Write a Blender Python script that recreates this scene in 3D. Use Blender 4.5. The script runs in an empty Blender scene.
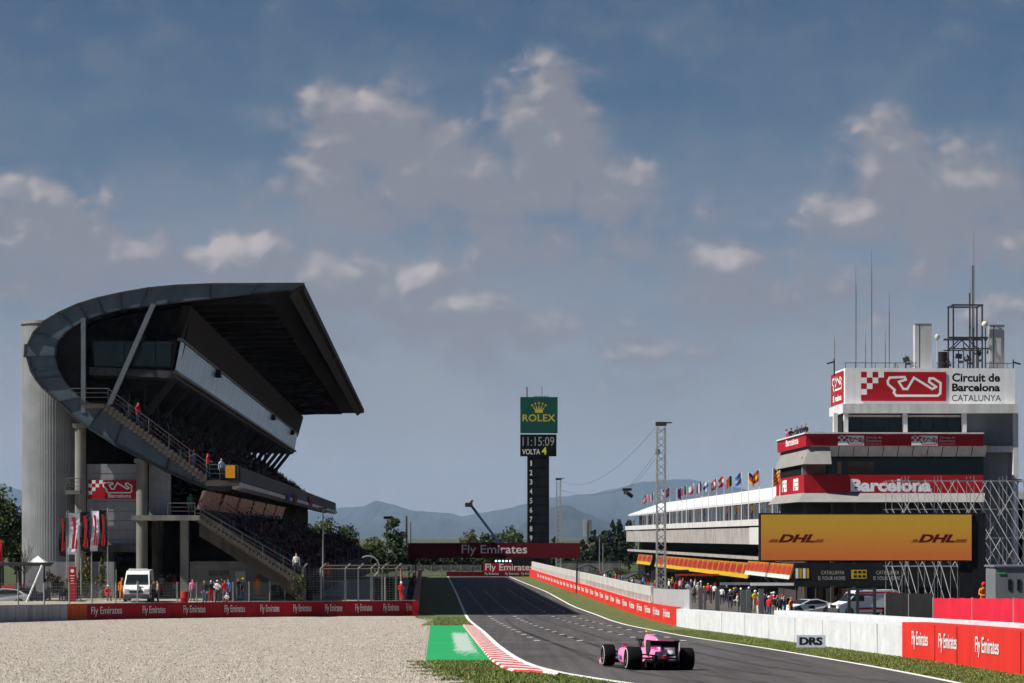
import bpy, bmesh, math, random
from mathutils import Vector, Matrix
R = random.Random(7)
SC = bpy.context.scene
COL = SC.collection
PI = math.pi
F = 2600.0          # focal length in pixels of the 1024 px wide frame
HZ, CX = 537.0, 512.0
CAMZ = 6.55
YS = 0.0335         # the straight's heading
YAW = math.atan(YS)
CO, SI = math.cos(YAW), math.sin(YAW)

def zg(y):
    s = 205.0 - y
    return 0.0203 * (s + math.sqrt(s * s + 400.0)) / 2
def P(px, py, d):
    return Vector(((px - CX) * d / F, d, CAMZ + (HZ - py) * d / F))
def depth_at(py, z0=0.0):
    lo, hi = 20.0, 900.0
    for _ in range(60):
        m = (lo + hi) / 2
        if HZ + (CAMZ - zg(m) - z0) * F / m > py: lo = m
        else: hi = m
    return lo
def G(px, py):
    d = depth_at(py)
    return Vector(((px - CX) * d / F, d, zg(d)))
def S(n, t, z=0.0):
    return Vector((n * CO - t * SI, n * SI + t * CO, z))
def toN(X, Y):
    return X * CO + Y * SI
def nfor(px, t):               # lateral coordinate seen at column px on the plane t
    return ((px - CX) / F * t * CO + t * SI) / (CO - (px - CX) / F * SI)
def zfor(py, t, n=0.0):
    d = n * SI + t * CO
    return CAMZ + (HZ - py) * d / F

# ---------------------------------------------------------------- materials
MATS = {}
def nd(nt, typ, loc=(0, 0), **kw):
    n = nt.nodes.new(typ)
    n.location = loc
    for k, v in kw.items(): setattr(n, k, v)
    return n
def mat(name, col, rough=0.6, var=0.12, scale=3.0, metal=0.0, bump=0.0, bscale=20.0, stain=0.0, spec=0.18, emit=None, emit_s=1.0, coat=0.0, bdist=0.05):
    if name in MATS: return MATS[name]
    m = bpy.data.materials.new(name)
    m.use_nodes = True
    nt = m.node_tree
    b = nt.nodes['Principled BSDF']
    b.inputs['Roughness'].default_value = rough
    b.inputs['Metallic'].default_value = metal
    b.inputs['Specular IOR Level'].default_value = spec
    if coat: b.inputs['Coat Weight'].default_value = coat
    c = (col[0], col[1], col[2], 1)
    m.diffuse_color = c
    if var > 0:
        tc = nd(nt, 'ShaderNodeTexCoord')
        nz = nd(nt, 'ShaderNodeTexNoise')
        nz.inputs['Scale'].default_value = scale
        nz.inputs['Detail'].default_value = 5
        nt.links.new(tc.outputs['Object'], nz.inputs['Vector'])
        rp = nd(nt, 'ShaderNodeMapRange')
        rp.inputs['From Min'].default_value = 0.3
        rp.inputs['From Max'].default_value = 0.7
        rp.inputs['To Min'].default_value = 1 - var
        rp.inputs['To Max'].default_value = 1 + var
        nt.links.new(nz.outputs['Fac'], rp.inputs['Value'])
        out = rp.outputs['Result']
        if stain > 0:                       # vertical weather streaks
            mp = nd(nt, 'ShaderNodeMapping')
            mp.inputs['Scale'].default_value = (1.6, 1.6, 0.12)
            nt.links.new(tc.outputs['Object'], mp.inputs['Vector'])
            n2 = nd(nt, 'ShaderNodeTexNoise')
            n2.inputs['Scale'].default_value = 1.5
            n2.inputs['Detail'].default_value = 6
            nt.links.new(mp.outputs['Vector'], n2.inputs['Vector'])
            r2 = nd(nt, 'ShaderNodeMapRange')
            r2.inputs['From Min'].default_value = 0.35
            r2.inputs['From Max'].default_value = 0.65
            r2.inputs['To Min'].default_value = 1 - stain
            r2.inputs['To Max'].default_value = 1.0 + stain * .3
            nt.links.new(n2.outputs['Fac'], r2.inputs['Value'])
            mu = nd(nt, 'ShaderNodeMath', operation='MULTIPLY')
            nt.links.new(out, mu.inputs[0]); nt.links.new(r2.outputs['Result'], mu.inputs[1])
            out = mu.outputs[0]
        vm = nd(nt, 'ShaderNodeVectorMath', operation='SCALE')
        vm.inputs[0].default_value = col
        nt.links.new(out, vm.inputs['Scale'])
        nt.links.new(vm.outputs[0], b.inputs['Base Color'])
    else:
        b.inputs['Base Color'].default_value = c
    if bump > 0:
        tc2 = nd(nt, 'ShaderNodeTexCoord')
        n3 = nd(nt, 'ShaderNodeTexNoise')
        n3.inputs['Scale'].default_value = bscale
        n3.inputs['Detail'].default_value = 4
        nt.links.new(tc2.outputs['Object'], n3.inputs['Vector'])
        bp = nd(nt, 'ShaderNodeBump')
        bp.inputs['Strength'].default_value = bump
        bp.inputs['Distance'].default_value = bdist
        nt.links.new(n3.outputs['Fac'], bp.inputs['Height'])
        nt.links.new(bp.outputs['Normal'], b.inputs['Normal'])
    if emit:
        b.inputs['Emission Color'].default_value = (*emit, 1)
        b.inputs['Emission Strength'].default_value = emit_s
    MATS[name] = m
    return m

# ---------------------------------------------------------------- mesh builder
class MB:
    def __init__(s):
        s.v = []; s.f = []; s.m = []; s.sm = []
    def add(s, vs, fs, mi=0, smooth=False):
        b = len(s.v)
        s.v += [tuple(p) for p in vs]
        for f in fs:
            s.f.append(tuple(b + i for i in f)); s.m.append(mi); s.sm.append(smooth)
        return s
    def box(s, x0, x1, y0, y1, z0, z1, mi=0, mtx=None):
        vs = [Vector((x, y, z)) for z in (z0, z1) for y in (y0, y1) for x in (x0, x1)]
        if mtx is not None: vs = [mtx @ p for p in vs]
        return s.add(vs, [(0, 2, 3, 1), (4, 5, 7, 6), (0, 1, 5, 4), (2, 6, 7, 3), (0, 4, 6, 2), (1, 3, 7, 5)], mi)
    def cbox(s, c, size, mi=0, rot=None):
        x, y, z = (q / 2 for q in size)
        m = Matrix.Translation(Vector(c))
        if rot is not None: m = m @ rot.to_4x4()
        return s.box(-x, x, -y, y, -z, z, mi, m)
    def quad(s, a, b, c, d, mi=0): return s.add([a, b, c, d], [(0, 1, 2, 3)], mi)
    def beam(s, p0, p1, w, h=None, mi=0, up=Vector((0, 0, 1))):
        p0, p1 = Vector(p0), Vector(p1); h = w if h is None else h
        d = (p1 - p0); L = d.length
        if L < 1e-6: return s
        d /= L
        if abs(d.dot(up)) > .98: up = Vector((0, 1, 0))
        sx = d.cross(up).normalized(); sz = sx.cross(d)
        vs = []
        for q in (p0, p1):
            for a, b in ((-1, -1), (1, -1), (1, 1), (-1, 1)):
                vs.append(q + sx * (a * w / 2) + sz * (b * h / 2))
        return s.add(vs, [(3, 2, 1, 0), (4, 5, 6, 7), (0, 1, 5, 4), (1, 2, 6, 5), (2, 3, 7, 6), (3, 0, 4, 7)], mi)
    def cyl(s, p0, p1, r0, r1=None, n=12, mi=0, caps=True, smooth=True):
        p0, p1 = Vector(p0), Vector(p1); r1 = r0 if r1 is None else r1
        d = (p1 - p0).normalized()
        a = Vector((0, 0, 1)) if abs(d.z) < .9 else Vector((1, 0, 0))
        u = d.cross(a).normalized(); w = d.cross(u)
        vs = []
        for q, r in ((p0, r0), (p1, r1)):
            for i in range(n):
                t = 2 * PI * i / n
                vs.append(q + u * (r * math.cos(t)) + w * (r * math.sin(t)))
        s.add(vs, [(i, i + n, (i + 1) % n + n, (i + 1) % n) for i in range(n)], mi, smooth)
        if caps:
            s.add(vs[:n], [tuple(range(n))], mi); s.add(vs[n:], [tuple(reversed(range(n)))], mi)
        return s
    def tube(s, pts, r, n=6, mi=0):
        for a, b in zip(pts, pts[1:]): s.cyl(a, b, r, r, n, mi)
        return s
    def lathe(s, prof, n=20, mi=0, mtx=None, smooth=True):     # prof: (radius, height) about z
        vs = []
        for r, z in prof:
            for i in range(n):
                t = 2 * PI * i / n
                vs.append(Vector((r * math.cos(t), r * math.sin(t), z)))
        if mtx is not None: vs = [mtx @ p for p in vs]
        k = len(prof)
        fs = [(j * n + i, j * n + (i + 1) % n, (j + 1) * n + (i + 1) % n, (j + 1) * n + i) for j in range(k - 1) for i in range(n)]
        return s.add(vs, fs, mi, smooth)
    def ball(s, c, r, nu=10, nv=7, mi=0, sc=(1, 1, 1)):
        c = Vector(c)
        vs = []
        for j in range(nv + 1):
            a = PI * j / nv
            for i in range(nu):
                t = 2 * PI * i / nu
                vs.append(c + Vector((r * sc[0] * math.sin(a) * math.cos(t), r * sc[1] * math.sin(a) * math.sin(t), r * sc[2] * math.cos(a))))
        fs = [(j * nu + i, (j + 1) * nu + i, (j + 1) * nu + (i + 1) % nu, j * nu + (i + 1) % nu) for j in range(nv) for i in range(nu)]
        return s.add(vs, fs, mi, True)
    def prism(s, poly, a, b, axis='y', mi=0, smooth=False):    # polygon extruded from a to b; poly coords are the other two axes
        def pt(p, q):
            if axis == 'y': return (p[0], q, p[1])
            if axis == 'x': return (q, p[0], p[1])
            return (p[0], p[1], q)
        n = len(poly)
        vs = [pt(p, a) for p in poly] + [pt(p, b) for p in poly]
        s.add(vs, [(i, (i + 1) % n, (i + 1) % n + n, i + n) for i in range(n)], mi, smooth)
        s.add(vs[:n], [tuple(reversed(range(n)))], mi); s.add(vs[n:], [tuple(range(n))], mi)
        return s
    def loft(s, rings, mi=0, smooth=True, cap=True):
        n = len(rings[0])
        vs = [p for r in rings for p in r]
        s.add(vs, [(j * n + i, j * n + (i + 1) % n, (j + 1) * n + (i + 1) % n, (j + 1) * n + i) for j in range(len(rings) - 1) for i in range(n)], mi, smooth)
        if cap:
            s.add(rings[0], [tuple(reversed(range(n)))], mi); s.add(rings[-1], [tuple(range(n))], mi)
        return s
    def mesh(s, name, mats):
        me = bpy.data.meshes.new(name)
        me.from_pydata(s.v, [], s.f)
        for m in mats: me.materials.append(m)
        me.polygons.foreach_set('material_index', s.m)
        me.polygons.foreach_set('use_smooth', s.sm)
        me.update()
        return me
    def fix(s, me):
        bm = bmesh.new(); bm.from_mesh(me)
        bmesh.ops.recalc_face_normals(bm, faces=bm.faces)
        bm.to_mesh(me); bm.free()
    def build(s, name, mats, parent=None, bevel=0.0, fix=True):
        if not isinstance(mats, (list, tuple)): mats = [mats]
        me = s.mesh(name, mats)
        if fix: s.fix(me)
        o = bpy.data.objects.new(name, me)
        COL.objects.link(o)
        if parent is not None: o.parent = parent
        if bevel > 0:
            bv = o.modifiers.new('bevel', 'BEVEL'); bv.width = bevel; bv.segments = 2; bv.limit_method = 'ANGLE'
        return o

def tag(o, label=None, cat=None, group=None, kind=None):
    if label: o['label'] = label
    if cat: o['category'] = cat
    if group: o['group'] = group
    if kind: o['kind'] = kind
    return o
def thing(name, label, cat, loc=(0, 0, 0), rz=0.0, group=None):
    o = bpy.data.objects.new(name, None)
    o.empty_display_size = .3
    COL.objects.link(o)
    o.location = loc; o.rotation_euler = (0, 0, rz)
    return tag(o, label, cat, group)
def struct(o):
    o['kind'] = 'structure'
    return o
def kids(o): return [c for c in bpy.data.objects if c.parent == o]
def dup(o, loc=None, rz=None, label=None, parent=None, _map=None):
    if _map is None:
        _map = {}
        for c in bpy.data.objects:
            if c.parent: _map.setdefault(c.parent.name, []).append(c)
    c = o.copy(); COL.objects.link(c)
    if parent is not None: c.parent = parent
    if loc is not None: c.location = loc
    if rz is not None: c.rotation_euler = (0, 0, rz)
    if label: c['label'] = label
    for ch in _map.get(o.name, []): dup(ch, parent=c, _map=_map)
    return c

# ---------------------------------------------------------------- lettering
_TX = {}
def glyphs(txt, offset=0.0, shear=0.0, extrude=0.01, spacing=1.0):
    key = (txt, offset, shear, extrude, spacing)
    if key in _TX: return _TX[key]
    cu = bpy.data.curves.new('lettering_curve', 'FONT')
    cu.body = txt; cu.size = 1.0; cu.offset = offset; cu.shear = shear; cu.extrude = extrude
    cu.space_character = spacing
    cu.resolution_u = 3
    o = bpy.data.objects.new('lettering_curve', cu)
    COL.objects.link(o)
    dg = bpy.context.evaluated_depsgraph_get()
    me = bpy.data.meshes.new_from_object(o.evaluated_get(dg))
    vs = [v.co.copy() for v in me.vertices]
    fs = [tuple(p.vertices) for p in me.polygons]
    bpy.data.objects.remove(o); bpy.data.curves.remove(cu); bpy.data.meshes.remove(me)
    x0 = min(v.x for v in vs); x1 = max(v.x for v in vs); y0 = min(v.y for v in vs); y1 = max(v.y for v in vs)
    vs = [Vector(((v.x - x0) / (x1 - x0), (v.y - y0) / (y1 - y0), v.z)) for v in vs]
    _TX[key] = (vs, fs)
    return vs, fs
def put_text(mb, txt, o, ux, w, h, uz=Vector((0, 0, 1)), mi=0, offset=0.0, shear=0.0, spacing=1.0, depth=0.004):
    """letters w wide, h high, lower left corner at o, reading along ux; they stand out along ux x uz"""
    vs, fs = glyphs(txt, offset, shear, 0.01, spacing)
    ux = Vector(ux).normalized(); uz = Vector(uz).normalized()
    nn = ux.cross(uz)
    o = Vector(o)
    mb.add([o + ux * (v.x * w) + uz * (v.y * h) + nn * (depth * (1 if v.z > 0 else .1)) for v in vs], fs, mi)
    return mb
LOGO = [(478,128),(486,114),(545,112),(550,122),(522,130),(540,158),(556,158),(582,114),(655,158),(670,150),(642,130),(644,117),(660,117),(688,135),(686,175),(676,184),(512,184),(502,172),(506,162),(480,140)]
def put_circuit(mb, o, ux, w, h, thick, mi=0, depth=0.006):
    """the circuit outline as a flat closed ribbon"""
    ux = Vector(ux).normalized(); uz = Vector((0, 0, 1)); nn = ux.cross(uz); o = Vector(o)
    pts = [((x - 478) / 210 * w, (184 - y) / 72 * h) for x, y in LOGO]
    k = len(pts)
    for i in range(k):
        a = Vector(pts[i]); b = Vector(pts[(i + 1) % k])
        d = (b - a)
        if d.length < 1e-6: continue
        d.normalize(); p = Vector((-d.y, d.x)) * thick / 2
        a2 = a - d * thick * .4; b2 = b + d * thick * .4
        e = depth + .0006 * (i % 2)
        mb.add([o + ux * q.x + uz * q.y + nn * e for q in (a2 - p, b2 - p, b2 + p, a2 + p)], [(0, 1, 2, 3)], mi)
    return mb
def put_checks(mb, o, ux, s, cells, mi=0, depth=0.006):
    ux = Vector(ux).normalized(); uz = Vector((0, 0, 1)); nn = ux.cross(uz); o = Vector(o)
    for cx, cz in cells:
        q = o + ux * (cx * s) + uz * (cz * s) + nn * depth
        mb.quad(q, q + ux * s, q + ux * s + uz * s, q + uz * s, mi)
    return mb
# ================================================================ camera, sun, sky
cam = bpy.data.cameras.new('camera')
camo = bpy.data.objects.new('camera', cam)
COL.objects.link(camo)
camo.location = (0, 0, CAMZ)
camo.rotation_euler = (PI / 2, 0, 0)
cam.sensor_width = 36.0
cam.lens = F / 1024 * 36.0
cam.shift_y = (HZ - 341.5) / 1024
cam.clip_start = 0.5
cam.clip_end = 80000
SC.camera = camo
SC.view_settings.view_transform = 'Standard'
SC.view_settings.look = 'None'
SC.view_settings.gamma = 1.0
SC.view_settings.use_curve_mapping = False
SC.view_settings.exposure = EXPOSURE = 0.5
SC.cycles.use_denoising = True
SC.cycles.max_bounces = 6
SC.cycles.diffuse_bounces = 3
SC.cycles.glossy_bounces = 3
SC.cycles.volume_bounces = 0
SC.cycles.transparent_max_bounces = 8
SC.cycles.sample_clamp_indirect = 4.0
SC.cycles.use_adaptive_sampling = True
SC.cycles.adaptive_threshold = 0.03
SC.cycles.adaptive_min_samples = 16

TOSUN = Vector((-0.84, -0.24, 1.0)).normalized()
sl = bpy.data.lights.new('sun', 'SUN')
sl.energy = 5.0
sl.angle = math.radians(0.53)
sl.color = (1.0, 0.95, 0.87)
so = bpy.data.objects.new('sun', sl)
COL.objects.link(so)
so.rotation_euler = TOSUN.to_track_quat('Z', 'Y').to_euler()
so.location = (-60, -20, 90)

w = bpy.data.worlds.new('World')
SC.world = w
w.use_nodes = True
w.cycles.sampling_method = 'MANUAL'
w.cycles.sample_map_resolution = 512
nt = w.node_tree
bg = nt.nodes['Background']
SKY_S = 0.05
bg.inputs['Strength'].default_value = SKY_S
sky = nd(nt, 'ShaderNodeTexSky')
sky.sky_type = 'NISHITA'
sky.sun_disc = False
sky.sun_elevation = math.asin(TOSUN.z)
sky.sun_rotation = math.atan2(TOSUN.x, TOSUN.y)
sky.air_density = 1.0
sky.altitude = 1500
sky.dust_density = 0.2
sky.ozone_density = 3.0
tc = nd(nt, 'ShaderNodeTexCoord')
sp = nd(nt, 'ShaderNodeSeparateXYZ')
nt.links.new(tc.outputs['Generated'], sp.inputs[0])
ym = nd(nt, 'ShaderNodeMath', operation='MAXIMUM'); ym.inputs[1].default_value = 0.05
nt.links.new(sp.outputs['Y'], ym.inputs[0])
du = nd(nt, 'ShaderNodeMath', operation='DIVIDE'); nt.links.new(sp.outputs['X'], du.inputs[0]); nt.links.new(ym.outputs[0], du.inputs[1])
dv = nd(nt, 'ShaderNodeMath', operation='DIVIDE'); nt.links.new(sp.outputs['Z'], dv.inputs[0]); nt.links.new(ym.outputs[0], dv.inputs[1])
uv = nd(nt, 'ShaderNodeCombineXYZ')
nt.links.new(du.outputs[0], uv.inputs[0]); nt.links.new(dv.outputs[0], uv.inputs[1])
# cumulus heaps: bearing, elevation, half sizes (hundredths of the slope), weight
CLOUDS = [(372,130,72,40,1.0),(318,180,50,36,.86),(440,172,90,48,.80),(545,125,48,56,.86),(560,190,95,52,.80),(625,185,42,32,.74),
          (38,232,70,44,1.0),(95,262,80,40,.80),(250,262,62,26,.98),(320,284,110,38,.95),(395,290,70,34,.98),(455,308,80,30,.92),(530,326,70,26,.80),
          (885,172,44,50,.92),(868,214,54,34,.86),(955,200,72,50,.95),(1020,232,50,36,.8),(722,266,34,22,.98),(760,290,100,26,.70),
          (648,352,64,20,.80),(410,205,150,55,.56),(590,235,120,55,.50),(60,290,140,46,.55),(350,335,260,46,.50),(940,262,130,52,.55),(745,315,140,36,.50),(640,378,150,24,.42),(1000,312,60,26,.80),(905,318,70,20,.55),(1180,200,110,80,.9),(-140,240,110,60,.9)]
def M2(op, a, b=None, v=None, v2=None):
    m = nd(nt, 'ShaderNodeMath', operation=op)
    nt.links.new(a, m.inputs[0])
    if b is not None: nt.links.new(b, m.inputs[1])
    elif v is not None: m.inputs[1].default_value = v
    if v2 is not None: m.inputs[2].default_value = v2
    return m.outputs[0]
def SM(a, f0, f1, t0=0.0, t1=1.0, kind='SMOOTHSTEP'):
    m = nd(nt, 'ShaderNodeMapRange', interpolation_type=kind); nt.links.new(a, m.inputs['Value'])
    m.inputs['From Min'].default_value = f0; m.inputs['From Max'].default_value = f1; m.inputs['To Min'].default_value = t0; m.inputs['To Max'].default_value = t1
    return m.outputs['Result']
def heaps(vec):
    acc = None
    for cx, cy, rx, ry, wgt in CLOUDS:
        a = nd(nt, 'ShaderNodeVectorMath', operation='SUBTRACT'); nt.links.new(vec, a.inputs[0])
        a.inputs[1].default_value = ((cx - CX) / F, (HZ - cy) / F, 0)
        b = nd(nt, 'ShaderNodeVectorMath', operation='MULTIPLY'); nt.links.new(a.outputs[0], b.inputs[0])
        b.inputs[1].default_value = (F / rx / 2.15, F / ry / 2.1, 0)
        c = nd(nt, 'ShaderNodeVectorMath', operation='LENGTH'); nt.links.new(b.outputs[0], c.inputs[0])
        r = SM(c.outputs['Value'], 1.0, 0.0, 0.0, wgt)
        if acc is None: acc = r
        else:
            m = nd(nt, 'ShaderNodeMath', operation='SMOOTH_MAX'); m.inputs[2].default_value = 0.22
            nt.links.new(acc, m.inputs[0]); nt.links.new(r, m.inputs[1]); acc = m.outputs[0]
    return acc
def lumps(vec, detail, vor):
    s = nd(nt, 'ShaderNodeVectorMath', operation='MULTIPLY'); s.inputs[1].default_value = (1, 1.3, 1); nt.links.new(vec, s.inputs[0])
    n = nd(nt, 'ShaderNodeTexNoise', noise_dimensions='2D'); n.inputs['Scale'].default_value = 30; n.inputs['Detail'].default_value = detail; n.inputs['Roughness'].default_value = .56; n.inputs['Distortion'].default_value = .2
    nt.links.new(s.outputs[0], n.inputs['Vector'])
    f = M2('MULTIPLY_ADD', n.outputs['Fac'], v=1.25, v2=-.625)
    v = nd(nt, 'ShaderNodeTexVoronoi', feature='F1', voronoi_dimensions='2D'); v.inputs['Scale'].default_value = 52; v.inputs['Detail'].default_value = vor; v.inputs['Roughness'].default_value = .5
    wn = nd(nt, 'ShaderNodeVectorMath', operation='SCALE'); wn.inputs['Scale'].default_value = .022; nt.links.new(n.outputs['Color'], wn.inputs[0])
    wa = nd(nt, 'ShaderNodeVectorMath', operation='ADD'); nt.links.new(s.outputs[0], wa.inputs[0]); nt.links.new(wn.outputs[0], wa.inputs[1])
    nt.links.new(wa.outputs[0], v.inputs['Vector'])
    return M2('ADD', f, M2('MULTIPLY_ADD', v.outputs['Distance'], v=-.42, v2=.18))
of = nd(nt, 'ShaderNodeVectorMath', operation='ADD'); of.inputs[1].default_value = (-0.0040, 0.0070, 0); nt.links.new(uv.outputs[0], of.inputs[0])
h0 = heaps(uv.outputs[0]); h1 = heaps(of.outputs[0])
d0 = M2('ADD', h0, M2('MULTIPLY', lumps(uv.outputs[0], 9, 3), SM(h0, .02, .45)))
l0 = lumps(uv.outputs[0], 3, 1); l1 = lumps(of.outputs[0], 3, 1)
lit = SM(M2('ADD', M2('SUBTRACT', h0, h1), M2('MULTIPLY', M2('SUBTRACT', l0, l1), v=.75)), .08, .66)
soft = SM(d0, .03, .56, 0, .90)
hard = SM(d0, .14, .50, 0, .93)
body = nd(nt, 'ShaderNodeMix', data_type='FLOAT'); nt.links.new(lit, body.inputs[0]); nt.links.new(soft, body.inputs[2]); nt.links.new(hard, body.inputs[3])
front = nd(nt, 'ShaderNodeMath', operation='GREATER_THAN'); front.inputs[1].default_value = .1; nt.links.new(sp.outputs['Y'], front.inputs[0])
mf = M2('MULTIPLY', body.outputs[0], front.outputs[0])
cm = nd(nt, 'ShaderNodeMix', data_type='RGBA'); nt.links.new(lit, cm.inputs['Factor'])
CB, CT, CH = (.168, .170, .196), (.375, .33, .325), (.254, .250, .272)
cm.inputs[6].default_value = (*[c / SKY_S for c in CB], 1)
cm.inputs[7].default_value = (*[c / SKY_S for c in CT], 1)
tint = nd(nt, 'ShaderNodeMix', data_type='RGBA', blend_type='MULTIPLY'); tint.inputs['Factor'].default_value = 1.0
nt.links.new(sky.outputs[0], tint.inputs[6]); tint.inputs[7].default_value = (.375, .50, .575, 1)
# thin high veil that thickens towards the horizon
vn = nd(nt, 'ShaderNodeTexNoise', noise_dimensions='2D'); vn.inputs['Scale'].default_value = 9; vn.inputs['Detail'].default_value = 5
vs_ = nd(nt, 'ShaderNodeVectorMath', operation='MULTIPLY'); vs_.inputs[1].default_value = (1, 3.2, 1); nt.links.new(uv.outputs[0], vs_.inputs[0]); nt.links.new(vs_.outputs[0], vn.inputs['Vector'])
ve = M2('ADD', dv.outputs[0], M2('MULTIPLY_ADD', vn.outputs['Fac'], v=-.10, v2=.05))
veil = SM(ve, .21, -.01, 0, .90)
hm = nd(nt, 'ShaderNodeMix', data_type='RGBA'); nt.links.new(veil, hm.inputs['Factor']); nt.links.new(tint.outputs[2], hm.inputs[6]); hm.inputs[7].default_value = (*[c / SKY_S for c in CH], 1)
mx = nd(nt, 'ShaderNodeMix', data_type='RGBA'); nt.links.new(mf, mx.inputs['Factor'])
nt.links.new(hm.outputs[2], mx.inputs[6]); nt.links.new(cm.outputs[2], mx.inputs[7])
nt.links.new(mx.outputs[2], bg.inputs['Color'])

# ================================================================ ground
def curve_px(pts):
    g = sorted(((G(x, y).y, G(x, y).x) for x, y in pts))
    def f(Y):
        if Y <= g[0][0]:
            (a, b), (c, d) = g[0], g[1]
            return b + (d - b) * (Y - a) / (c - a)
        for (a, b), (c, d) in zip(g, g[1:]):
            if Y <= c: return b + (d - b) * (Y - a) / (c - a)
        return g[-1][1] - YS * (Y - g[-1][0])
    return f
LEFT = curve_px([(448.7,579),(456,594),(462.7,610.5),(467,619),(481,631),(496,646),(511,657),(530,667.5),(560.5,675),(599,680.3)])
RIGHT = curve_px([(517.5,580),(547.6,592),(573,606),(600,615.6),(630,625.6),(690,637),(760,647.2),(840,660.5),(914.7,673.7),(956,682.3)])
WALL = curve_px([(536,579),(560,588),(583.4,595.5),(605,603.5),(635,614.5),(655,620.5),(678,626.8),(700,630),(800,643.3),(902,657.2),(960,665),(1024,676)])
def smooth(f, y0, y1, step=3.0, win=7.0):
    ys = []; y = y0
    while y <= y1: ys.append(y); y += step
    tab = [(y, sum(f(y + k * win / 4) for k in (-4, -3, -2, -1, 0, 1, 2, 3, 4)) / 9) for y in ys]
    def g(Y):
        if Y <= y0: return tab[0][1] + (tab[1][1] - tab[0][1]) * (Y - y0) / step
        if Y >= tab[-1][0]: return f(Y)
        i = int((Y - y0) / step); i = min(i, len(tab) - 2)
        a, b = tab[i], tab[i + 1]
        return a[1] + (b[1] - a[1]) * (Y - a[0]) / step
    return g
LEFT, RIGHT, WALL = smooth(LEFT, 62, 420), smooth(RIGHT, 62, 420), smooth(WALL, 62, 420)
ROWS = [2 * i for i in range(10, 121)] + [240 + 10 * i for i in range(1, 27)]
def ribbon(name, xl, xr, y0, y1, dz, m, thick=0.0, mb=None, rows=None):
    mb0 = mb or MB()
    ys = sorted(set([y0, y1] + [y for y in (rows or ROWS) if y0 < y < y1]))
    vs = []
    for y in ys:
        z = zg(y) + dz
        vs += [(xl(y), y, z), (xr(y), y, z)]
    mb0.add(vs, [(2 * i, 2 * i + 1, 2 * i + 3, 2 * i + 2) for i in range(len(ys) - 1)])
    if mb: return None
    return struct(mb0.build(name, m))
def noise_ground(name, cols, scales, rough=.9, bump=.4, bscale=30, stretch=None, dist=0.05):
    """ground material: colours mixed by two noises in world metres"""
    m = bpy.data.materials.new(name); m.use_nodes = True; nt = m.node_tree
    b = nt.nodes['Principled BSDF']; b.inputs['Roughness'].default_value = rough; b.inputs['Specular IOR Level'].default_value = .3
    g = nd(nt, 'ShaderNodeNewGeometry')
    vec = g.outputs['Position']
    if stretch:
        mp = nd(nt, 'ShaderNodeMapping'); mp.inputs['Scale'].default_value = stretch; mp.inputs['Rotation'].default_value = (0, 0, -YAW)
        nt.links.new(vec, mp.inputs['Vector']); vec2 = mp.outputs['Vector']
    else: vec2 = vec
    ns = []
    for i, s in enumerate(scales):
        n = nd(nt, 'ShaderNodeTexNoise'); n.inputs['Scale'].default_value = s; n.inputs['Detail'].default_value = 6; n.inputs['Roughness'].default_value = .62
        nt.links.new(vec2 if i == 0 else vec, n.inputs['Vector'])
        r = nd(nt, 'ShaderNodeMapRange'); r.inputs['From Min'].default_value = .34; r.inputs['From Max'].default_value = .66
        nt.links.new(n.outputs['Fac'], r.inputs['Value']); ns.append(r.outputs['Result'])
    m1 = nd(nt, 'ShaderNodeMix', data_type='RGBA'); nt.links.new(ns[0], m1.inputs['Factor'])
    m1.inputs[6].default_value = (*cols[0], 1); m1.inputs[7].default_value = (*cols[1], 1)
    m2 = nd(nt, 'ShaderNodeMix', data_type='RGBA'); nt.links.new(ns[1], m2.inputs['Factor'])
    m2.inputs[7].default_value = (*cols[2], 1)
    nt.links.new(m1.outputs[2], m2.inputs[6])
    nt.links.new(m2.outputs[2], b.inputs['Base Color'])
    n3 = nd(nt, 'ShaderNodeTexNoise'); n3.inputs['Scale'].default_value = bscale; n3.inputs['Detail'].default_value = 3
    nt.links.new(vec, n3.inputs['Vector'])
    bp = nd(nt, 'ShaderNodeBump'); bp.inputs['Strength'].default_value = bump; bp.inputs['Distance'].default_value = dist
    nt.links.new(n3.outputs['Fac'], bp.inputs['Height']); nt.links.new(bp.outputs['Normal'], b.inputs['Normal'])
    return m
M_GROUND = noise_ground('earth', [(.05,.062,.022),(.075,.075,.032),(.035,.05,.016)], (.02,.15))
M_ASPH = noise_ground('asphalt', [(.078,.071,.072),(.050,.046,.048),(.090,.082,.082)], (.5,.16), rough=.82, bump=.15, bscale=60, stretch=(1.1,.03,1))
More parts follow.
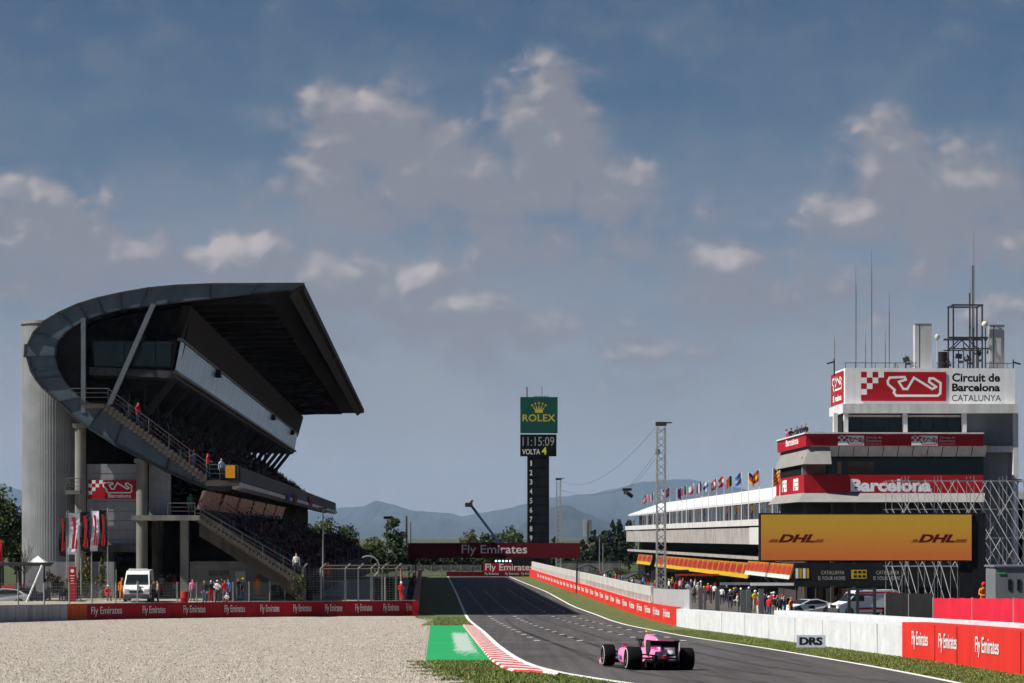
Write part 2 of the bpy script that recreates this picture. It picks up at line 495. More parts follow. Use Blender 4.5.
def streaks(m):
    t = m.node_tree; b = t.nodes['Principled BSDF']; old = b.inputs['Base Color'].links[0].from_socket
    g = nd(t, 'ShaderNodeNewGeometry'); f = None
    for rot, sc in ((YAW, (2.6, .012, 1)), (.14, (3.4, .02, 1)), (YAW, (.55, .006, 1))):
        mp = nd(t, 'ShaderNodeMapping'); mp.inputs['Rotation'].default_value = (0, 0, -rot); mp.inputs['Scale'].default_value = sc; t.links.new(g.outputs['Position'], mp.inputs['Vector'])
        n = nd(t, 'ShaderNodeTexNoise'); n.inputs['Scale'].default_value = 1; n.inputs['Detail'].default_value = 4; n.inputs['Roughness'].default_value = .7; t.links.new(mp.outputs['Vector'], n.inputs['Vector'])
        r = nd(t, 'ShaderNodeMapRange'); r.inputs['From Min'].default_value = .36; r.inputs['From Max'].default_value = .56; r.inputs['To Min'].default_value = .84; r.inputs['To Max'].default_value = 1.05; t.links.new(n.outputs['Fac'], r.inputs['Value'])
        if f is None: f = r.outputs['Result']
        else:
            q = nd(t, 'ShaderNodeMath', operation='MULTIPLY'); t.links.new(f, q.inputs[0]); t.links.new(r.outputs['Result'], q.inputs[1]); f = q.outputs[0]
    v = nd(t, 'ShaderNodeVectorMath', operation='SCALE'); t.links.new(old, v.inputs[0]); t.links.new(f, v.inputs['Scale']); t.links.new(v.outputs[0], b.inputs['Base Color'])
streaks(M_ASPH)
M_PIT = noise_ground('pit_asphalt', [(.085,.08,.078),(.06,.058,.058),(.11,.10,.095)], (.3,.12), rough=.85, bump=.15, bscale=50)
M_GRASS = noise_ground('grass_ground', [(.052,.090,.018),(.085,.122,.030),(.125,.138,.050)], (1.3,.5), bump=.6, bscale=25, dist=.08)
M_GRAVEL = noise_ground('gravel', [(.46,.405,.35),(.31,.27,.23),(.50,.45,.39)], (1.0,.8), bump=1.0, bscale=11, dist=.2, stretch=(7.5,1.3,1))
M_PLAT = noise_ground('paddock_gravel', [(.34,.30,.24),(.25,.22,.18),(.38,.35,.30)], (.8,4), bump=.3)
M_LINE = mat('line_paint', (.72,.72,.70), .6, .12, 6)
M_GREEN = mat('green_runoff', (.018,.30,.10), .7, .14, .9, stain=0)
M_KRED = mat('kerb_red', (.55,.035,.04), .55, .22, 3)
M_KWHITE = mat('kerb_white', (.66,.64,.62), .55, .18, 3)

rowsB = [-80, -40, 0] + ROWS + [520, 700, 1200, 2500, 6000, 12000, 26000]
mb = MB(); xs = [-12500, -3000, -600, -120, -40, 0, 40, 120, 600, 3000, 12500]
vs = []
for y in rowsB:
    z = (zg(max(y, 0)) if y < 480 else 0.0) - 0.006 - (max(0, y - 420) * .004 if y < 520 else .4)
    vs += [(x, y, z) for x in xs]
k = len(xs)
mb.add(vs, [(j * k + i, j * k + i + 1, (j + 1) * k + i + 1, (j + 1) * k + i) for j in range(len(rowsB) - 1) for i in range(k - 1)])
struct(mb.build('ground', M_GROUND))

WN = -0.55                                         # wall along the left of the straight
def stw(n): return lambda Y: (n - Y * SI) / CO
GV = curve_px([(417.5,617.6),(430,620),(430.2,626),(426,658),(429,666),(447,676),(470,683),(500,692)])
ribbon('gravel_trap', lambda y: -140, lambda y: GV(y) + .15 if y < 204 else stw(WN)(y) - .2, 20, 209.8, 0.0, M_GRAVEL)
yk0, yk1 = depth_at(661), depth_at(625.6)
gl = curve_px([(430.4,625.6),(428.5,640),(426,658)])
ribbon('grass_verge', lambda y: gl(y) + .3 if yk0 - .5 < y < yk1 + .5 else (GV(y) - .25 if y < 204 else stw(WN)(y)), lambda y: LEFT(y) + .2, 22, 428, .004, M_GRASS)
ribbon('grass_verge', lambda y: RIGHT(y) - .2, lambda y: WALL(y) + .1, 22, 428, .004, M_GRASS)
ribbon('race_track', lambda y: LEFT(y), lambda y: RIGHT(y), 22, 432, .008, M_ASPH)
ribbon('pit_lane', lambda y: WALL(y) + .3, lambda y: 75, 60, 440, .004, M_PIT)
e = MB()
ribbon('', lambda y: LEFT(y) - .02, lambda y: LEFT(y) + .20 + max(0, 90 - y) * .004, 40, 430, .012, None, mb=e)
ribbon('', lambda y: RIGHT(y) - .18, lambda y: RIGHT(y) + .03, 40, 430, .012, None, mb=e)
struct(e.build('edge_line', M_LINE))
# grid boxes: pairs of ticks every 8 m, and the faint line across
e = MB()
for i in range(26):
    t = 120.5 + 8 * i
    for n in ((5.2, 7.2), (10.3, 12.0))[i % 2], ((5.2, 7.2), (10.3, 12.0))[(i + 1) % 2]:
        for q in n:
            ribbon('', (lambda q: lambda y: stw(q)(y) - .13)(q), (lambda q: lambda y: stw(q)(y) + .15)(q), t, t + 1.0, .012, None, mb=e)
struct(e.build('grid_marking', mat('grid_paint', (.66,.66,.66), .6, .2, 2)))
sk = MB()
for off, y0, y1, wd, bow in ((2.2, 66, 150, .24, .5), (3.7, 66, 160, .24, .5), (5.6, 70, 330, .30, 0), (7.2, 64, 330, .30, 0), (3.0, 92, 200, .20, -.6), (4.6, 92, 205, .20, -.6), (8.6, 80, 240, .22, .3)):
    def xs0(y, off=off, y0=y0, y1=y1, bow=bow): return LEFT(y) + off + bow * math.sin((y - y0) / (y1 - y0) * PI)
    ribbon('', lambda y, f=xs0, w=wd: f(y) - w / 2, lambda y, f=xs0, w=wd: f(y) + w / 2, y0, y1, .0095, None, mb=sk)
struct(sk.build('tyre_mark', mat('tyre_rubber', (.052, .048, .049), .8, .25, .4)))
e = MB()
ribbon('', lambda y: LEFT(y) + .4, lambda y: RIGHT(y) - .4, 116.8, 117.5, .0105, None, mb=e)
struct(e.build('start_line', mat('worn_line_paint', (.19,.18,.18), .7, .35, 1.2)))
# rubbered racing line in the corner exit
# green run-off and kerb
yk0, yk1 = depth_at(661), depth_at(625.6)
KW = curve_px([(462.7,625.6),(476.7,643.9),(490.6,661),(502,668.6),(512,672),(547,674),(575,678.5)])
gl = curve_px([(430.4,625.6),(428.5,640),(426,658)])
mb = MB()
vs = []; ys = [yk0 + (yk1 - yk0) * i / 30 for i in range(31)]
for i, y in enumerate(ys):
    tilt = .0
    vs += [(gl(y), y + (2.3 if False else 0), zg(y) + .013), (KW(y) + .05, y, zg(y) + .013)]
mb.add(vs, [(2 * i, 2 * i + 1, 2 * i + 3, 2 * i + 2) for i in range(30)])
struct(mb.build('runoff_paint', M_GREEN))
nt_ = M_GREEN.node_tree; bs_ = nt_.nodes['Principled BSDF']
old = bs_.inputs['Base Color'].links[0].from_socket
gp = nd(nt_, 'ShaderNodeNewGeometry'); mp_ = nd(nt_, 'ShaderNodeMapping'); cpt = G(462.5, 641.5); ea, ebb = G(457, 632), G(468, 651)
mp_.vector_type = 'TEXTURE'; mp_.inputs['Location'].default_value = (cpt.x, cpt.y, 0); mp_.inputs['Rotation'].default_value = (0, 0, YAW * .8); mp_.inputs['Scale'].default_value = (.46, (ea.y - ebb.y) * .55, 100)
nt_.links.new(gp.outputs['Position'], mp_.inputs['Vector'])
sx_ = nd(nt_, 'ShaderNodeVectorMath', operation='ABSOLUTE'); nt_.links.new(mp_.outputs['Vector'], sx_.inputs[0])
sz_ = nd(nt_, 'ShaderNodeSeparateXYZ'); nt_.links.new(sx_.outputs[0], sz_.inputs[0])
mxn = nd(nt_, 'ShaderNodeMath', operation='MAXIMUM'); nt_.links.new(sz_.outputs[0], mxn.inputs[0]); nt_.links.new(sz_.outputs[1], mxn.inputs[1])
ms_ = nd(nt_, 'ShaderNodeMapping'); ms_.inputs['Scale'].default_value = (7, .25, 1); nt_.links.new(gp.outputs['Position'], ms_.inputs['Vector'])
n_1 = nd(nt_, 'ShaderNodeTexNoise'); n_1.inputs['Scale'].default_value = 1; n_1.inputs['Detail'].default_value = 6; n_1.inputs['Roughness'].default_value = .7; nt_.links.new(ms_.outputs['Vector'], n_1.inputs['Vector'])
ad = nd(nt_, 'ShaderNodeMath', operation='MULTIPLY_ADD'); ad.inputs[1].default_value = 1.3; nt_.links.new(n_1.outputs['Fac'], ad.inputs[0]); nt_.links.new(mxn.outputs[0], ad.inputs[2])
mr = nd(nt_, 'ShaderNodeMapRange', interpolation_type='SMOOTHSTEP'); nt_.links.new(ad.outputs[0], mr.inputs['Value'])
mr.inputs['From Min'].default_value = 1.75; mr.inputs['From Max'].default_value = 1.25; mr.inputs['To Max'].default_value = .75
mxx = nd(nt_, 'ShaderNodeMix', data_type='RGBA'); nt_.links.new(mr.outputs['Result'], mxx.inputs['Factor']); nt_.links.new(old, mxx.inputs[6]); mxx.inputs[7].default_value = (.50, .54, .52, 1)
nt_.links.new(mxx.outputs[2], bs_.inputs['Base Color'])
# kerb: a low sloped strip of red and white blocks
kr, kw = MB(), MB()
y = depth_at(675.5); i = 0
while y < yk1:
    L = 1.55
    y2 = min(y + L, yk1)
    b = kr if i % 2 else kw
    vs = []
    for q in (y, y2):
        xo, xi = KW(q), LEFT(q) - .02
        xo = min(xo, xi - .05)
        vs += [(xo, q, zg(q) + .016), (xo + .06, q, zg(q) + .075), ((xo + xi) / 2, q, zg(q) + .055), (xi, q, zg(q) + .014)]
    b.add(vs, [(0, 1, 5, 4), (1, 2, 6, 5), (2, 3, 7, 6)])
    y = y2; i += 1
kb = thing('trackside_kerb', 'low red and white striped kerb along the inside of the track edge by the green strip', 'kerb', (0, 0, 0))
kr.build('red_block', M_KRED, kb); kw.build('white_block', M_KWHITE, kb)

# grass blades on the near verges
mb = MB()
def blades(n, xl, xr, y0, y1, hmax, keep=lambda x, y: True):
    k = 0
    while k < n:
        y = y0 + (y1 - y0) * R.random() ** 1.7
        a, b = xl(y), xr(y)
        if b <= a: k += 1; continue
        x = a + (b - a) * R.random()
        k += 1
        if not keep(x, y): continue
        z = zg(y); h = hmax * (.4 + .8 * R.random()); t = R.random() * PI; wd = .012 + .02 * R.random()
        dx, dy = math.cos(t) * wd, math.sin(t) * wd; lx, ly = (R.random() - .5) * h * .9, (R.random() - .5) * h * .9
        mb.add([(x - dx, y - dy, z), (x + dx, y + dy, z), (x + lx, y + ly, z + h)], [(0, 1, 2)], R.randrange(3))
blades(40000, lambda y: WALL(y) * 0 + RIGHT(y) + .1, lambda y: WALL(y) - .05, 58, 150, .06)
edge = lambda y: GV(y) + .35 * math.sin(y * 1.9) + .25 * math.sin(y * 4.3 + 1)
blades(24000, lambda y: edge(y) - .25, lambda y: KW(y) - .05 if y > depth_at(674) else LEFT(y) - .1, 58, yk0 - .1, .065)
blades(3000, lambda y: gl(min(y, yk1)) - .6, lambda y: LEFT(y) - .05, yk1 + .2, 206, .08)
mb.build('verge_grass', [mat('grass_a', (.10,.155,.03), .7, 0), mat('grass_b', (.16,.21,.05), .7, 0), mat('grass_c', (.24,.235,.09), .7, 0)], fix=False)
tag(bpy.data.objects['verge_grass'], 'short rough green grass growing between the track edge and the walls', 'grass', kind='stuff')
# furrows left across the gravel
for pts in ([(352,626),(300,638),(262,650),(255,657),(262,672),(280,690)], [(240,632),(205,645),(165,660),(150,690)], [(285,622.5),(180,632),(90,648),(50,670),(45,690)]):
    g_ = [G(*p) for p in pts]; sm_ = []
    for i in range(len(g_) - 1):
        for j in range(10): sm_.append(g_[i] + (g_[i + 1] - g_[i]) * (j / 10))
    for _ in range(3): sm_ = [sm_[0]] + [(sm_[i - 1] + sm_[i] * 2 + sm_[i + 1]) / 4 for i in range(1, len(sm_) - 1)] + [sm_[-1]]
    mb = MB(); vs = []
    for i, p in enumerate(sm_):
        d = (sm_[min(i + 1, len(sm_) - 1)] - sm_[max(i - 1, 0)]); d.z = 0; d.normalize(); q = Vector((-d.y, d.x, 0)); z = zg(p.y); h = .006 + .016 * R.random(); wj = .04 + .04 * R.random()
        for o, hh in ((-wj, .004), (-.03, h), (.04, h * .8), (wj * 1.2, .004)): vs.append((p.x + q.x * o, p.y + q.y * o, zg(p.y + q.y * o) + hh))
    mb.add(vs, [(4 * i + k, 4 * i + k + 1, 4 * i + 5 + k, 4 * i + 4 + k) for i in range(len(sm_) - 1) for k in range(3)]); struct(mb.build('gravel_furrow', M_GRAVEL))
# stones in the gravel nearest the verge
mb = MB(); TAB = [(618.5 + .25 * i, depth_at(618.5 + .25 * i)) for i in range(310)]
for i in range(46000):
    q = R.random(); py = 618.5 + 74 * q; y = TAB[min(int((py - 618.5) * 4), 309)][1] + R.uniform(-.5, .5)
    gx = CX + GV(y) * F / y
    px = gx + (-1.5 if yk0 - .5 < y < yk1 + .5 else 3) - (gx + 16) * (R.random() if R.random() < .8 else R.random() ** 3)
    x = (px - CX) * y / F; z = zg(y)
    s = R.uniform(.010, .030) * (1 + .004 * (y - 65))
    a = R.random() * 6; c_ = R.choices((0, 1, 2, 3), (4, 1.3, 4, 1.6))[0]
    vs = [(x + s * math.cos(a + k * 2.1) * (1 + .3 * R.random()), y + s * math.sin(a + k * 2.1), z) for k in range(3)]
    mb.add(vs + [(x + s * R.uniform(-.3, .3), y, z + s * R.uniform(.8, 1.4))], [(0, 1, 3), (1, 2, 3), (2, 0, 3)], c_)
mb.build('loose_stones', [mat('stone_a', (.49,.44,.38), .9, 0), mat('stone_b', (.20,.165,.13), .9, 0), mat('stone_c', (.40,.35,.29), .9, 0), mat('stone_d', (.58,.55,.50), .9, 0)])
tag(bpy.data.objects['loose_stones'], 'loose pale stones scattered over the gravel trap', 'gravel', kind='stuff')

# hills: ridge lines at their own distance
def hill(name, prof, d, foot, col, seed, kind='structure'):
    rr = random.Random(seed); mb = MB()
    xs = []; p = sorted(prof); x = p[0][0]
    while x <= p[-1][0]:
        for (a, b), (c, dd) in zip(p, p[1:]):
            if a <= x <= c:
                f = (x - a) / (c - a); f2 = f * f * (3 - 2 * f) * .5 + f * .5
                xs.append((x, b + (dd - b) * f2)); break
        x += 2.0
    K = 14; vs = []
    ph = [rr.random() * 6 for _ in range(6)]
    for i, (px, py) in enumerate(xs):
        top = P(px, py, d); 
        for j in range(K + 1):
            f = j / K
            yy = foot + (d - foot) * f
            z = -3 + (top.z + 3) * (f ** 1.15); SCL = d / 6800
            if 0 < j < K: z += SCL * (9 * math.sin(px * .05 + ph[0] + f * 4) * math.sin(f * PI) + 6 * math.sin(px * .13 + ph[1] - f * 7) * math.sin(f * PI) + rr.uniform(-2.5, 2.5))
            elif j == K: z += SCL * rr.uniform(-.8, 1.4)
            vs.append(((px - CX) / F * (yy * .25 + d * .75), yy, z))
        vs.append(((px - CX) / F * d, d + 900, -3))
    q = K + 2
    mb.add(vs, [(i * q + j, (i + 1) * q + j, (i + 1) * q + j + 1, i * q + j + 1) for i in range(len(xs) - 1) for j in range(q - 1)], 0, True)
    return struct(mb.build(name, mat('hill_' + str(seed), col, .95, .45, .004)))
hill('hills', [(-420,505),(-250,492),(-120,486),(-40,482),(-5,482),(20,490),(80,505),(150,512),(240,512),(300,512),(340,508),(363,506.5),(376,500.5),(391,504),(415,511),(449,513),(463,516.5),(480,513),(500,510),(530,503),(550,497.5),(591,494),(613,489),(642,482),(674,479.5),(690,479.5),(713,483),(760,492),(850,496),(950,490),(1060,498),(1250,500),(1450,510)], 24000, 17000, (.022,.030,.026), 11)
hill('hills', [(505,540),(530,520),(545,508),(568,505),(584,513),(610,522),(650,530),(700,538)], 14000, 11500, (.022,.030,.024), 12)
# the air
hz = MB().box(-13000, 13000, -90, 26500, -6.0, 760).build('haze', [])
m = bpy.data.materials.new('haze_air'); m.use_nodes = True; n_ = m.node_tree
for q in list(n_.nodes):
    if q.type == 'BSDF_PRINCIPLED': n_.nodes.remove(q)
pv = nd(n_, 'ShaderNodeVolumePrincipled')
pv.inputs['Color'].default_value = (.50, .70, 1.0, 1)
pv.inputs['Density'].default_value = HAZE_D = 3.0e-5
pv.inputs['Anisotropy'].default_value = 0.0
n_.links.new(pv.outputs[0], [q for q in n_.nodes if q.type == 'OUTPUT_MATERIAL'][0].inputs['Volume'])
hz.data.materials.append(m)
tag(hz, 'pale blue haze of the summer air in front of the far hills', 'haze', kind='stuff')
# ================================================================ grandstand
T0, N0, Z0 = 209.0, -22.0, 1.62
def gq(px, py, dt=0.0):                      # local (x, z) of a point on the cross-section dt behind the near end
    n = nfor(px, T0 + dt)
    return (n - N0, zfor(py, T0 + dt, n) - Z0)
def g3(px, py, dt=0.0):
    x, z = gq(px, py, dt)
    return Vector((x, dt, z))
C_CONC = mat('concrete', (.20, .195, .18), .85, .18, .6, stain=.25, bump=.2, bscale=6)
C_CONCD = mat('dark_concrete', (.07, .068, .063), .9, .2, .5, stain=.2)
C_STEEL = mat('painted_steel', (.075, .102, .132), .5, .10, .8, stain=.12)
C_STRUT = mat('strut_steel', (.11, .13, .15), .5, .08, 1)
C_STEELD = mat('dark_steel', (.04, .042, .045), .55, .1, 1)
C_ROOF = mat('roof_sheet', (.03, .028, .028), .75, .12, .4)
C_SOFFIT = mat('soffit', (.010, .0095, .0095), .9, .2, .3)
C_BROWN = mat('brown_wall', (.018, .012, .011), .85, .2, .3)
C_GLASS = mat('dark_glass', (.012, .016, .018), .08, 0, spec=.4)
C_FASC = mat('fascia_glass', (.31, .43, .53), .25, .10, .35, metal=.0, stain=.3, spec=.7)
C_RAIL = mat('rail_metal', (.13, .13, .13), .4, 0, metal=.5)
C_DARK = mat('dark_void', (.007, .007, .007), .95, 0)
C_GREYP = mat('grey_panel', (.26, .27, .295), .7, .08, 1.2, stain=.12)
C_SEAT = mat('seat_deck', (.035, .033, .033), .85, .15, 1)
C_RED = mat('sign_red', (.38, .010, .020), .5, .06, .8)
C_WHITE = mat('sign_white', (.80, .80, .80), .55, .03, 1)
C_BLACK = mat('matt_black', (.012, .012, .013), .6, 0)

gs = thing('grandstand', 'long covered grandstand with a curved grey steel end ring and a round concrete stair tower', 'grandstand', S(N0, T0, Z0), YAW)
PAIRS = [((304,284),(291,290.4)),((262,284.2),(250,294)),((210,284.5),(210,298.6)),((175,286),(167,303.6)),((148,288.6),(140,307)),((120.6,293.4),(120.6,309.4)),((98,298.5),(102,314)),((78,304.5),(86.8,319)),((59,313),(74,326.5)),((44,322),(65.3,332.4)),((34,333),(59,340)),((28.4,344.7),(55,348)),((27.5,357),(54.5,356)),((31.5,371.3),(58,368.5)),((36.5,379.5),(62.5,377.5)),((42.8,387.7),(69.4,387.7)),((59.2,402),(80,397)),((74.3,417),(89,403)),((88.5,427.6),(105.7,406)),((115,444.7),(124,418.5)),((140,458),(146,434)),((166.5,471.3),(170,450)),((193,482.7),(193,465)),((212,490),(208,478)),((225.5,490.3),(224,481)),((237,486),(237,481))]
OUT = [gq(*a) for a, b in PAIRS]; INN = [gq(*b) for a, b in PAIRS]
# ring web and its flanges
mb = MB()
k = len(OUT)
for y in (-.12, .12):
    mb.add([(x, y, z) for x, z in OUT] + [(x, y, z) for x, z in INN], [(i, i + 1, k + i + 1, k + i) for i in range(k - 1)])
ring = mb.build('end_girder', C_STEEL, gs)
mb = MB()
for i in range(k - 1):
    for ring_pts, wd, th in ((OUT, .62, .17), (INN, .34, .08)):
        a = Vector((ring_pts[i][0], 0, ring_pts[i][1])); b = Vector((ring_pts[i + 1][0], 0, ring_pts[i + 1][1]))
        d = (b - a).normalized() * .04
        mb.beam(a - d, b + d, wd, th, 0)
fl = mb.build('flange', C_STEELD, ring)
for i in (1, 2, 3, 4, 5, 6, 7, 8, 10, 12, 13, 14, 16, 18, 19, 21, 22, 23):
    a, b = OUT[i], INN[i]
    MB().beam((a[0], -.2, a[1]), (b[0], -.2, b[1]), .09, .22, 0, up=Vector((0, 1, 0))).build('stiffener', mat('stiffener_steel', (.025, .034, .045), .5, .1, 1), ring)
# roof
def offset(pts, d):
    r = []
    for i in range(len(pts)):
        a = Vector(pts[max(i - 1, 0)]); b = Vector(pts[min(i + 1, len(pts) - 1)])
        t = (b - a).normalized(); nrm = Vector((-t.y, t.x))
        r.append((pts[i][0] + nrm.x * d, pts[i][1] + nrm.y * d))
    return r
RL = 206.0
top = OUT[:16]; low = offset(top, .55)
mb = MB()
for i in range(15):
    a, b, c, d = top[i], top[i + 1], low[i + 1], low[i]
    mb.add([(a[0], .4, a[1]), (b[0], .4, b[1]), (b[0], RL, b[1]), (a[0], RL, a[1])], [(0, 1, 2, 3)], 0)
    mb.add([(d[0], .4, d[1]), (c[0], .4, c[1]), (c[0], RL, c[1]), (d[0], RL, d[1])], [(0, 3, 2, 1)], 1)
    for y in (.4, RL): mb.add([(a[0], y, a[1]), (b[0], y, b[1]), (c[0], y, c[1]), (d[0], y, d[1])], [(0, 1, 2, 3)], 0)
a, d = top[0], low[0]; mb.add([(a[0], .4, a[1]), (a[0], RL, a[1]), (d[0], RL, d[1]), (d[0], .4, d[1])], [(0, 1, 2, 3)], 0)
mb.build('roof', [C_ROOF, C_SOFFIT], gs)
mb = MB()                                              # front edge beam and deck ribs below the sheet
e0 = gq(304, 284); e1 = gq(291, 291)
mb.add([(e0[0] + .02, .0, e0[1] + .03), (e0[0] + .02, RL, e0[1] + .03), (e1[0] - .1, RL, e1[1] - .12), (e1[0] - .1, 0, e1[1] - .12), (e0[0] + .02, .0, e0[1] - .25), (e0[0] + .02, RL, e0[1] - .25), (e1[0] - .1, RL, e1[1] - .45), (e1[0] - .1, 0, e1[1] - .45)],
       [(0, 1, 2, 3), (4, 7, 6, 5), (0, 4, 5, 1), (3, 2, 6, 7), (0, 3, 7, 4), (1, 5, 6, 2)])
mb.build('roof_edge', mat('edge_beam', (.03, .027, .025), .8, .2, .5, stain=.3), gs)
RIBM = mat('rib_dark', (.011, .010, .010), .8, .2, .5)
for i in range(1, 34):
    ribs = MB()
    y = i * 6.1
    for j in range(1, 8):
        a, b = low[j], low[j + 1]
        ribs.beam((a[0], y, a[1] - .18), (b[0], y, b[1] - .18), .22, .4)
    ribs.build('roof_rib', RIBM, gs)
# wall above the boxes and the recessed end wall, with an extra dark panel inside the ring
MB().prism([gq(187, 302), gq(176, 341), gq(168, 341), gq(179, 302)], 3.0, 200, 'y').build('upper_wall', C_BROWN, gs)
iw = INN[3:17]
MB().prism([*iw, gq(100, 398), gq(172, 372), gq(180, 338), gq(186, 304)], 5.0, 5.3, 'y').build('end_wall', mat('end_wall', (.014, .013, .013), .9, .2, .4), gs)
MB().prism([*INN[5:17], gq(86, 396), gq(86, 322)], .5, .62, 'y').build('end_wall', mat('end_wall', (.014, .013, .013), .9, .2, .4), gs)  # extra dark panel put in to black out the inside of the ring
mb = MB()                                              # back wall of the whole stand
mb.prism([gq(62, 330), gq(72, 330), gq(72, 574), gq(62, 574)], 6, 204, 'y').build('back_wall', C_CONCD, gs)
# hospitality level
bx = MB().prism([gq(90, 338), gq(176, 340), gq(170.6, 370), gq(90, 366)], 1.2, 194, 'y').build('hospitality_box', C_BROWN, gs)
MB().prism([gq(88, 366.2), gq(171.5, 370.2), gq(171, 375.5), gq(166, 377), gq(88, 374)], .8, 195, 'y').build('floor_slab', mat('slab_grey', (.05, .053, .056), .7, .15, .5, stain=.2), bx)
mb = MB()
a, b = gq(177.4, 339.5), gq(171.6, 370)
for i in range(24):
    y0, y1 = 1.6 + i * 8.0, 1.6 + i * 8.0 + 7.93
    mb.add([(a[0] + .12, y0, a[1]), (a[0] + .12, y1, a[1]), (b[0] + .12, y1, b[1]), (b[0] + .12, y0, b[1])], [(0, 1, 2, 3)], 0)
mb.build('fascia', C_FASC, bx)
MB().beam((a[0] + .05, 1.2, a[1] + .12), (a[0] + .05, 194, a[1] + .12), .35, .22).beam((b[0] + .1, 1.0, b[1] - .10), (b[0] + .1, 195, b[1] - .10), .5, .26).build('fascia_trim', mat('trim_grey', (.12, .115, .11), .6, .1, 1), bx)
for t in (38, 128, 176):
    c = ((a[0] * .85 + b[0] * .15) + .35, t, a[1] * .85 + b[1] * .15)
    MB().cbox(c, (.5, 1.3, .7)).build('floodlight', C_BLACK, bx)
win = MB(); fr = MB()
for i in range(5):
    x0, x1 = 92 + i * 15.6, 92 + i * 15.6 + 15.0
    p, q, r, s = gq(x0, 340.5), gq(x1, 340.5), gq(min(x1, 170), 365.4), gq(x0, 365.4)
    w_ = MB(); w_.add([(p[0], 1.12, p[1]), (q[0], 1.12, q[1]), (r[0], 1.12, r[1]), (s[0], 1.12, s[1])], [(0, 1, 2, 3)])
    w_.build('window', mat('end_glass', (.02, .028, .03), .15, .1, 1, spec=.35), bx)
for i in range(17):
    y = 6 + i * 11.5
    us = MB()
    us.beam(g3(166, 376) + Vector((0, y, 0)), g3(128, 424) + Vector((0, y, 0)), .35, .5)
    us.beam(g3(120, 374) + Vector((0, y, 0)), g3(118, 414) + Vector((0, y, 0)), .35, .35)
    us.build('prop', C_STEELD, gs)
# upper tier
NR = 19
A0, A1 = gq(207, 478.2), gq(107, 405.5)
prof = [gq(239, 481), gq(210, 480)]
for i in range(NR):
    f0, f1 = i / NR, (i + 1) / NR
    xa, za, zb = A0[0] + (A1[0] - A0[0]) * f0, A0[1] + (A1[1] - A0[1]) * f0, A0[1] + (A1[1] - A0[1]) * f1
    prof += [(xa, za), (xa, zb)]
STEPS = prof[2:]
prof += [gq(107, 403.5), gq(66, 402), gq(66, 409), gq(84, 413), gq(120, 437), gq(193, 479), gq(214, 487.5), gq(239, 485)]
MB().prism(prof, .25, 226, 'y').build('upper_tier', C_SEAT, gs)
mb = MB().prism([gq(236.5, 466), gq(238.5, 466), gq(238.5, 482), gq(236.5, 482)], 2.2, 228, 'y')
mb.prism([gq(220, 466), gq(237, 466), gq(237, 480.5), gq(220, 480.5)], 1.9, 2.1, 'y')
mb.build('parapet', mat('parapet_panel', (.05, .05, .053), .7, .12, .6), gs)
MB().prism([gq(232, 483.4), gq(240.5, 482.4), gq(241, 487), gq(233, 489.5)], -.4, 229, 'y').build('ledge', mat('ledge_white', (.55, .55, .54), .7, .15, .8, stain=.3), gs)
st = MB()                                               # flight of steps on the near edge
for i in range(24):
    f = i / 24
    x, z = A1[0] + (A0[0] - A1[0]) * f, A1[1] + (A0[1] - A1[1]) * f
    st.box(x - .1, x + .42, -1.35, .2, z - .55, z + .05)
st.box(gq(207, 0)[0], gq(239, 0)[0], -1.35, .24, gq(0, 486)[1], gq(0, 480.5)[1]).box(gq(86, 0)[0], gq(108, 0)[0], -1.35, .2, gq(0, 409)[1], gq(0, 404.5)[1])
st.build('stair', mat('stair_concrete', (.07, .064, .058), .9, .2, 1), gs)
def railing(pts, name, h=1.05, y=-1.25, step=1.9, bars=3, parent=gs, m=C_RAIL):
    mb = MB()
    P3 = [Vector((x, y, z)) for x, z in pts]
    for a, b in zip(P3, P3[1:]):
        for j in range(bars):
            o = Vector((0, 0, h * (1 - j / bars)))
            mb.cyl(a + o, b + o, .035 if j == 0 else .018, None, 5, 0, False)
        kq = max(1, int((b - a).length / step))
        for i in range(kq + 1):
            p = a + (b - a) * i / kq
            mb.cyl(p, p + Vector((0, 0, h)), .03, None, 5, 0, False)
    return mb.build(name, m, parent)
railing([gq(72, 402.5), gq(110, 402.5), gq(211, 478), gq(239, 479)], 'railing')
MB().beam(g3(83.5, 318), g3(83.5, 413),   .36, .36).build('strut', C_STRUT, gs)
MB().beam(g3(153.5, 304), g3(107.5, 409), .38, .38).build('strut', C_STRUT, gs)
# lower tier
B0, B1 = gq(306, 578), gq(203, 511)
prof = [gq(311, 578), (B0[0], B0[1])]
NL = 20; LSTEPS = []
for i in range(NL):
    f0, f1 = i / NL, (i + 1) / NL
    xa, za, zb = B0[0] + (B1[0] - B0[0]) * f0, B0[1] + (B1[1] - B0[1]) * f0, B0[1] + (B1[1] - B0[1]) * f1
    prof += [(xa, za), (xa, zb)]; LSTEPS += [(xa, za), (xa, zb)]
prof += [gq(198, 511), gq(198, 520), gq(300, 590), gq(311, 590)]
MB().prism(prof, 1.0, 112, 'y').build('lower_tier', C_SEAT, gs)
h_ = 2 + 2 * 10
MB().prism(prof[:h_] + [(prof[h_ - 1][0] - 1, prof[h_ - 1][1]), (prof[h_ - 1][0] - 1, prof[0][1] - 1), (prof[0][0], prof[0][1] - 1)], 112, 222, 'y').build('lower_tier', C_SEAT, gs)
MB().box(gq(306, 0)[0], gq(311, 0)[0], 1.6, 222, -1, gq(0, 588)[1]).build('front_wall', mat('front_wall', (.028,.028,.028), .9, .2, .5), gs)
MB().prism([gq(200, 517), gq(203, 514), gq(306, 580), gq(306, 600), gq(298, 600), gq(280, 586), gq(200, 536)], -.6, .9, 'y').build('stringer', mat('stringer', (.09, .08, .07), .9, .2, .7, stain=.3), gs)
st = MB()
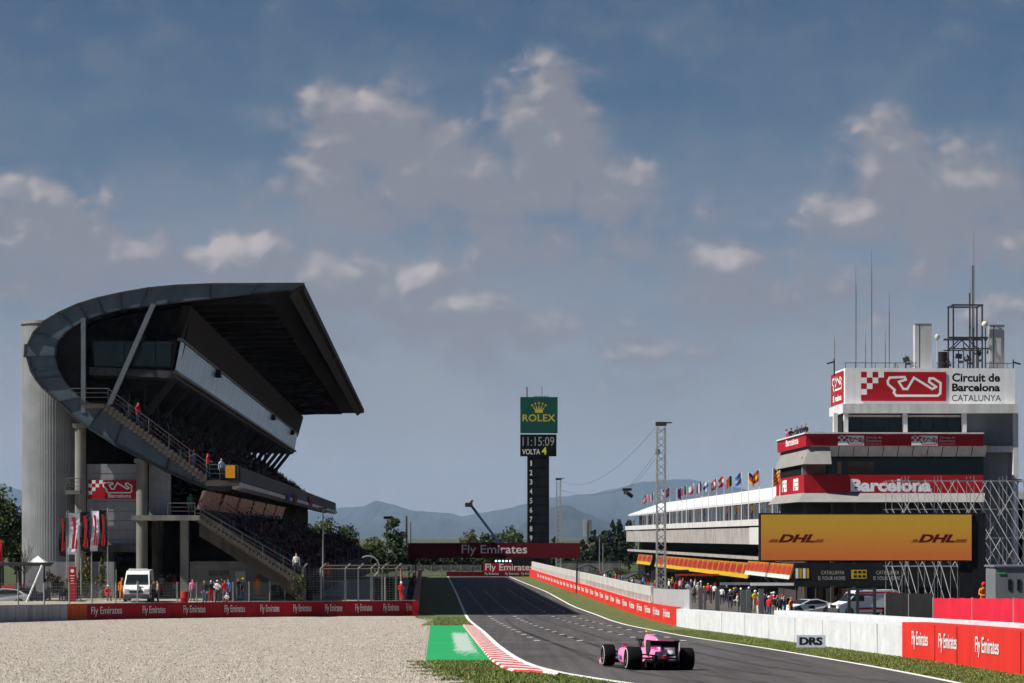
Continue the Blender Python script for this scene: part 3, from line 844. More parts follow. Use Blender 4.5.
for i in range(26):
    f = i / 26; x0, z0 = gq(200, 518); x1, z1 = gq(300, 582)
    x, z = x0 + (x1 - x0) * f, z0 + (z1 - z0) * f
    st.box(x, x + .36, -1.9, -.62, z - .4, z)
st.build('stair', mat('stair_concrete', (.07, .064, .058), .9, .2, 1), gs)
railing([gq(196.7, 521.5), gq(203, 522), gq(305, 581)], 'railing', h=1.0, y=-1.85, step=1.6)
railing([gq(203, 519), gq(305, 577)], 'railing', h=1.1, y=1.0, step=2.2)
MB().prism([gq(134, 515.4), gq(202, 515.4), gq(202, 520.5), gq(134, 520.5)], -1.9, 8, 'y').build('landing', C_CONC, gs)
railing([gq(170, 515.3), gq(197, 515.3)], 'railing', h=.95, y=-1.7, step=1.1)
# mesh barriers between the blocks of the lower tier
for i in range(5):
    mb = MB()
    y = 24 + i * 30
    for o in (.5, .95): mb.cyl((B0[0], y, B0[1] + o), (B1[0], y, B1[1] + o), .03, None, 5, 0, False)
    mb.build('aisle_rail', C_RAIL, gs)
# tilted lounge glass below the upper tier; crowd reflections painted into its colour
def painted_reflection_mat():
    m = bpy.data.materials.new('painted_reflection'); m.use_nodes = True; t = m.node_tree; b = t.nodes['Principled BSDF']
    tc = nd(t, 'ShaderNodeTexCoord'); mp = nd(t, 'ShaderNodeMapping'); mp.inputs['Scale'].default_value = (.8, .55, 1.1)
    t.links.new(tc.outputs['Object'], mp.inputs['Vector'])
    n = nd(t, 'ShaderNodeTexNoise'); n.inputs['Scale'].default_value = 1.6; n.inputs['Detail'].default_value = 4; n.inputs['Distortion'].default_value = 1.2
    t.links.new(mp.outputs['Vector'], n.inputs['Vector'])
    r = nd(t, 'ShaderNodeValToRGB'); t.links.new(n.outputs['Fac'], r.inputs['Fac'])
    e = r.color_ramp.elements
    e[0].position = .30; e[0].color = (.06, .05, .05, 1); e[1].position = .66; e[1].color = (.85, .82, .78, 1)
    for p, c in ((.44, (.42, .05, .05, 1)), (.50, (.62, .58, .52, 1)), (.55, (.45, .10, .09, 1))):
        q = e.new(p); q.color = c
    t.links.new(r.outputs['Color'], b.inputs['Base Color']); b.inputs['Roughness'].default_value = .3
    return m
M_REFLECT = painted_reflection_mat()
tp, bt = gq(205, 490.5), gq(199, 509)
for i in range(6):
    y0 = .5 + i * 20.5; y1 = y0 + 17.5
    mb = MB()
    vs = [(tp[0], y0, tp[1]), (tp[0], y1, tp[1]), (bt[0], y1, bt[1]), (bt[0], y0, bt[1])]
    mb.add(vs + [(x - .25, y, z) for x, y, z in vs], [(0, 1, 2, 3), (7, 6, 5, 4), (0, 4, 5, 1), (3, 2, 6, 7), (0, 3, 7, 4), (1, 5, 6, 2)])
    mb.build('painted_reflection', M_REFLECT, gs)
# round columns, pillar, walls under the stand
for px, dt, r, py in ((80.5, 1.5, .45, 428), (142, 1.2, .46, 463), (158, 12, .52, 520), (109, 12, .5, 520), (172, 24, .6, 520), (141, 40, .6, 520)):
    x, z = gq(px, py, dt)
    mb = MB().cyl((x, dt, -.2), (x, dt, z), r, r, 24); mb.box(x - r * 1.3, x + r * 1.3, dt - r, dt + r, z, z + .35)
    mb.build('column', C_CONC, gs)
x, z = gq(185, 528); MB().box(x - .33, x + .33, -.7, .0, -.2, z + 1).build('pillar', C_CONC, gs)
sw = MB().box(gq(87, 0, 2.6)[0], gq(137, 0, 2.6)[0], 2.6, 3.0, gq(0, 545)[1], gq(0, 463)[1]).build('panel_wall', C_GREYP, gs)
mb = MB()
for q in range(1, 9):
    z = gq(0, 463 + q * 9.6)[1]; mb.box(gq(87, 0)[0], gq(136, 0)[0], 2.585, 2.6, z, z + .03)
mb.build('panel_joint', C_CONCD, sw)
MB().box(gq(86, 0)[0], gq(138, 0)[0], 1.8, 5, gq(0, 552)[1], gq(0, 545.2)[1]).build('lintel', C_CONCD, gs)
MB().box(gq(146, 0)[0], gq(168, 0)[0], 2.2, 2.6, gq(0, 516)[1], gq(0, 463)[1]).build('panel_wall', C_GREYP, gs)
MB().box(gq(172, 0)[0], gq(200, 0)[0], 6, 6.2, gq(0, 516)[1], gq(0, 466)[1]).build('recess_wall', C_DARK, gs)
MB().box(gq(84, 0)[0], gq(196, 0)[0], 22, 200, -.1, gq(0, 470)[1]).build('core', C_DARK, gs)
# circuit sign on the panel wall
zs0, zs1 = gq(0, 498.4)[1], gq(0, 479.4)[1]; xs0, xs1 = gq(88.4, 0, 2.5)[0], gq(136.3, 0, 2.5)[0]
sg = MB().box(xs0, xs1, 2.42, 2.56, zs0, zs1).build('circuit_sign', C_RED, gs)
s = (zs1 - zs0) / 5.2
mb = MB(); put_checks(mb, (xs0, 2.42, zs1 - 3 * s), (1, 0, 0), s, [(0, 1), (1, 2), (1, 0), (2, 1), (0, -1), (3, 2)]); mb.build('chequer', C_WHITE, sg, fix=False)
mb = MB(); put_circuit(mb, (xs0 + 1.2, 2.42, zs0 + .50), (1, 0, 0), 2.3, .82, .10); mb.build('track_outline', C_WHITE, sg, fix=False)
mb = MB(); put_text(mb, 'Barcelona', (xs0 + 1.6, 2.42, zs0 + .1), (1, 0, 0), 1.85, .3, offset=.02); mb.build('lettering', C_WHITE, sg, fix=False)
# stair tower
cx, _ = gq(53.5, 0, 4.2)
mb = MB(); prof = []
zt = gq(0, 321)[1]; nseg = 144; vs = []
for z in (-.3, zt):
    for i in range(nseg):
        t = 2 * PI * i / nseg; r = 2.52 + (.016 if i % 2 else 0)
        vs.append((cx + r * math.cos(t), 4.2 + r * math.sin(t), z))
mb.add(vs, [(i, (i + 1) % nseg, nseg + (i + 1) % nseg, nseg + i) for i in range(nseg)])
tw = mb.build('stair_tower', mat('ribbed_concrete', (.185, .195, .205), .85, .16, .5, stain=.08, bump=.25, bscale=5), gs)
MB().cyl((cx, 4.2, zt), (cx, 4.2, zt + .22), 2.66, 2.66, 48).build('coping', C_CONC, tw)
mb = MB().box(gq(64, 0)[0], gq(79, 0)[0], .6, 2, gq(0, 494)[1], gq(0, 490)[1]); mb.build('balcony', C_CONC, gs)
railing([gq(64, 490), gq(79, 490)], 'railing', h=.95, y=.7, step=.6)
MB().box(gq(20, 0)[0], gq(112, 0)[0], 1.4, 2.4, -.3, gq(0, 562)[1]).build('plinth_wall', mat('plinth', (.24, .25, .28), .8, .1, .7, stain=.2), gs)
# ground floor rooms beside the pillar
gr = MB().box(gq(186, 0)[0], gq(268, 0)[0], 3.5, 9, -.2, gq(0, 562)[1]).build('service_room', mat('service_grey', (.24, .245, .25), .8, .1, .8, stain=.15), gs)
MB().box(gq(232, 0)[0], gq(242.5, 0)[0], 3.40, 3.49, -.05, gq(0, 572)[1]).build('door', mat('door_white', (.5, .51, .53), .6, .05), gr)
MB().box(gq(205, 0)[0], gq(215, 0)[0], 3.40, 3.49, gq(0, 576.5)[1], gq(0, 571.5)[1]).build('window', C_GLASS, gr)
MB().box(gq(216, 0)[0], gq(225.5, 0)[0], 3.40, 3.49, gq(0, 576.5)[1], gq(0, 571.5)[1]).build('window', C_GLASS, gr)
MB().box(gq(191, 0)[0], gq(199, 0)[0], 3.42, 3.49, gq(0, 569)[1], gq(0, 566)[1]).build('notice', C_GREYP, gr)
x0, x1 = gq(267, 0)[0], gq(305, 0)[0]
MB().box(x0, x1, 6, 9, -.2, gq(0, 588)[1]).build('under_stair_wall', C_CONCD, gs)

# the spectators: too many to count
def crowd(name, label, seats, fill, seed):
    rr = random.Random(seed); mb = MB()
    for (x, z), y0, y1 in seats:
        y = y0
        while y < y1:
            y += rr.uniform(.5, .75) * (1 + y * .004)
            if rr.random() > fill: continue
            h = rr.uniform(.78, .95) if rr.random() < .8 else rr.uniform(1.4, 1.65)
            w2 = rr.uniform(.19, .25); mi = rr.choices(range(7), (5, 3, 2, 2, 1, 2, 2))[0]
            xx = x - .3 + rr.uniform(-.1, .1)
            c = [(xx + a * w2 * .7 * q, y + b * w2 * q, z + zz) for zz, q in ((0, 1.1), (h * .62, 1), (h * .74, .5)) for a, b in ((-1, -1), (1, -1), (1, 1), (-1, 1))]
            mb.add(c, [(0, 1, 5, 4), (1, 2, 6, 5), (2, 3, 7, 6), (3, 0, 4, 7), (4, 5, 9, 8), (5, 6, 10, 9), (6, 7, 11, 10), (7, 4, 8, 11), (8, 9, 10, 11)], mi)
            hz_ = z + h * .86; r = .105
            mb.add([(xx + r, y, hz_), (xx - r, y, hz_), (xx, y + r, hz_), (xx, y - r, hz_), (xx, y, hz_ + r * 1.25), (xx, y, hz_ - r * 1.25)],
                   [(0, 2, 4), (2, 1, 4), (1, 3, 4), (3, 0, 4), (2, 0, 5), (1, 2, 5), (3, 1, 5), (0, 3, 5)], 7 if rr.random() < .6 else rr.choice((3, 4, 8)))
    cols = [(.014, .014, .016), (.03, .032, .04), (.06, .012, .012), (.14, .135, .13), (.12, .014, .018), (.03, .035, .07), (.045, .045, .045), (.07, .045, .034), (.012, .01, .009)]
    o = mb.build(name, [mat('crowd_%s' % ('ink', 'slate', 'maroon', 'pale', 'red', 'navy', 'grey', 'skin', 'hair')[i], c, .9, 0) for i, c in enumerate(cols)], None, fix=False)
    o.location = S(N0, T0, Z0); o.rotation_euler = (0, 0, YAW)
    return tag(o, label, 'crowd', kind='stuff')
crowd('crowd', 'dense crowd of spectators seated on the upper tier below the roof', [(STEPS[2 * i + 1], 1.2, 222) for i in range(NR)], .85, 5)
crowd('crowd', 'dense crowd of spectators seated on the lower tier behind the debris fence', [(LSTEPS[2 * i + 1], 2, 220 if i < 10 else 110) for i in range(NL - 5)], .85, 6)
# ================================================================ people
def skin_body(joints, bones, radii, rootj=0, lev=1):
    """one continuous surface grown round a jointed skeleton"""
    me = bpy.data.meshes.new('body_build')
    me.from_pydata([Vector(j) for j in joints], bones, [])
    o = bpy.data.objects.new('body_build', me); COL.objects.link(o)
    sk = o.modifiers.new('skin', 'SKIN')
    sv = me.skin_vertices[0].data if me.skin_vertices else None
    if sv is None:
        bm = bmesh.new(); bm.from_mesh(me); bm.verts.layers.skin.verify(); bm.to_mesh(me); bm.free(); sv = me.skin_vertices[0].data
    for i, r in enumerate(radii):
        sv[i].radius = r if isinstance(r, tuple) else (r, r)
        sv[i].use_root = (i == rootj)
    ss = o.modifiers.new('sub', 'SUBSURF'); ss.levels = lev; ss.render_levels = lev
    dg = bpy.context.evaluated_depsgraph_get()
    out = bpy.data.meshes.new_from_object(o.evaluated_get(dg))
    bpy.data.objects.remove(o); bpy.data.meshes.remove(me)
    return out
def make_body(name, arms='down', legs='stand', lean=0.0):
    """standing figure 1.75 m tall facing -y; slots: top, trousers, skin, shoes"""
    J, B, Rr, rg = [], [], [], []
    def j(p, r, par=None):
        J.append(p); Rr.append(r)
        if par is not None: B.append((par, len(J) - 1))
        return len(J) - 1
    hz_ = .95 if legs != 'sit' else .50
    dz = hz_ - .95
    ly = -lean
    pel = j((0, 0, hz_), (.16, .11))
    wai = j((0, ly * .3, 1.12 + dz), (.145, .105), pel)
    che = j((0, ly * .8, 1.32 + dz), (.175, .12), wai)
    nb = j((0, ly, 1.46 + dz), (.085, .075), che)
    nk = j((0, ly * 1.05, 1.53 + dz), (.055, .058), nb)
    hd = j((0, ly * 1.1 - .02, 1.63 + dz), (.078, .095), nk)
    ht = j((0, ly * 1.1 - .015, 1.715 + dz), (.062, .075), hd)
    for s in (-1, 1):
        sh = j((s * .185, ly * .9, 1.41 + dz), .068, che)
        if arms == 'down': e, w_, h = (s * .245, ly + .02, 1.14 + dz), (s * .25, ly - .05, .90 + dz), (s * .245, ly - .08, .80 + dz)
        elif arms == 'fold': e, w_, h = (s * .26, ly - .08, 1.17 + dz), (s * .06, ly - .24, 1.20 + dz), (-s * .04, ly - .25, 1.22 + dz)
        elif arms == 'raise': e, w_, h = ((s * .30, ly - .12, 1.30 + dz), (s * .17, ly - .27, 1.52 + dz), (s * .10, ly - .25, 1.60 + dz)) if s > 0 else ((s * .245, ly + .02, 1.14 + dz), (s * .25, ly - .08, .91 + dz), (s * .24, ly - .11, .82 + dz))
        else: e, w_, h = (s * .28, ly - .04, 1.16 + dz), (s * .20, ly - .26, 1.10 + dz), (s * .17, ly - .35, 1.11 + dz)
        el = j(e, .045, sh); wr = j(w_, .034, el)
        hn = j(h, (.042, .026), wr)
        d = (Vector(h) - Vector(w_)).normalized()
        sd = d.cross(Vector((0, 1, 0))); sd = sd.normalized() if sd.length > .1 else Vector((1, 0, 0))
        rg.append((Vector(h), d, sd, s))
        if legs == 'sit':
            kn, an, to = (s * .13, -.42, .50), (s * .13, -.40, .09), (s * .14, -.54, .04)
        elif legs == 'walk':
            kn, an, to = (s * .10, -.14 if s > 0 else .02, .50), (s * .10, -.20 if s > 0 else .24, .09 if s > 0 else .14), (s * .12, -.34 if s > 0 else .12, .04)
        else:
            kn, an, to = (s * .115, -.02, .50), (s * .125, .03, .09), (s * .15, -.12, .04)
        hp = j((s * .095, 0, hz_ - .07), .10, pel)
        k_ = j(kn, .062, hp); a_ = j(an, .045, k_); j(to, (.045, .035), a_)
    me = skin_body(J, B, Rr, 0, 1)
    mb = MB()
    zs = [v.co.z for v in me.vertices]; zmin = min(zs)
    for p in me.polygons:
        c = p.center
        hand = min((c - h).length for h, _, _, _ in rg) < .075
        mi = 1
        if c.z > 1.50 + dz: mi = 2
        elif hand: mi = 2
        elif c.z < .115 + (.0): mi = 3
        elif c.z > .97 + dz or abs(c.x) > .205: mi = 0
        if arms in ('fold', 'raise', 'fwd') and c.z > .97 + dz and not hand and c.z <= 1.50 + dz: mi = 0
        b = len(mb.v)
        mb.v += [tuple(me.vertices[i].co) for i in p.vertices]
        mb.f.append(tuple(range(b, b + len(p.vertices)))); mb.m.append(mi); mb.sm.append(True)
    bpy.data.meshes.remove(me)
    for h, d, sd, s in rg:                             # four fingers and a thumb on each hand
        up = sd.cross(d)
        for q in range(4):
            o = h + sd * ((q - 1.5) * .019) - d * .01
            L = (.068, .082, .088, .074)[q] if s > 0 else (.074, .088, .082, .068)[q]
            mid = o + d * (L * .55) ; tip = mid + (d * .8 + up * .45).normalized() * (L * .5)
            mb.cyl(o, mid, .0095, .0085, 5, 2); mb.cyl(mid, tip, .0085, .006, 5, 2)
        o = h - d * .03 + sd * (.036 * s)
        mb.cyl(o, o + (d * .6 + sd * s * .7).normalized() * .045, .011, .008, 5, 2)
    hy = ly * 1.1 - .02
    mb.add([(-.014, hy - .092, 1.605 + dz), (.014, hy - .092, 1.605 + dz), (0, hy - .122, 1.60 + dz), (0, hy - .09, 1.655 + dz)], [(0, 1, 2), (0, 2, 3), (2, 1, 3)], 2)
    for s in (-1, 1):
        mb.ball((s * .032, hy - .086, 1.648 + dz), .011, 6, 4, 3); mb.ball((s * .08, hy + .01, 1.63 + dz), .022, 6, 4, 2, (.5, .8, 1.3))
    mb.box(-.024, .024, hy - .093, hy - .08, 1.575 + dz, 1.582 + dz, 3)
    m = mb.mesh(name, [C_BLACK] * 4)
    bm = bmesh.new(); bm.from_mesh(m); bmesh.ops.remove_doubles(bm, verts=bm.verts, dist=1e-5); bmesh.ops.recalc_face_normals(bm, faces=bm.faces); bm.to_mesh(m); bm.free()
    return m, hy, dz
BODY = {}
for key, (a, l, ln) in {'stand': ('down', 'stand', 0), 'fold': ('fold', 'stand', .02), 'walk': ('fwd', 'walk', .06), 'raise': ('raise', 'stand', 0), 'fwd': ('fwd', 'stand', .05), 'sit': ('fwd', 'sit', .08)}.items():
    BODY[key] = make_body('person_body', a, l, ln)
def head_mesh(kind):
    mb = MB()
    if kind == 'hair':
        for jj in range(1): pass
        mb.ball((0, .012, 1.655), .094, 10, 7, 0, (.9, 1.08, 1.0))
        mb.v = [(x, y + (.03 if y < -.03 and z < 1.69 else 0), z) for x, y, z in mb.v]
    elif kind == 'cap':
        mb.ball((0, .0, 1.675), .096, 10, 6, 0, (.92, 1.05, .8))
        mb.prism([(-.07, -.07), (.07, -.07), (.06, -.19), (0, -.21), (-.06, -.19)], 1.668, 1.683, 'z')
    else:
        mb.ball((0, -.01, 1.655), .128, 12, 9, 0, (.9, 1.06, 1.05))
        mb.box(-.075, .075, -.148, -.12, 1.63, 1.69, 0)
    return mb.mesh(kind, [C_BLACK])
HEAD = {k: head_mesh(k) for k in ('hair', 'cap', 'helmet')}
CLOTH = {'white': (.72,.72,.72), 'red': (.55,.02,.025), 'black': (.018,.018,.02), 'navy': (.02,.03,.09), 'grey': (.22,.22,.23), 'blue': (.07,.17,.42), 'pink': (.75,.22,.42), 'orange': (.75,.20,.02), 'dark grey': (.06,.06,.065), 'pale blue': (.35,.47,.62), 'beige': (.45,.36,.26), 'denim': (.06,.09,.17), 'yellow': (.75,.55,.05), 'green': (.04,.22,.10), 'silver': (.35,.36,.38)}
def cl(c): return mat('cloth_' + c.replace(' ', '_'), CLOTH[c], .85, .10, 8)
SKIN = [mat('skin_light', (.48,.29,.21), .6, .04, 20), mat('skin_tan', (.33,.19,.13), .6, .04, 20)]
HAIRS = {'black': mat('hair_black', (.012,.011,.01), .6, 0), 'brown': mat('hair_brown', (.06,.035,.02), .6, 0), 'fair': mat('hair_fair', (.28,.19,.09), .6, 0)}
PRNG = random.Random(21)
def person(loc, face, pose, top, legs, head, label, group=None, scale=1.0):
    """head: ('hair'|'cap'|'helmet', colour); face: compass angle the figure looks to, 0 = towards the camera"""
    me, hy, dz = BODY[pose]
    o = bpy.data.objects.new('person', me); COL.objects.link(o)
    o.location = loc; o.rotation_euler = (0, 0, math.radians(face)); o.scale = (scale,) * 3
    for i, m in enumerate((cl(top), cl(legs), PRNG.choice(SKIN), C_BLACK)):
        o.material_slots[i].link = 'OBJECT'; o.material_slots[i].material = m
    if head:
        h = bpy.data.objects.new(head[0], HEAD[head[0]]); COL.objects.link(h); h.parent = o
        h.location = (0, hy + .02, dz)
        h.material_slots[0].link = 'OBJECT'
        h.material_slots[0].material = HAIRS[head[1]] if head[0] == 'hair' else cl(head[1])
    return tag(o, label, 'person', group)
# ================================================================ walls with lettering
class Path:
    def __init__(s, pts):
        s.p = [Vector((a, b)) for a, b in pts]; s.s = [0.0]
        for a, b in zip(s.p, s.p[1:]): s.s.append(s.s[-1] + (b - a).length)
        s.L = s.s[-1]
    def at(s, q):
        q = min(max(q, 0), s.L)
        for i in range(len(s.p) - 1):
            if q <= s.s[i + 1] or i == len(s.p) - 2:
                a, b = s.p[i], s.p[i + 1]
                d = (b - a).normalized()
                return a + d * (q - s.s[i]), d
    def of_px(s, px, z=None):
        best = None
        for i in range(1601):
            q = s.L * i / 1600; p, _ = s.at(q)
            e = abs(CX + p.x * F / p.y - px)
            if best is None or e < best[0]: best = (e, q)
        return best[1]
def wall(path, q0, q1, h, th, name, m, parent, dz=0.0, out=0.0, step=1.5, bottom=-.12):
    """upright slab along a path, its face on the path; thickness away to the right of the walking direction"""
    n = max(1, int((q1 - q0) / step)); vs = []
    for i in range(n + 1):
        p, d = path.at(q0 + (q1 - q0) * i / n)
        r = Vector((d.y, -d.x)); a = p - r * out; b = p + r * th; z = zg(p.y) + dz
        vs += [(a.x, a.y, z + bottom), (a.x, a.y, z + h), (b.x, b.y, z + h), (b.x, b.y, z + bottom)]
    mb = MB()
    mb.add(vs, [(4 * i + k, 4 * i + (k + 1) % 4, 4 * i + 4 + (k + 1) % 4, 4 * i + 4 + k) for i in range(n) for k in range(4)])
    mb.add(vs[:4], [(0, 1, 2, 3)]); mb.add(vs[-4:], [(3, 2, 1, 0)])
    return mb.build(name, m, parent)
def wall_text(path, qc, w, zb, h, txt, m, parent, out=.06, flip=False, offset=.012, dz=0.0, **kw):
    p, d = path.at(qc)
    q0, _ = path.at(qc - w / 2); q1, _ = path.at(qc + w / 2)
    d = (q1 - q0).normalized(); r = Vector((d.y, -d.x))
    z = zg(p.y) + dz
    ux = Vector((d.x, d.y, (zg(q1.y) - zg(q0.y)) / w))
    if flip: ux = -ux
    st = q1 if flip else q0
    o = Vector((st.x, st.y, zg(st.y) + dz + zb)) - Vector((r.x, r.y, 0)) * out
    mb = MB(); put_text(mb, txt, o, ux, w, h, offset=offset, **kw)
    return mb.build('lettering', m, parent, fix=False)
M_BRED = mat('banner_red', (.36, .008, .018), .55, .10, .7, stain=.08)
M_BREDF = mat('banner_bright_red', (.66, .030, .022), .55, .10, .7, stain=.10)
M_LET = mat('banner_lettering', (.72, .70, .70), .55, .05, 2)
M_WALLG = mat('barrier_concrete', (.36, .37, .40), .85, .14, .8, stain=.25)
M_WALLW = mat('white_cover', (.63, .64, .67), .6, .08, .9, stain=.06, bump=.8, bscale=1.3, bdist=.10)

LB = Path([(p.x, p.y) for p in (G(x, y) for x, y in ((-70, 624.8), (0, 622.4), (60, 620.6), (120, 619.1), (170, 618.2), (220, 617.5), (270, 616.9), (320, 616.4), (370, 616.0), (416, 615.6)))])
bar = thing('trackside_barrier', 'low barrier behind the gravel trap, grey then orange then red with white lettering', 'barrier', (0, 0, 0))
qa, qb, qc_, qd = 0, LB.of_px(67), LB.of_px(87), LB.L
# the wall's face looks to the camera, so its thickness goes away from it
def lwall(*a, **k): return wall(*a, **k)
LBr = Path([(p.x, p.y) for p in reversed(LB.p)])
def rv(q): return LB.L - q
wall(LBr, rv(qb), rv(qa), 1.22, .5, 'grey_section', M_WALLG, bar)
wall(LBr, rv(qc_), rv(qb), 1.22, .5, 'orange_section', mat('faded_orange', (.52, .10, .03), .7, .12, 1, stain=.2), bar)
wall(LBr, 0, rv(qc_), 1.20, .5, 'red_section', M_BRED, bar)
wall(LBr, 0, rv(qb), .035, .52, 'top_strip', mat('strip_pale', (.5, .5, .5), .8, .15, 2), bar, dz=1.21, bottom=0)
for px, wpx in zip((106, 153.5, 194, 234.5, 269.5, 302, 333.5, 363.5, 391, 410.5), (31, 23, 22, 20.5, 19, 18, 17, 16.5, 15.5, 9.5)):
    q0, q1 = LBr.of_px(px + wpx / 2), LBr.of_px(px - wpx / 2)
    wall_text(LBr, (q0 + q1) / 2, abs(q1 - q0), .24, .74, 'Fly Emirates', M_LET, bar, flip=True)
# second leg of the barrier, up the straight
w2 = thing('straight_barrier', 'dark red barrier running away up the shaded left verge of the straight', 'barrier', S(WN, 210, .1))
P2 = Path([(S(WN, t).x, S(WN, t).y) for t in (211.5, 240, 280, 320, 360, 400, 432)])
pp2 = Path(list(reversed([tuple(v) for v in P2.p])))
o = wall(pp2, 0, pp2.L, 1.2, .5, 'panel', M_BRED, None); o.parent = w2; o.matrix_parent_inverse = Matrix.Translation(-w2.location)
# paddock ground behind it
mb = MB(); vs = []; rows_ = []
for i in range(41):
    p, d = LB.at(LB.L * i / 40); r = Vector((-d.y, d.x)); p = p + r * .52
    far = max(214.0, p.y + 3)
    vs += [(p.x, p.y, zg(p.y) + 1.08), (min(p.x + r.x * 2.5, stw(WN)(p.y + 2.5) - .8), p.y + 2.5, 1.45), (min(p.x + .1, stw(WN)(far) - 1.0), far, 1.66), (min(p.x * 1.04 - 1, stw(WN)(300) - 1.2), 300, 1.66)]
mb.add(vs, [(4 * i + k, 4 * i + 4 + k, 4 * i + 5 + k, 4 * i + 1 + k) for i in range(40) for k in range(3)])
struct(mb.build('paddock_ground', M_PLAT))
# fence posts and wires on the barrier
def zp(Y):
    for (a, b), (c, d) in zip(((198.2, 1.36), (206, 1.60), (214, 1.70)), ((206, 1.60), (214, 1.70), (400, 1.7))):
        if Y <= c: return b + (d - b) * (Y - a) / (c - a)
M_POST = mat('galvanised', (.30, .31, .31), .5, .1, 3, metal=.4)
fen = thing('fence', 'low wire fence on thin grey posts along the top of the gravel trap barrier', 'fence', (0, 0, 0))
ends = []
for px in (2, 21.9, 47.7, 72.3, 95, 118.8, 140, 161, 179.4, 198.8, 216.5, 234.8, 251, 271, 286, 297.7):
    p, d = LB.at(LB.of_px(px)); r = Vector((-d.y, d.x)); p = p + r * .3; z = zg(p.y) + 1.2
    MB().cyl((p.x, p.y, z - .6), (p.x, p.y, z + 1.62), .06, .06, 8).build('post', M_POST, fen)
    ends.append(Vector((p.x, p.y, z)))
mb = MB()
for a, b in zip(ends, ends[1:]):
    for k in range(7): mb.cyl(a + Vector((0, 0, .1 + k * .24)), b + Vector((0, 0, .1 + k * .24)), .007, None, 4, 0, False, False)
    for k in range(12):
        q = a + (b - a) * k / 12; mb.cyl(q, q + Vector((0, 0, 1.55)), .005, None, 3, 0, False, False)
mb.build('wire_mesh', M_POST, fen)
deb = thing('debris_fence', 'tall debris fence of grey posts with cranked tops and wire mesh behind the red barrier', 'fence', (0, 0, 0))
ends = []
for px in (304, 322, 340, 346.4, 359.6, 372.8, 383.7, 391, 397.7, 409):
    p, d = LB.at(LB.of_px(px)); r = Vector((-d.y, d.x)); p = p + r * .4; z = zg(p.y) + 1.1
    if px in (304, 322, 346.4, 359.6, 372.8, 383.7, 397.7):
        mb = MB().cyl((p.x, p.y, z - .6), (p.x, p.y, z + 2.75), .085, .085, 8); mb.cyl((p.x, p.y, z + 2.72), (p.x + .45, p.y - .5, z + 3.15), .075, .06, 8)
        mb.build('post', M_POST, deb)
    ends.append(Vector((p.x, p.y, z)))
mb = MB()
for a, b in zip(ends, ends[1:]):
    for k in range(14): mb.cyl(a + Vector((0, 0, .1 + k * .2)), b + Vector((0, 0, .1 + k * .2)), .009, None, 4, 0, False, False)
    n = max(2, int((b - a).length / .3))
    for k in range(n):
        q = a + (b - a) * k / n; mb.cyl(q, q + Vector((0, 0, 2.7)), .007, None, 3, 0, False, False)
mb.build('wire_mesh', M_POST, deb)
for h in (2.72, 2.98):
    mb = MB()
    for a, b in zip(ends[1:], ends[2:]): mb.cyl(a + Vector((0 if h < 2.8 else .3, 0 if h < 2.8 else -.3, h)), b + Vector((0 if h < 2.8 else .3, 0 if h < 2.8 else -.3, h)), .06, None, 6, 0, False)
    mb.build('top_rail', mat('rail_brown', (.16, .14, .12), .7, .1, 3), deb)

# ================================================================ vehicles on the road
def vehicle(name, label, cat, loc, rz, prof, hw, z_t, tum, body_m, wheels, wr, glass, extra=None, track=None, bevel=.05):
    """side profile (y forward, z) widened to +-hw, leaning in above z_t"""
    root = thing(name, label, cat, loc, rz)
    X = lambda z: hw - tum * max(0.0, z - z_t)
    n = len(prof)
    mb = MB()
    vs = [(-X(z), y, z) for y, z in prof] + [(X(z), y, z) for y, z in prof]
    mb.add(vs, [(i, (i + 1) % n, n + (i + 1) % n, n + i) for i in range(n)])
    mb.add(vs[:n], [tuple(reversed(range(n)))]); mb.add(vs[n:], [tuple(range(n))])
    body = mb.build('body', body_m, root, bevel=bevel)
    body.modifiers['bevel'].angle_limit = math.radians(22)
    for yw in wheels:
        for s in (-1, 1):
            xo = s * (hw - .10)
            M_ = Matrix.Translation((xo, yw, wr)) @ Matrix.Rotation(PI / 2, 4, 'Y')
            mb = MB().lathe([(wr * .6, -.13), (wr * .97, -.12), (wr, -.06), (wr, .06), (wr * .97, .12), (wr * .6, .13)], 22, 0, M_)
            w_ = mb.build('wheel', mat('tyre', (.015, .015, .015), .8, 0), root)
            MB().lathe([(0, .112 * s), (wr * .55, .125 * s), (wr * .62, .10 * s)], 18, 0, M_).build('rim', mat('rim_alloy', (.35, .35, .36), .35, 0, metal=.7), w_)
            arch = MB().lathe([(wr * 1.02, .131 * s), (wr * 1.16, .131 * s)], 20, 0, M_)
            arch.build('wheel_arch', C_BLACK, root)
    for gname, kind, pts in glass:                       # 'side' polygons (y,z); 'face' quads across the car: two (y,z) rows
        if kind == 'side':
            for s in (-1, 1):
                mb = MB(); k = len(pts)
                a = [(s * (X(z) + .012), y, z) for y, z in pts]
                mb.add(a, [tuple(range(k))]); mb.build(gname, C_GLASS, root)
        else:
            (y0, z0), (y1, z1), inset = pts
            dy, dz = y1 - y0, z1 - z0; L = math.hypot(dy, dz); ny, nz = (dz / L, -dy / L)
            if nz < 0 and kind == 'face': ny, nz = -ny, -nz
            o = .02
            mb = MB(); a0, a1 = X(z0) - inset, X(z1) - inset
            mb.add([(-a0, y0 + ny * o, z0 + nz * o), (a0, y0 + ny * o, z0 + nz * o), (a1, y1 + ny * o, z1 + nz * o), (-a1, y1 + ny * o, z1 + nz * o)], [(0, 1, 2, 3)])
            mb.build(gname, C_GLASS, root)
    if extra: extra(root, X)
    return root
VAN = [(2.62, .32), (2.72, .45), (2.72, .80), (2.58, 1.05), (2.15, 1.28), (1.30, 2.18), (.95, 2.40), (-2.6, 2.46), (-2.75, 2.35), (-2.80, .9), (-2.75, .35)]
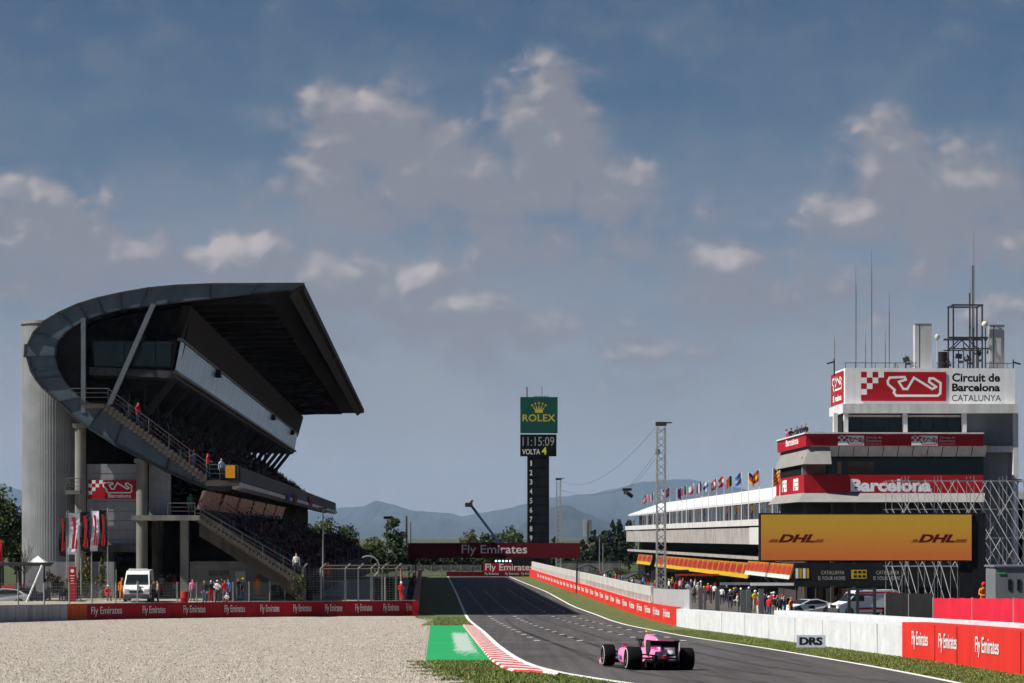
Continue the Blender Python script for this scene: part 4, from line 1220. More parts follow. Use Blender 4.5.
def van_extra(stripe=None, bar=None, zt_bar=2.42, sc=1.0):
    def f(root, X):
        MB().box(-.98, .98, 2.60 * sc, 2.78 * sc, .30, .62).build('bumper', mat('bumper_grey', (.06, .06, .065), .7, 0), root, bevel=.04)
        MB().box(-.52, .52, 2.70 * sc, 2.745 * sc, .68 * sc, .92 * sc).build('grille', C_BLACK, root)
        for s in (-1, 1):
            MB().box(min(s * .60, s * .93), max(s * .60, s * .93), 2.50 * sc, 2.735 * sc, .78 * sc, 1.02 * sc).build('headlight', mat('headlight', (.62, .64, .66), .15, 0, spec=.8), root, bevel=.04)
            MB().box(min(s * 1.0, s * 1.2), max(s * 1.0, s * 1.2), 1.72, 1.86, 1.28 * sc, 1.62 * sc).build('mirror', C_BLACK, root, bevel=.03)
            if stripe:
                for z0, z1, m in stripe:
                    mb = MB(); a = [(s * (X(z) + .008), y, z) for y, z in ((-2.7, z0), (1.1, z0), (1.1, z1), (-2.7, z1))]
                    mb.add(a, [(0, 1, 2, 3)]); mb.build('stripe', m, root)
        if bar:
            MB().box(-.75, .75, .35, .62, zt_bar, zt_bar + .13).build('light_bar', bar, root, bevel=.03)
    return f
VWHITE = mat('vehicle_white', (.74, .75, .76), .35, .03, 1, coat=.4)
VGLASS = [('windscreen', 'face', ((2.11, 1.33), (1.36, 2.10), .10)), ('side_window', 'side', [(1.95, 1.36), (1.32, 2.02), (.45, 2.06), (.45, 1.36)])]
p = P(144.5, 0, 206.5)
vehicle('van', 'white high roofed van parked facing the gravel trap beside the round concrete column', 'van', (p.x, 203.5, zp(203.5)), PI + .06, VAN, 1.0, 1.2, .10, VWHITE, (1.75, -1.75), .35, VGLASS, van_extra(bar=mat('bar_white', (.6, .62, .65), .4, 0)))
HATCH = [(2.05, .28), (2.12, .5), (2.0, .72), (1.15, .92), (.45, 1.36), (-.2, 1.44), (-1.2, 1.36), (-1.85, .98), (-2.05, .9), (-2.08, .35)]
HG = [('windscreen', 'face', ((1.08, .97), (.52, 1.33), .10)), ('side_window', 'side', [(.95, .96), (.42, 1.30), (-.25, 1.37), (-1.1, 1.30), (-1.5, .98)]), ('rear_window', 'face', ((-1.78, 1.03), (-1.28, 1.33), .14))]
for px, d, m, lab in ((2, 202, mat('paint_silver', (.45, .47, .50), .3, .02, 1, coat=.5), 'silver car parked at the far left in front of the red hoarding'), (17, 203, mat('paint_dark', (.03, .035, .045), .3, .02, 1, coat=.5), 'dark car parked between the silver car and the leaning white pole')):
    q = P(px, 0, d); vehicle('parked_car', lab, 'car', (q.x, d, zp(d) - .35), PI / 2 + .2, HATCH, .88, .8, .32, m, (1.3, -1.3), .31, HG)

# ================================================================ things on the paddock
def fl_logo(mb, o, ux, w, h, mi):
    ux = Vector(ux).normalized(); uz = Vector((0, 0, 1)); o = Vector(o); nn = ux.cross(uz)
    for poly in ([(.30, .06), (.52, .06), (.70, .55), (.72, .80), (.60, .95), (.28, .95), (.42, .80), (.48, .62)], [(.62, .06), (.80, .06), (.84, .30), (.72, .34)]):
        mb.add([o + ux * (a * w) + uz * (b * h) + nn * .03 for a, b in poly], [tuple(range(len(poly)))], mi)
        mb.add([o + ux * (a * w) + uz * (b * h) - nn * .03 for a, b in poly], [tuple(reversed(range(len(poly))))], mi)
M_FBLK, M_FWHT, M_FRED = mat('flag_black', (.02, .018, .02), .8, .1, 2), mat('flag_white', (.62, .62, .70), .8, .05, 2), mat('flag_red', (.34, .014, .022), .8, .08, 2)
fx = ((60, 66, 514, 557, 66.8, 0), (69, 79.5, 513, 554.5, 68.4, 1), (80.6, 90.4, 512, 552.6, 81, 0), (91.8, 99, 511, 551, 91.6, 1), (99.5, 106.8, 510, 550.7, 107.6, 0))
names = ('leftmost and narrowest black flag with a red emblem by the round tower', 'wider white flag with a red emblem, next to the leftmost black flag', 'black flag with a red emblem between the two white flags', 'narrower white flag with a red emblem between two black flags', 'black flag with a red emblem at the right end of the row of flags')
for (xa, xb, ya, yb, xp, wht), lab in zip(fx, names):
    d = 204.0; pb = P(xp, 0, d); zb = zp(d)
    ft = thing('flag', lab, 'flag', (pb.x, d, zb), 0, 'tall vertical flags by the round tower')
    ztop = P(0, ya, d).z - zb
    MB().cyl((0, 0, -.1), (0, 0, ztop + .2), .055, .035, 8).build('pole', M_POST, ft)
    a, b = P(xa, ya, d), P(xb, yb, d)
    mb = MB(); x0, x1 = a.x - pb.x, b.x - pb.x; z0, z1 = b.z - zb, a.z - zb; N = 8; vs = []
    for i in range(N + 1):
        f = i / N; y = .10 * math.sin(f * 5 + xa); xx = .12 * math.sin(f * 4 + xb) * (1 - f)
        vs += [(x0 + xx, -.08 + y, z0 + (z1 - z0) * f + (.12 * (1 - f) if x0 < 0 else 0)), (x1 + xx, -.08 - y, z0 + (z1 - z0) * f)]
    mb.add(vs, [(2 * i, 2 * i + 1, 2 * i + 3, 2 * i + 2) for i in range(N)], 0)
    mb2 = MB(); fl_logo(mb2, (x0, -.22, z0 + (z1 - z0) * .08), (1, 0, 0), x1 - x0, (z1 - z0) * .86, 0)
    c = mb.build('cloth', M_FWHT if wht else M_FBLK, ft, fix=False)
    sd = c.modifiers.new('thickness', 'SOLIDIFY'); sd.thickness = .012
    mb2.build('emblem', M_FRED, c, fix=False)
p = P(72.5, 0, 202.5)
tt = thing('totem_sign', 'slim upright red sign with white marks at the foot of the flags', 'sign', (p.x, 202.5, zp(202.5)))
MB().box(-.29, .29, -.1, .1, 0, 2.75).build('board', M_FRED, tt, bevel=.02)
mb = MB().cyl((0, -.10, 2.42), (0, -.115, 2.42), .14, .14, 14)
for k, ww in enumerate((.36, .30, .22, .26)): mb.box(-ww / 2, ww / 2, -.112, -.10, 2.02 - k * .2, 2.07 - k * .2)
mb.build('white_mark', M_LET, tt)
# open shelter, leaning pole, hoarding, tent
d = 203.0; q = P(-4, 0, d)
sh = thing('camera_shelter', 'flat dark roofed open shelter on thin posts at the far left behind the grey barrier', 'shelter', (q.x, d, zp(d)))
zr = P(0, 562.5, d).z - zp(d)
MB().prism([(-1.5, zr), (4.3, zr), (4.05, zr - .28), (-1.5, zr - .22)], -.8, 1.4, 'y').build('roof', C_STEELD, sh)
for xx, yy in ((1.72, -.6), (3.55, 1.2), (.1, 1.2), (1.72, 1.2)): MB().cyl((xx, yy, 0), (xx, yy, zr - .2), .07, .07, 8).build('post', C_STEELD, sh)
mb = MB()
for k in range(7): mb.cyl((1.72 - .5 + .1 * k, -.6, zr - .9 + (.5 if k % 2 else 0)), (1.72 - .4 + .1 * k, -.6, zr - .4 if k % 2 else zr - .9), .02, None, 5)
mb.build('bracket', C_STEELD, sh)
a, b = P(26, 603.5, 200.5), P(41.5, 567, 201.5)
lp = MB().cyl(a, b, .085, .085, 10); lp.cyl(b, b + (b - a).normalized() * .12, .11, .11, 10)
tag(lp.build('leaning_pole', mat('pole_white', (.62, .62, .60), .5, .08, 2)), 'white pole leaning against the dark shelter behind the grey barrier', 'pole')
p = P(4, 0, 205.5)
hb = thing('hoarding', 'low plain red hoarding behind the parked cars at the far left', 'hoarding', (p.x, 205.5, zp(205.5)))
MB().box(-3, 1.65, -.05, .05, .15, 1.15).build('panel', M_BREDF, hb)
for xx in (-2.5, -1, .4, 1.5): MB().box(xx - .04, xx + .04, .05, .12, 0, 1.25).build('post', C_STEELD, hb)
p = P(38, 0, 207.5)
tn = thing('tent', 'small white peaked tent showing above the dark shelter roof', 'tent', (p.x, 207.5, zp(207.5)))
zt_ = P(0, 563.5, 207.5).z - zp(207.5); mb = MB()
mb.add([(-.8, -.8, zt_), (.8, -.8, zt_), (.8, .8, zt_), (-.8, .8, zt_), (0, 0, zt_ + .62)], [(0, 1, 4), (1, 2, 4), (2, 3, 4), (3, 0, 4), (0, 3, 2, 1)])
mb.build('canopy', mat('tent_white', (.7, .7, .68), .8, .05, 1), tn)
for sx in (-.75, .75):
    for sy in (-.75, .75): MB().cyl((sx, sy, 0), (sx, sy, zt_), .025, None, 6).build('leg', M_POST, tn)
p = P(1, 0, 206)
rf = thing('red_flag', 'plain red flag on a pole at the very left of the paddock', 'flag', (P(-1.5, 0, 206).x, 206, zp(206)))
MB().cyl((0, 0, 0), (0, 0, P(0, 538, 206).z - zp(206)), .03, None, 6).build('pole', M_POST, rf)
mb = MB(); vs = []
for i in range(9):
    f = i / 8; vs += [(.03 + .30 * (1 - f * .2), .05 * math.sin(f * 6), P(0, 564 - 24 * f, 206).z - zp(206)), (.0, 0, P(0, 564 - 24 * f, 206).z - zp(206))]
mb.add(vs, [(2 * i, 2 * i + 1, 2 * i + 3, 2 * i + 2) for i in range(8)]); mb.build('cloth', M_FRED, rf, fix=False)
# barrel, marshal post, poles
p = P(184.3, 0, 202); q = zp(202)
tag(MB().lathe([(0, 0), (.28, 0), (.30, .05), (.29, .3), (.31, .33), (.29, .36), (.30, .8), (.27, .84), (0, .84)], 16, 0, Matrix.Translation((p.x, 202, q))).build('barrel', M_FRED), 'red barrel standing in front of the square concrete pillar', 'barrel')
p = P(323, 0, 212)
lm = thing('lamp_post', 'tall thin grey lamp post behind the debris fence in front of the lower tier', 'lamp post', (p.x, 212, zp(212)))
MB().cyl((0, 0, -.2), (0, 0, P(0, 509, 212).z - zp(212)), .08, .05, 8).build('pole', M_POST, lm); z = P(0, 509, 212).z - zp(212)
MB().box(-.35, .35, -.1, .1, z, z + .14).build('lamp_head', C_STEELD, lm)
mp = thing('marshal_post', 'dark marshal post with steel framing at the corner of the two red barriers', 'marshal post', S(-3.0, 213.5, 1.0))
MB().box(-1.1, 1.0, -.9, 1.0, .0, 2.2).build('cabin', C_DARK, mp); MB().box(-1.3, 1.15, -1.1, 1.2, 2.2, 2.34).build('roof', C_STEELD, mp)
for xx in (-1.25, -.2, 1.1): MB().cyl((xx, -1.1, -.6), (xx, -1.1, 2.9 if xx > 1 else 2.3), .07, None, 8).build('post', mat('post_tan', (.30, .22, .13), .7, .1, 3) if xx > 1 else M_POST, mp)
mb = MB()
for k in range(10):
    a0, a1 = k * .32 - .6, (k + 1) * .32 - .6
    mb.cyl((-1.6 + .9 * math.sin(a0), -.6, 3.1 + .9 * math.cos(a0)), (-1.6 + .9 * math.sin(a1), -.6, 3.1 + .9 * math.cos(a1)), .07, None, 6)
mb.build('curved_arm', mat('arm_pale', (.28, .29, .29), .5, .1, 3), mp)
# hanging things on the stand
q = g3(231.5, 466.5, -.05); w_ = S(N0 + q.x, T0 - 1.42, Z0 + q.z)
tag(MB().box(w_.x - .38, w_.x + .38, w_.y - .02, w_.y + .02, w_.z - .95, w_.z + .05).build('hanging_panel', mat('panel_orange', (.60, .26, .02), .7, .08, 2)), 'orange panel hung on the landing rail at the end of the upper tier', 'panel')
for px, py, c, lab in ((285, 497, (.10, .06, .22), 'purple flag hung over the upper tier ledge'), (292, 498, (.12, .03, .06), 'dark maroon flag hung over the ledge next to the purple one'), (308, 501, (.30, .03, .06), 'red flag hung over the upper tier ledge towards its far end')):
    f = (px - 425) / (238 - 425); t = T0 / max(f, .05); n = nfor(238, T0) + .12
    c0 = S(n + .35, t, zfor(py - 5, t)); hgt = 9 * t / F; mb = MB(); vs = []
    for i in range(7):
        a = S(n + .3 + .06 * math.sin(i * 2.1), t - 3 + i, zfor(py - 4, t)); vs += [a, a - Vector((0, 0, hgt * (1 + .15 * math.sin(i))))]
    mb.add(vs, [(2 * i, 2 * i + 1, 2 * i + 3, 2 * i + 2) for i in range(6)])
    tag(mb.build('draped_flag', mat('flag_' + lab.split()[0] + lab.split()[1], c, .9, .2, 1), fix=False), lab, 'flag')

# ================================================================ people by the stand
def pz(px, py, lo=199.0, hi=232.0):
    for _ in range(40):
        m = (lo + hi) / 2
        if HZ + (CAMZ - zp(m)) * F / m > py: lo = m
        else: hi = m
    q = P(px, 0, lo); return (q.x, lo, zp(lo))
LEFTP = [
 (29, 601.5, 20, 'fwd', 'white', 'denim', ('cap', 'white'), 'person in a white top and white cap beside the leaning white pole'),
 (34.5, 601, -60, 'stand', 'pink', 'dark grey', ('hair', 'brown'), 'person in a pink top beside the person in a white cap near the leaning pole'),
 (46, 601, 90, 'stand', 'pale blue', 'denim', ('hair', 'black'), 'person in a pale blue shirt in front of the reddish shrub'),
 (50, 600.5, -70, 'fold', 'white', 'grey', ('hair', 'brown'), 'person in a white shirt with folded arms in front of the reddish shrub'),
 (61, 601, 40, 'fwd', 'dark grey', 'denim', ('cap', 'yellow'), 'person in dark clothes and a yellow cap left of the slim red sign'),
 (66.5, 601, -20, 'stand', 'beige', 'black', ('hair', 'brown'), 'person in a beige top between the yellow cap and the slim red sign'),
 (107.5, 601.5, 30, 'sit', 'red', 'dark grey', ('cap', 'white'), 'seated person in a red top and white cap under the right end flag'),
 (121.8, 600.5, 10, 'stand', 'orange', 'orange', ('cap', 'orange'), 'marshal in orange overalls left of the white van'),
 (137.6, 603, 90, 'stand', 'white', 'grey', ('hair', 'brown'), 'person in a white shirt and grey trousers in front of the white van'),
 (153, 602.5, 60, 'fwd', 'dark grey', 'black', ('hair', 'black'), 'person in dark grey with arms forward at the right front of the white van'),
 (157.5, 602.5, -80, 'stand', 'beige', 'black', ('hair', 'black'), 'person in a beige top and black trousers right of the white van'),
 (161.7, 595.5, 0, 'walk', 'white', 'red', ('cap', 'white'), 'walking person in a white shirt and red trousers behind the white van'),
 (167.5, 596, 30, 'stand', 'dark grey', 'navy', ('hair', 'black'), 'person in dark grey and navy in the shade behind the van'),
 (171, 595.5, -20, 'fold', 'navy', 'black', ('cap', 'red'), 'person in a navy top with a red cap in the shade left of the pillar'),
 (174.5, 595.8, 50, 'stand', 'red', 'white', ('hair', 'brown'), 'person in a red top and white trousers left of the pillar'),
 (192.6, 601.5, 15, 'stand', 'pink', 'grey', ('hair', 'brown'), 'person in a pink top and grey trousers right of the red barrel'),
 (204.6, 603, -30, 'stand', 'black', 'denim', ('hair', 'brown'), 'person in a black top and blue jeans, left of the group in caps'),
 (211, 602.5, 10, 'stand', 'black', 'red', ('cap', 'white'), 'person in a black top, red shorts and white cap in the standing group'),
 (217.3, 602.5, 0, 'fold', 'white', 'dark grey', ('cap', 'white'), 'person in a white shirt and white cap with folded arms in the group'),
 (222, 599.5, 180, 'stand', 'black', 'black', ('cap', 'black'), 'person all in black with a black cap standing behind the group in white caps'),
 (224.8, 602.5, 25, 'stand', 'red', 'grey', ('hair', 'black'), 'person in a red shirt and grey trousers in the standing group'),
 (228.4, 600.5, -40, 'stand', 'blue', 'navy', ('hair', 'black'), 'person in a blue shirt at the right edge of the standing group'),
 (238, 600.5, 60, 'fold', 'black', 'dark grey', ('hair', 'brown'), 'person in black with folded arms in front of the white door'),
 (243, 600.5, -60, 'stand', 'black', 'navy', ('cap', 'yellow'), 'person in black with a yellow cap right of the white door'),
 (257.8, 597.2, 0, 'stand', 'orange', 'orange', ('helmet', 'red'), 'marshal in orange overalls and red helmet standing alone on the grass'),
 (273.8, 596.8, 170, 'stand', 'pale blue', 'black', ('hair', 'brown'), 'person in a pale blue shirt and black trousers seen from behind'),
 (279, 596.5, 60, 'fwd', 'white', 'navy', ('hair', 'black'), 'person in a white shirt holding up papers next to the pale blue shirt'),
]
for px, py, fa, pose, a, b, hd_, lab in LEFTP:
    person(pz(px, py), fa, pose, a, b, hd_, lab, 'people standing by the grandstand', R.uniform(.96, 1.03))
person(pz(227, 603.2), 0, 'sit', 'white', 'red', ('cap', 'white'), 'small child in white and red sitting in front of the standing group', None, .62)
for px, py, dt, fa, pose, a, b, hd_, lab in (
 (138, 424, -.7, 60, 'stand', 'red', 'navy', ('hair', 'black'), 'person in red and navy high up on the upper tier steps'),
 (207, 475.5, -.7, 80, 'fwd', 'red', 'dark grey', ('cap', 'red'), 'person in a red jacket and cap near the foot of the upper tier steps'),
 (221.5, 480, -.7, 30, 'stand', 'pale blue', 'dark grey', ('hair', 'brown'), 'person in a pale blue shirt on the landing beside the orange panel'),
 (190.5, 514.8, 2.5, 0, 'stand', 'green', 'grey', ('hair', 'black'), 'person in a green top in the dark opening below the end girder'),
 (296.3, 575, -1.2, 10, 'stand', 'white', 'dark grey', ('hair', 'brown'), 'person in a white top near the foot of the lower tier steps')):
    x, z = gq(px, py, dt)
    person(S(N0 + x, T0 + dt, Z0 + z), fa, pose, a, b, hd_, lab)
p = S(-2.2, 211.9, 1.25)
person(P(401.3, 601.5, 207.8), 0, 'fwd', 'red', 'red', ('helmet', 'white'), 'marshal in red overalls and white helmet behind the corner of the red barrier', None, .9)
q = S(-1.35, 300, .55); person(q, -60, 'stand', 'red', 'red', ('cap', 'red'), 'marshal in red overalls behind the straight barrier before the overhead gantry')
q = S(-1.3, 309, .6); person(q, -60, 'stand', 'white', 'grey', ('cap', 'white'), 'marshal in white overalls behind the straight barrier before the overhead gantry')
q = P(328, 580.5, 213); person((q.x, 213, q.z), 0, 'stand', 'red', 'red', ('cap', 'white'), 'marshal in red on a raised stand behind the debris fence', None, .85)
sdm = thing('marshal_stand', 'small raised steel stand behind the debris fence carrying a marshal', 'platform', (q.x, 213, zp(213)))
MB().box(-2.3, 1.6, -.6, .8, q.z - zp(213) - .12, q.z - zp(213) - .01).build('deck', C_RAIL, sdm)
for sx in (-2.2, 1.5):
    for sy in (-.5, .7): MB().cyl((sx, sy, -.3), (sx, sy, q.z - zp(213) - .1), .05, None, 6).build('leg', M_POST, sdm)
# ================================================================ trees
def leaf_mats(key, cols): return [mat('leaf_%s_%d' % (key, i), c, .75, 0, spec=.25) for i, c in enumerate(cols)]
LEAF = {'dark': leaf_mats('dark', [(.018,.030,.012), (.030,.045,.018), (.045,.060,.024)]), 'mid': leaf_mats('mid', [(.030,.050,.016), (.052,.078,.024), (.080,.105,.035)]),
        'light': leaf_mats('light', [(.055,.075,.022), (.085,.105,.034), (.12,.135,.05)]), 'red': leaf_mats('red', [(.07,.03,.018), (.12,.05,.03), (.06,.055,.02)]), 'olive': leaf_mats('olive', [(.06,.065,.02), (.10,.10,.03), (.13,.12,.04)])}
M_BARK = mat('bark', (.09,.07,.05), .9, .25, 4)
def plant(name, label, cat, loc, h, lobes, n, leaf, key, trunk=None, seed=0, group=None):
    """lobes: (x, y, z, rx, ry, rz) in metres from the base"""
    rr = random.Random(seed); root = thing(name, label, cat, loc, 0, group)
    mb = MB(); tot = sum(l[3] * l[5] for l in lobes)
    for lx, ly, lz, rx, ry, rz in lobes:
        k = int(n * rx * rz / tot); cl_ = []
        for _ in range(max(5, k // 40)):
            while True:
                a = Vector((rr.uniform(-1, 1), rr.uniform(-1, 1), rr.uniform(-1, 1)))
                if .35 < a.length < 1: break
            cl_.append((a, rr.randrange(3), rr.uniform(.16, .34)))
        for _ in range(k):
            a, mi, sp_ = rr.choice(cl_)
            p = a + Vector((rr.gauss(0, sp_), rr.gauss(0, sp_), rr.gauss(0, sp_ * .8)))
            if p.length > 1.25: continue
            c = Vector((lx + p.x * rx, ly + p.y * ry, lz + p.z * rz))
            if c.z < .05: continue
            u = Vector((rr.gauss(0, 1), rr.gauss(0, 1), rr.gauss(0, 1))).normalized(); v = u.orthogonal().normalized()
            v = (Matrix.Rotation(rr.random() * 6.28, 3, u) @ v); w_ = u.cross(v); s = leaf * rr.uniform(.6, 1.3)
            if rr.random() < .25: mi = rr.randrange(3)
            mb.add([c - v * s, c + w_ * s * .55, c + v * s, c - w_ * s * .55], [(0, 1, 2, 3)], mi)
    mb.build('crown' if trunk else 'foliage', LEAF[key], root, fix=False)
    if trunk:
        tb = MB(); r = trunk
        top = max(l[2] for l in lobes)
        pts = [Vector((0, 0, -.3)), Vector((.1 * r, 0, top * .3)), Vector((-.3 * r, .2 * r, top * .6)), Vector((0, 0, top * .95))]
        for i in range(3): tb.cyl(pts[i], pts[i + 1], r * (1 - .28 * i), r * (1 - .28 * (i + 1)), 8)
        for l in lobes: tb.cyl(pts[2] if l[2] > top * .6 else pts[1], (l[0] * .85, l[1] * .85, l[2]), r * .4, r * .12, 6)
        tb.build('trunk', M_BARK, root)
    return root
def tree(label, px, ytop, wpx, d, key='mid', n=2400, z0=0.0, seed=1, lob=None, leaf=None, group='trees behind the circuit', name='tree'):
    rr = random.Random(seed); k = d / F
    ztop = CAMZ + (HZ - ytop) * k - z0; w_ = wpx * k / 2; x = (px - CX) * k
    if lob is None:
        lob = []
        nl = 5
        for i in range(nl):
            a = 2 * PI * i / nl + rr.random()
            lob.append((math.cos(a) * w_ * .45, math.sin(a) * w_ * .45, ztop * rr.uniform(.48, .72), w_ * rr.uniform(.42, .6), w_ * .55, ztop * rr.uniform(.16, .25)))
        lob.append((rr.uniform(-.2, .2) * w_, 0, ztop * .80, w_ * .55, w_ * .55, ztop * .20))
    else: lob = [(a * w_, b * w_, c * ztop, e * w_, e * w_, f * ztop) for a, b, c, e, f in lob]
    return plant(name, label, 'tree', (x, d, z0), ztop, lob, n, leaf or max(.17, 1.5 * k), key, max(.12, ztop * .022), seed, group)
def conifer(label, px, ytop, wpx, d, seed, n=2600):
    lob = [(0, 0, .25, .95, .18), (0, 0, .42, .85, .16), (.05, 0, .58, .66, .15), (-.04, 0, .74, .48, .13), (0, 0, .89, .26, .11)]
    return tree(label, px, ytop, wpx, d, 'dark', n, 0, seed, lob, name='pine_tree', group='dark pines beside the pit building')
plantz = 1.6
tree('tall dense dark green tree at the far left edge behind the round concrete tower', 2, 488, 46, 232, 'mid', 5000, 1.6, 3, leaf=.17)
tree('lower round green tree close behind the round concrete tower', 19, 524, 22, 236, 'dark', 2200, 1.6, 4, leaf=.17)
tree('bushy mid green tree behind the far end of the upper tier', 322, 517, 44, 460, 'mid', 2600, 0, 5)
tree('round mid green tree just right of the upper tier end', 345, 524, 34, 462, 'mid', 2400, 0, 6)
tree('dark tree showing below the far end of the upper tier ledge', 301, 520, 36, 470, 'dark', 1800, 0, 7)
tree('pale yellowish green round tree left of the overhead gantry', 374, 538, 30, 540, 'light', 1900, 0, 8)
tree('taller tree with two pale crowns beside the left end of the overhead gantry', 394, 518, 28, 545, 'mid', 2100, 0, 9, [(-.3, 0, .62, .6, .2), (.4, 0, .6, .5, .2), (-.1, 0, .86, .5, .16), (.5, .2, .4, .5, .18)])
tree('thin crowned tree rising behind the overhead gantry left of the crane boom', 469, 529, 26, 620, 'olive', 900, 0, 10)
tree('broad tree behind the gantry at the foot of the crane boom', 489, 530, 24, 630, 'mid', 1200, 0, 11)
tree('broad rounded tree behind the gantry just left of the dark position tower', 512, 526, 34, 640, 'mid', 1700, 0, 12)
tree('small dark tree behind the gantry right of the dark position tower', 556, 537, 20, 600, 'dark', 900, 0, 13)
for i, (px, yt, w_, lab) in enumerate(((583, 540, 22, 'low leftmost'), (594, 531, 22, 'second lowest'), (604, 528, 22, 'middle'), (612, 521, 16, 'slim tall'), (619, 518, 18, 'tallest'), (629, 520, 20, 'rightmost'))):
    conifer(lab + ' dark pine in the clump beside the far end of the pit building', px, yt, w_, 500 + 6 * i, 30 + i)
und = plant('hedge', 'dark green hedge closing the far end of the straight below the gantry', 'hedge', S(2, 505, 0), 4, [(x, math.sin(x) * .5, 1.6 + .5 * math.sin(x * 1.7), 2.2, 1.2, 1.9 + .4 * math.sin(x * 2.3)) for x in [-9 + 2.2 * i for i in range(17)]], 9000, .42, 'dark', None, 14)
und2 = plant('hedge', 'dark green hedge at the far left of the straight behind the fence', 'hedge', S(-16, 470, 0), 5, [(x, 0, 2.0 + .6 * math.sin(x * 1.3), 2.4, 1.4, 2.2) for x in [-8 + 2.3 * i for i in range(8)]], 4500, .42, 'dark', None, 15)
def shrub(label, px, ytop, wpx, d, key, seed, n=700):
    k = d / F; h = CAMZ + (HZ - ytop) * k - zp(d); w_ = wpx * k / 2; rr = random.Random(seed)
    lob = [(rr.uniform(-.6, .6) * w_, rr.uniform(-.3, .3) * w_, h * rr.uniform(.25, .7), w_ * .55, w_ * .5, h * .32) for _ in range(5)]
    return plant('shrub', label, 'shrub', ((px - CX) * k, d, zp(d)), h, lob, n, .10, key, None, seed, 'shrubs in front of the grandstand')
shrub('reddish shrub beside the leaning white pole', 47, 568, 18, 206.5, 'red', 41)
shrub('reddish brown shrub left of the slim red sign', 62, 573, 20, 207, 'red', 42)
shrub('tall yellowish green climber around the leftmost round column', 86, 552, 20, 207.5, 'olive', 43, 1000)
shrub('yellowish green bush below the right end flag', 104, 556, 18, 207.5, 'olive', 44, 900)
shrub('dark green bush between the slim red sign and the round column', 79, 575, 18, 205.5, 'mid', 45)
shrub('leafy green bush at the foot of the lower tier steps', 298, 571, 14, 206.6, 'light', 46)
shrub('low green bush behind the debris fence', 316, 574, 18, 212, 'mid', 47)
rr = random.Random(5); br = MB(); q = P(24, 0, 204)
bt_ = thing('bare_tree', 'small leafless tree poking above the dark shelter roof', 'tree', (q.x, 204, zp(204)))
br.cyl((0, 0, 0), (.05, 0, 2.8), .06, .045, 7)
for i in range(16):
    a = Vector((.05, 0, 2.0 + .06 * i)); t = rr.random() * 6.28; b = a + Vector((math.cos(t) * .7, math.sin(t) * .6, rr.uniform(.5, 1.6)))
    br.cyl(a, b, .028, .012, 5)
    for _ in range(2): br.cyl(a + (b - a) * .6, b + Vector((rr.uniform(-.5, .5), rr.uniform(-.4, .4), rr.uniform(0, .6))), .014, .007, 4)
br.build('trunk', M_BARK, bt_)
# grass bank right of the paddock
mb = MB(); vs = []
for i in range(13):
    f = i / 12; Y = 207.5 + 6 * f
    vs += [(P(262, 0, Y).x, Y, zp(Y) + .012), (P(300, 0, Y).x, Y, zp(Y) + .012)]
mb.add(vs, [(2 * i, 2 * i + 1, 2 * i + 3, 2 * i + 2) for i in range(12)]); struct(mb.build('grass_bank', M_GRASS))

# ================================================================ gantry, banners, towers at the far end
def lattice(mb, base, h, w_, seg, r=.045, rb=.028, axis=Vector((0, 0, 1)), side=Vector((1, 0, 0))):
    base = Vector(base); axis = Vector(axis).normalized(); u = Vector(side).normalized(); v = axis.cross(u); n = max(1, round(h / seg)); seg = h / n
    cs = [u * (a * w_ / 2) + v * (b * w_ / 2) for a, b in ((-1, -1), (1, -1), (1, 1), (-1, 1))]
    for c in cs: mb.beam(base + c, base + c + axis * h, r * 2)
    for i in range(n):
        for k in range(4):
            a, b = cs[k], cs[(k + 1) % 4]
            if i % 2: a, b = b, a
            mb.beam(base + a + axis * (seg * i), base + b + axis * (seg * (i + 1)), rb * 2)
    return mb
M_DRED = mat('shaded_gantry_red', (.095, .003, .008), .6, .08, .6)  # banner red darkened: the shade on the gantry is put into the colour
ga = thing('gantry', 'overhead gantry across the straight with a long shaded red banner in white letters', 'gantry', S(8, 300, 0), YAW)
def gl_(px, py, t=300.0): return Vector((nfor(px, t) - 8, 0, zfor(py, t, nfor(px, t))))
a, b = gl_(408, 558), gl_(580, 543)
MB().box(a.x, b.x, -.1, .1, a.z, b.z).build('banner', M_DRED, ga)
mb = MB(); c0, c1 = gl_(461.5, 556.2), gl_(527, 544.8)
put_text(mb, 'Fly Emirates', (c0.x, -.1, c0.z), (1, 0, 0), c1.x - c0.x, c1.z - c0.z, offset=.012); mb.build('lettering', M_LET, ga, fix=False)
mb = MB(); lattice(mb, (a.x, 1.0, (a.z + b.z) / 2), b.x - a.x, 1.5, 1.6, .06, .035, (1, 0, 0), (0, 0, 1)); mb.build('truss', C_STEELD, ga)
mb = MB(); lattice(mb, (a.x + .5, 1.0, -.1), a.z + .4, .8, 1.2, .06, .03); mb.build('leg', C_STEELD, ga)
MB().cyl((b.x - .3, 1.0, -.1), (b.x - .3, 1.0, a.z + .4), .10, None, 8).build('leg', C_STEELD, ga)
lh = gl_(503, 561); MB().box(lh.x - 1.1, lh.x + 1.1, -.12, .12, lh.z - .22, lh.z + .25).build('light_panel', C_BLACK, ga)
GLOW = mat('start_light_lit', (.3, .7, .6), .4, 0, emit=(.45, 1.0, .85), emit_s=2.2)
for i in range(5):
    x = lh.x - .82 + .41 * i
    MB().cyl((x, -.125, lh.z), (x, -.16, lh.z), .115, .115, 12).build('start_light', GLOW, ga)
c = gl_(523, 562); MB().box(c.x - 1.2, c.x + 1.0, -.1, .3, c.z - .45, c.z + .55).build('display_box', C_BLACK, ga)
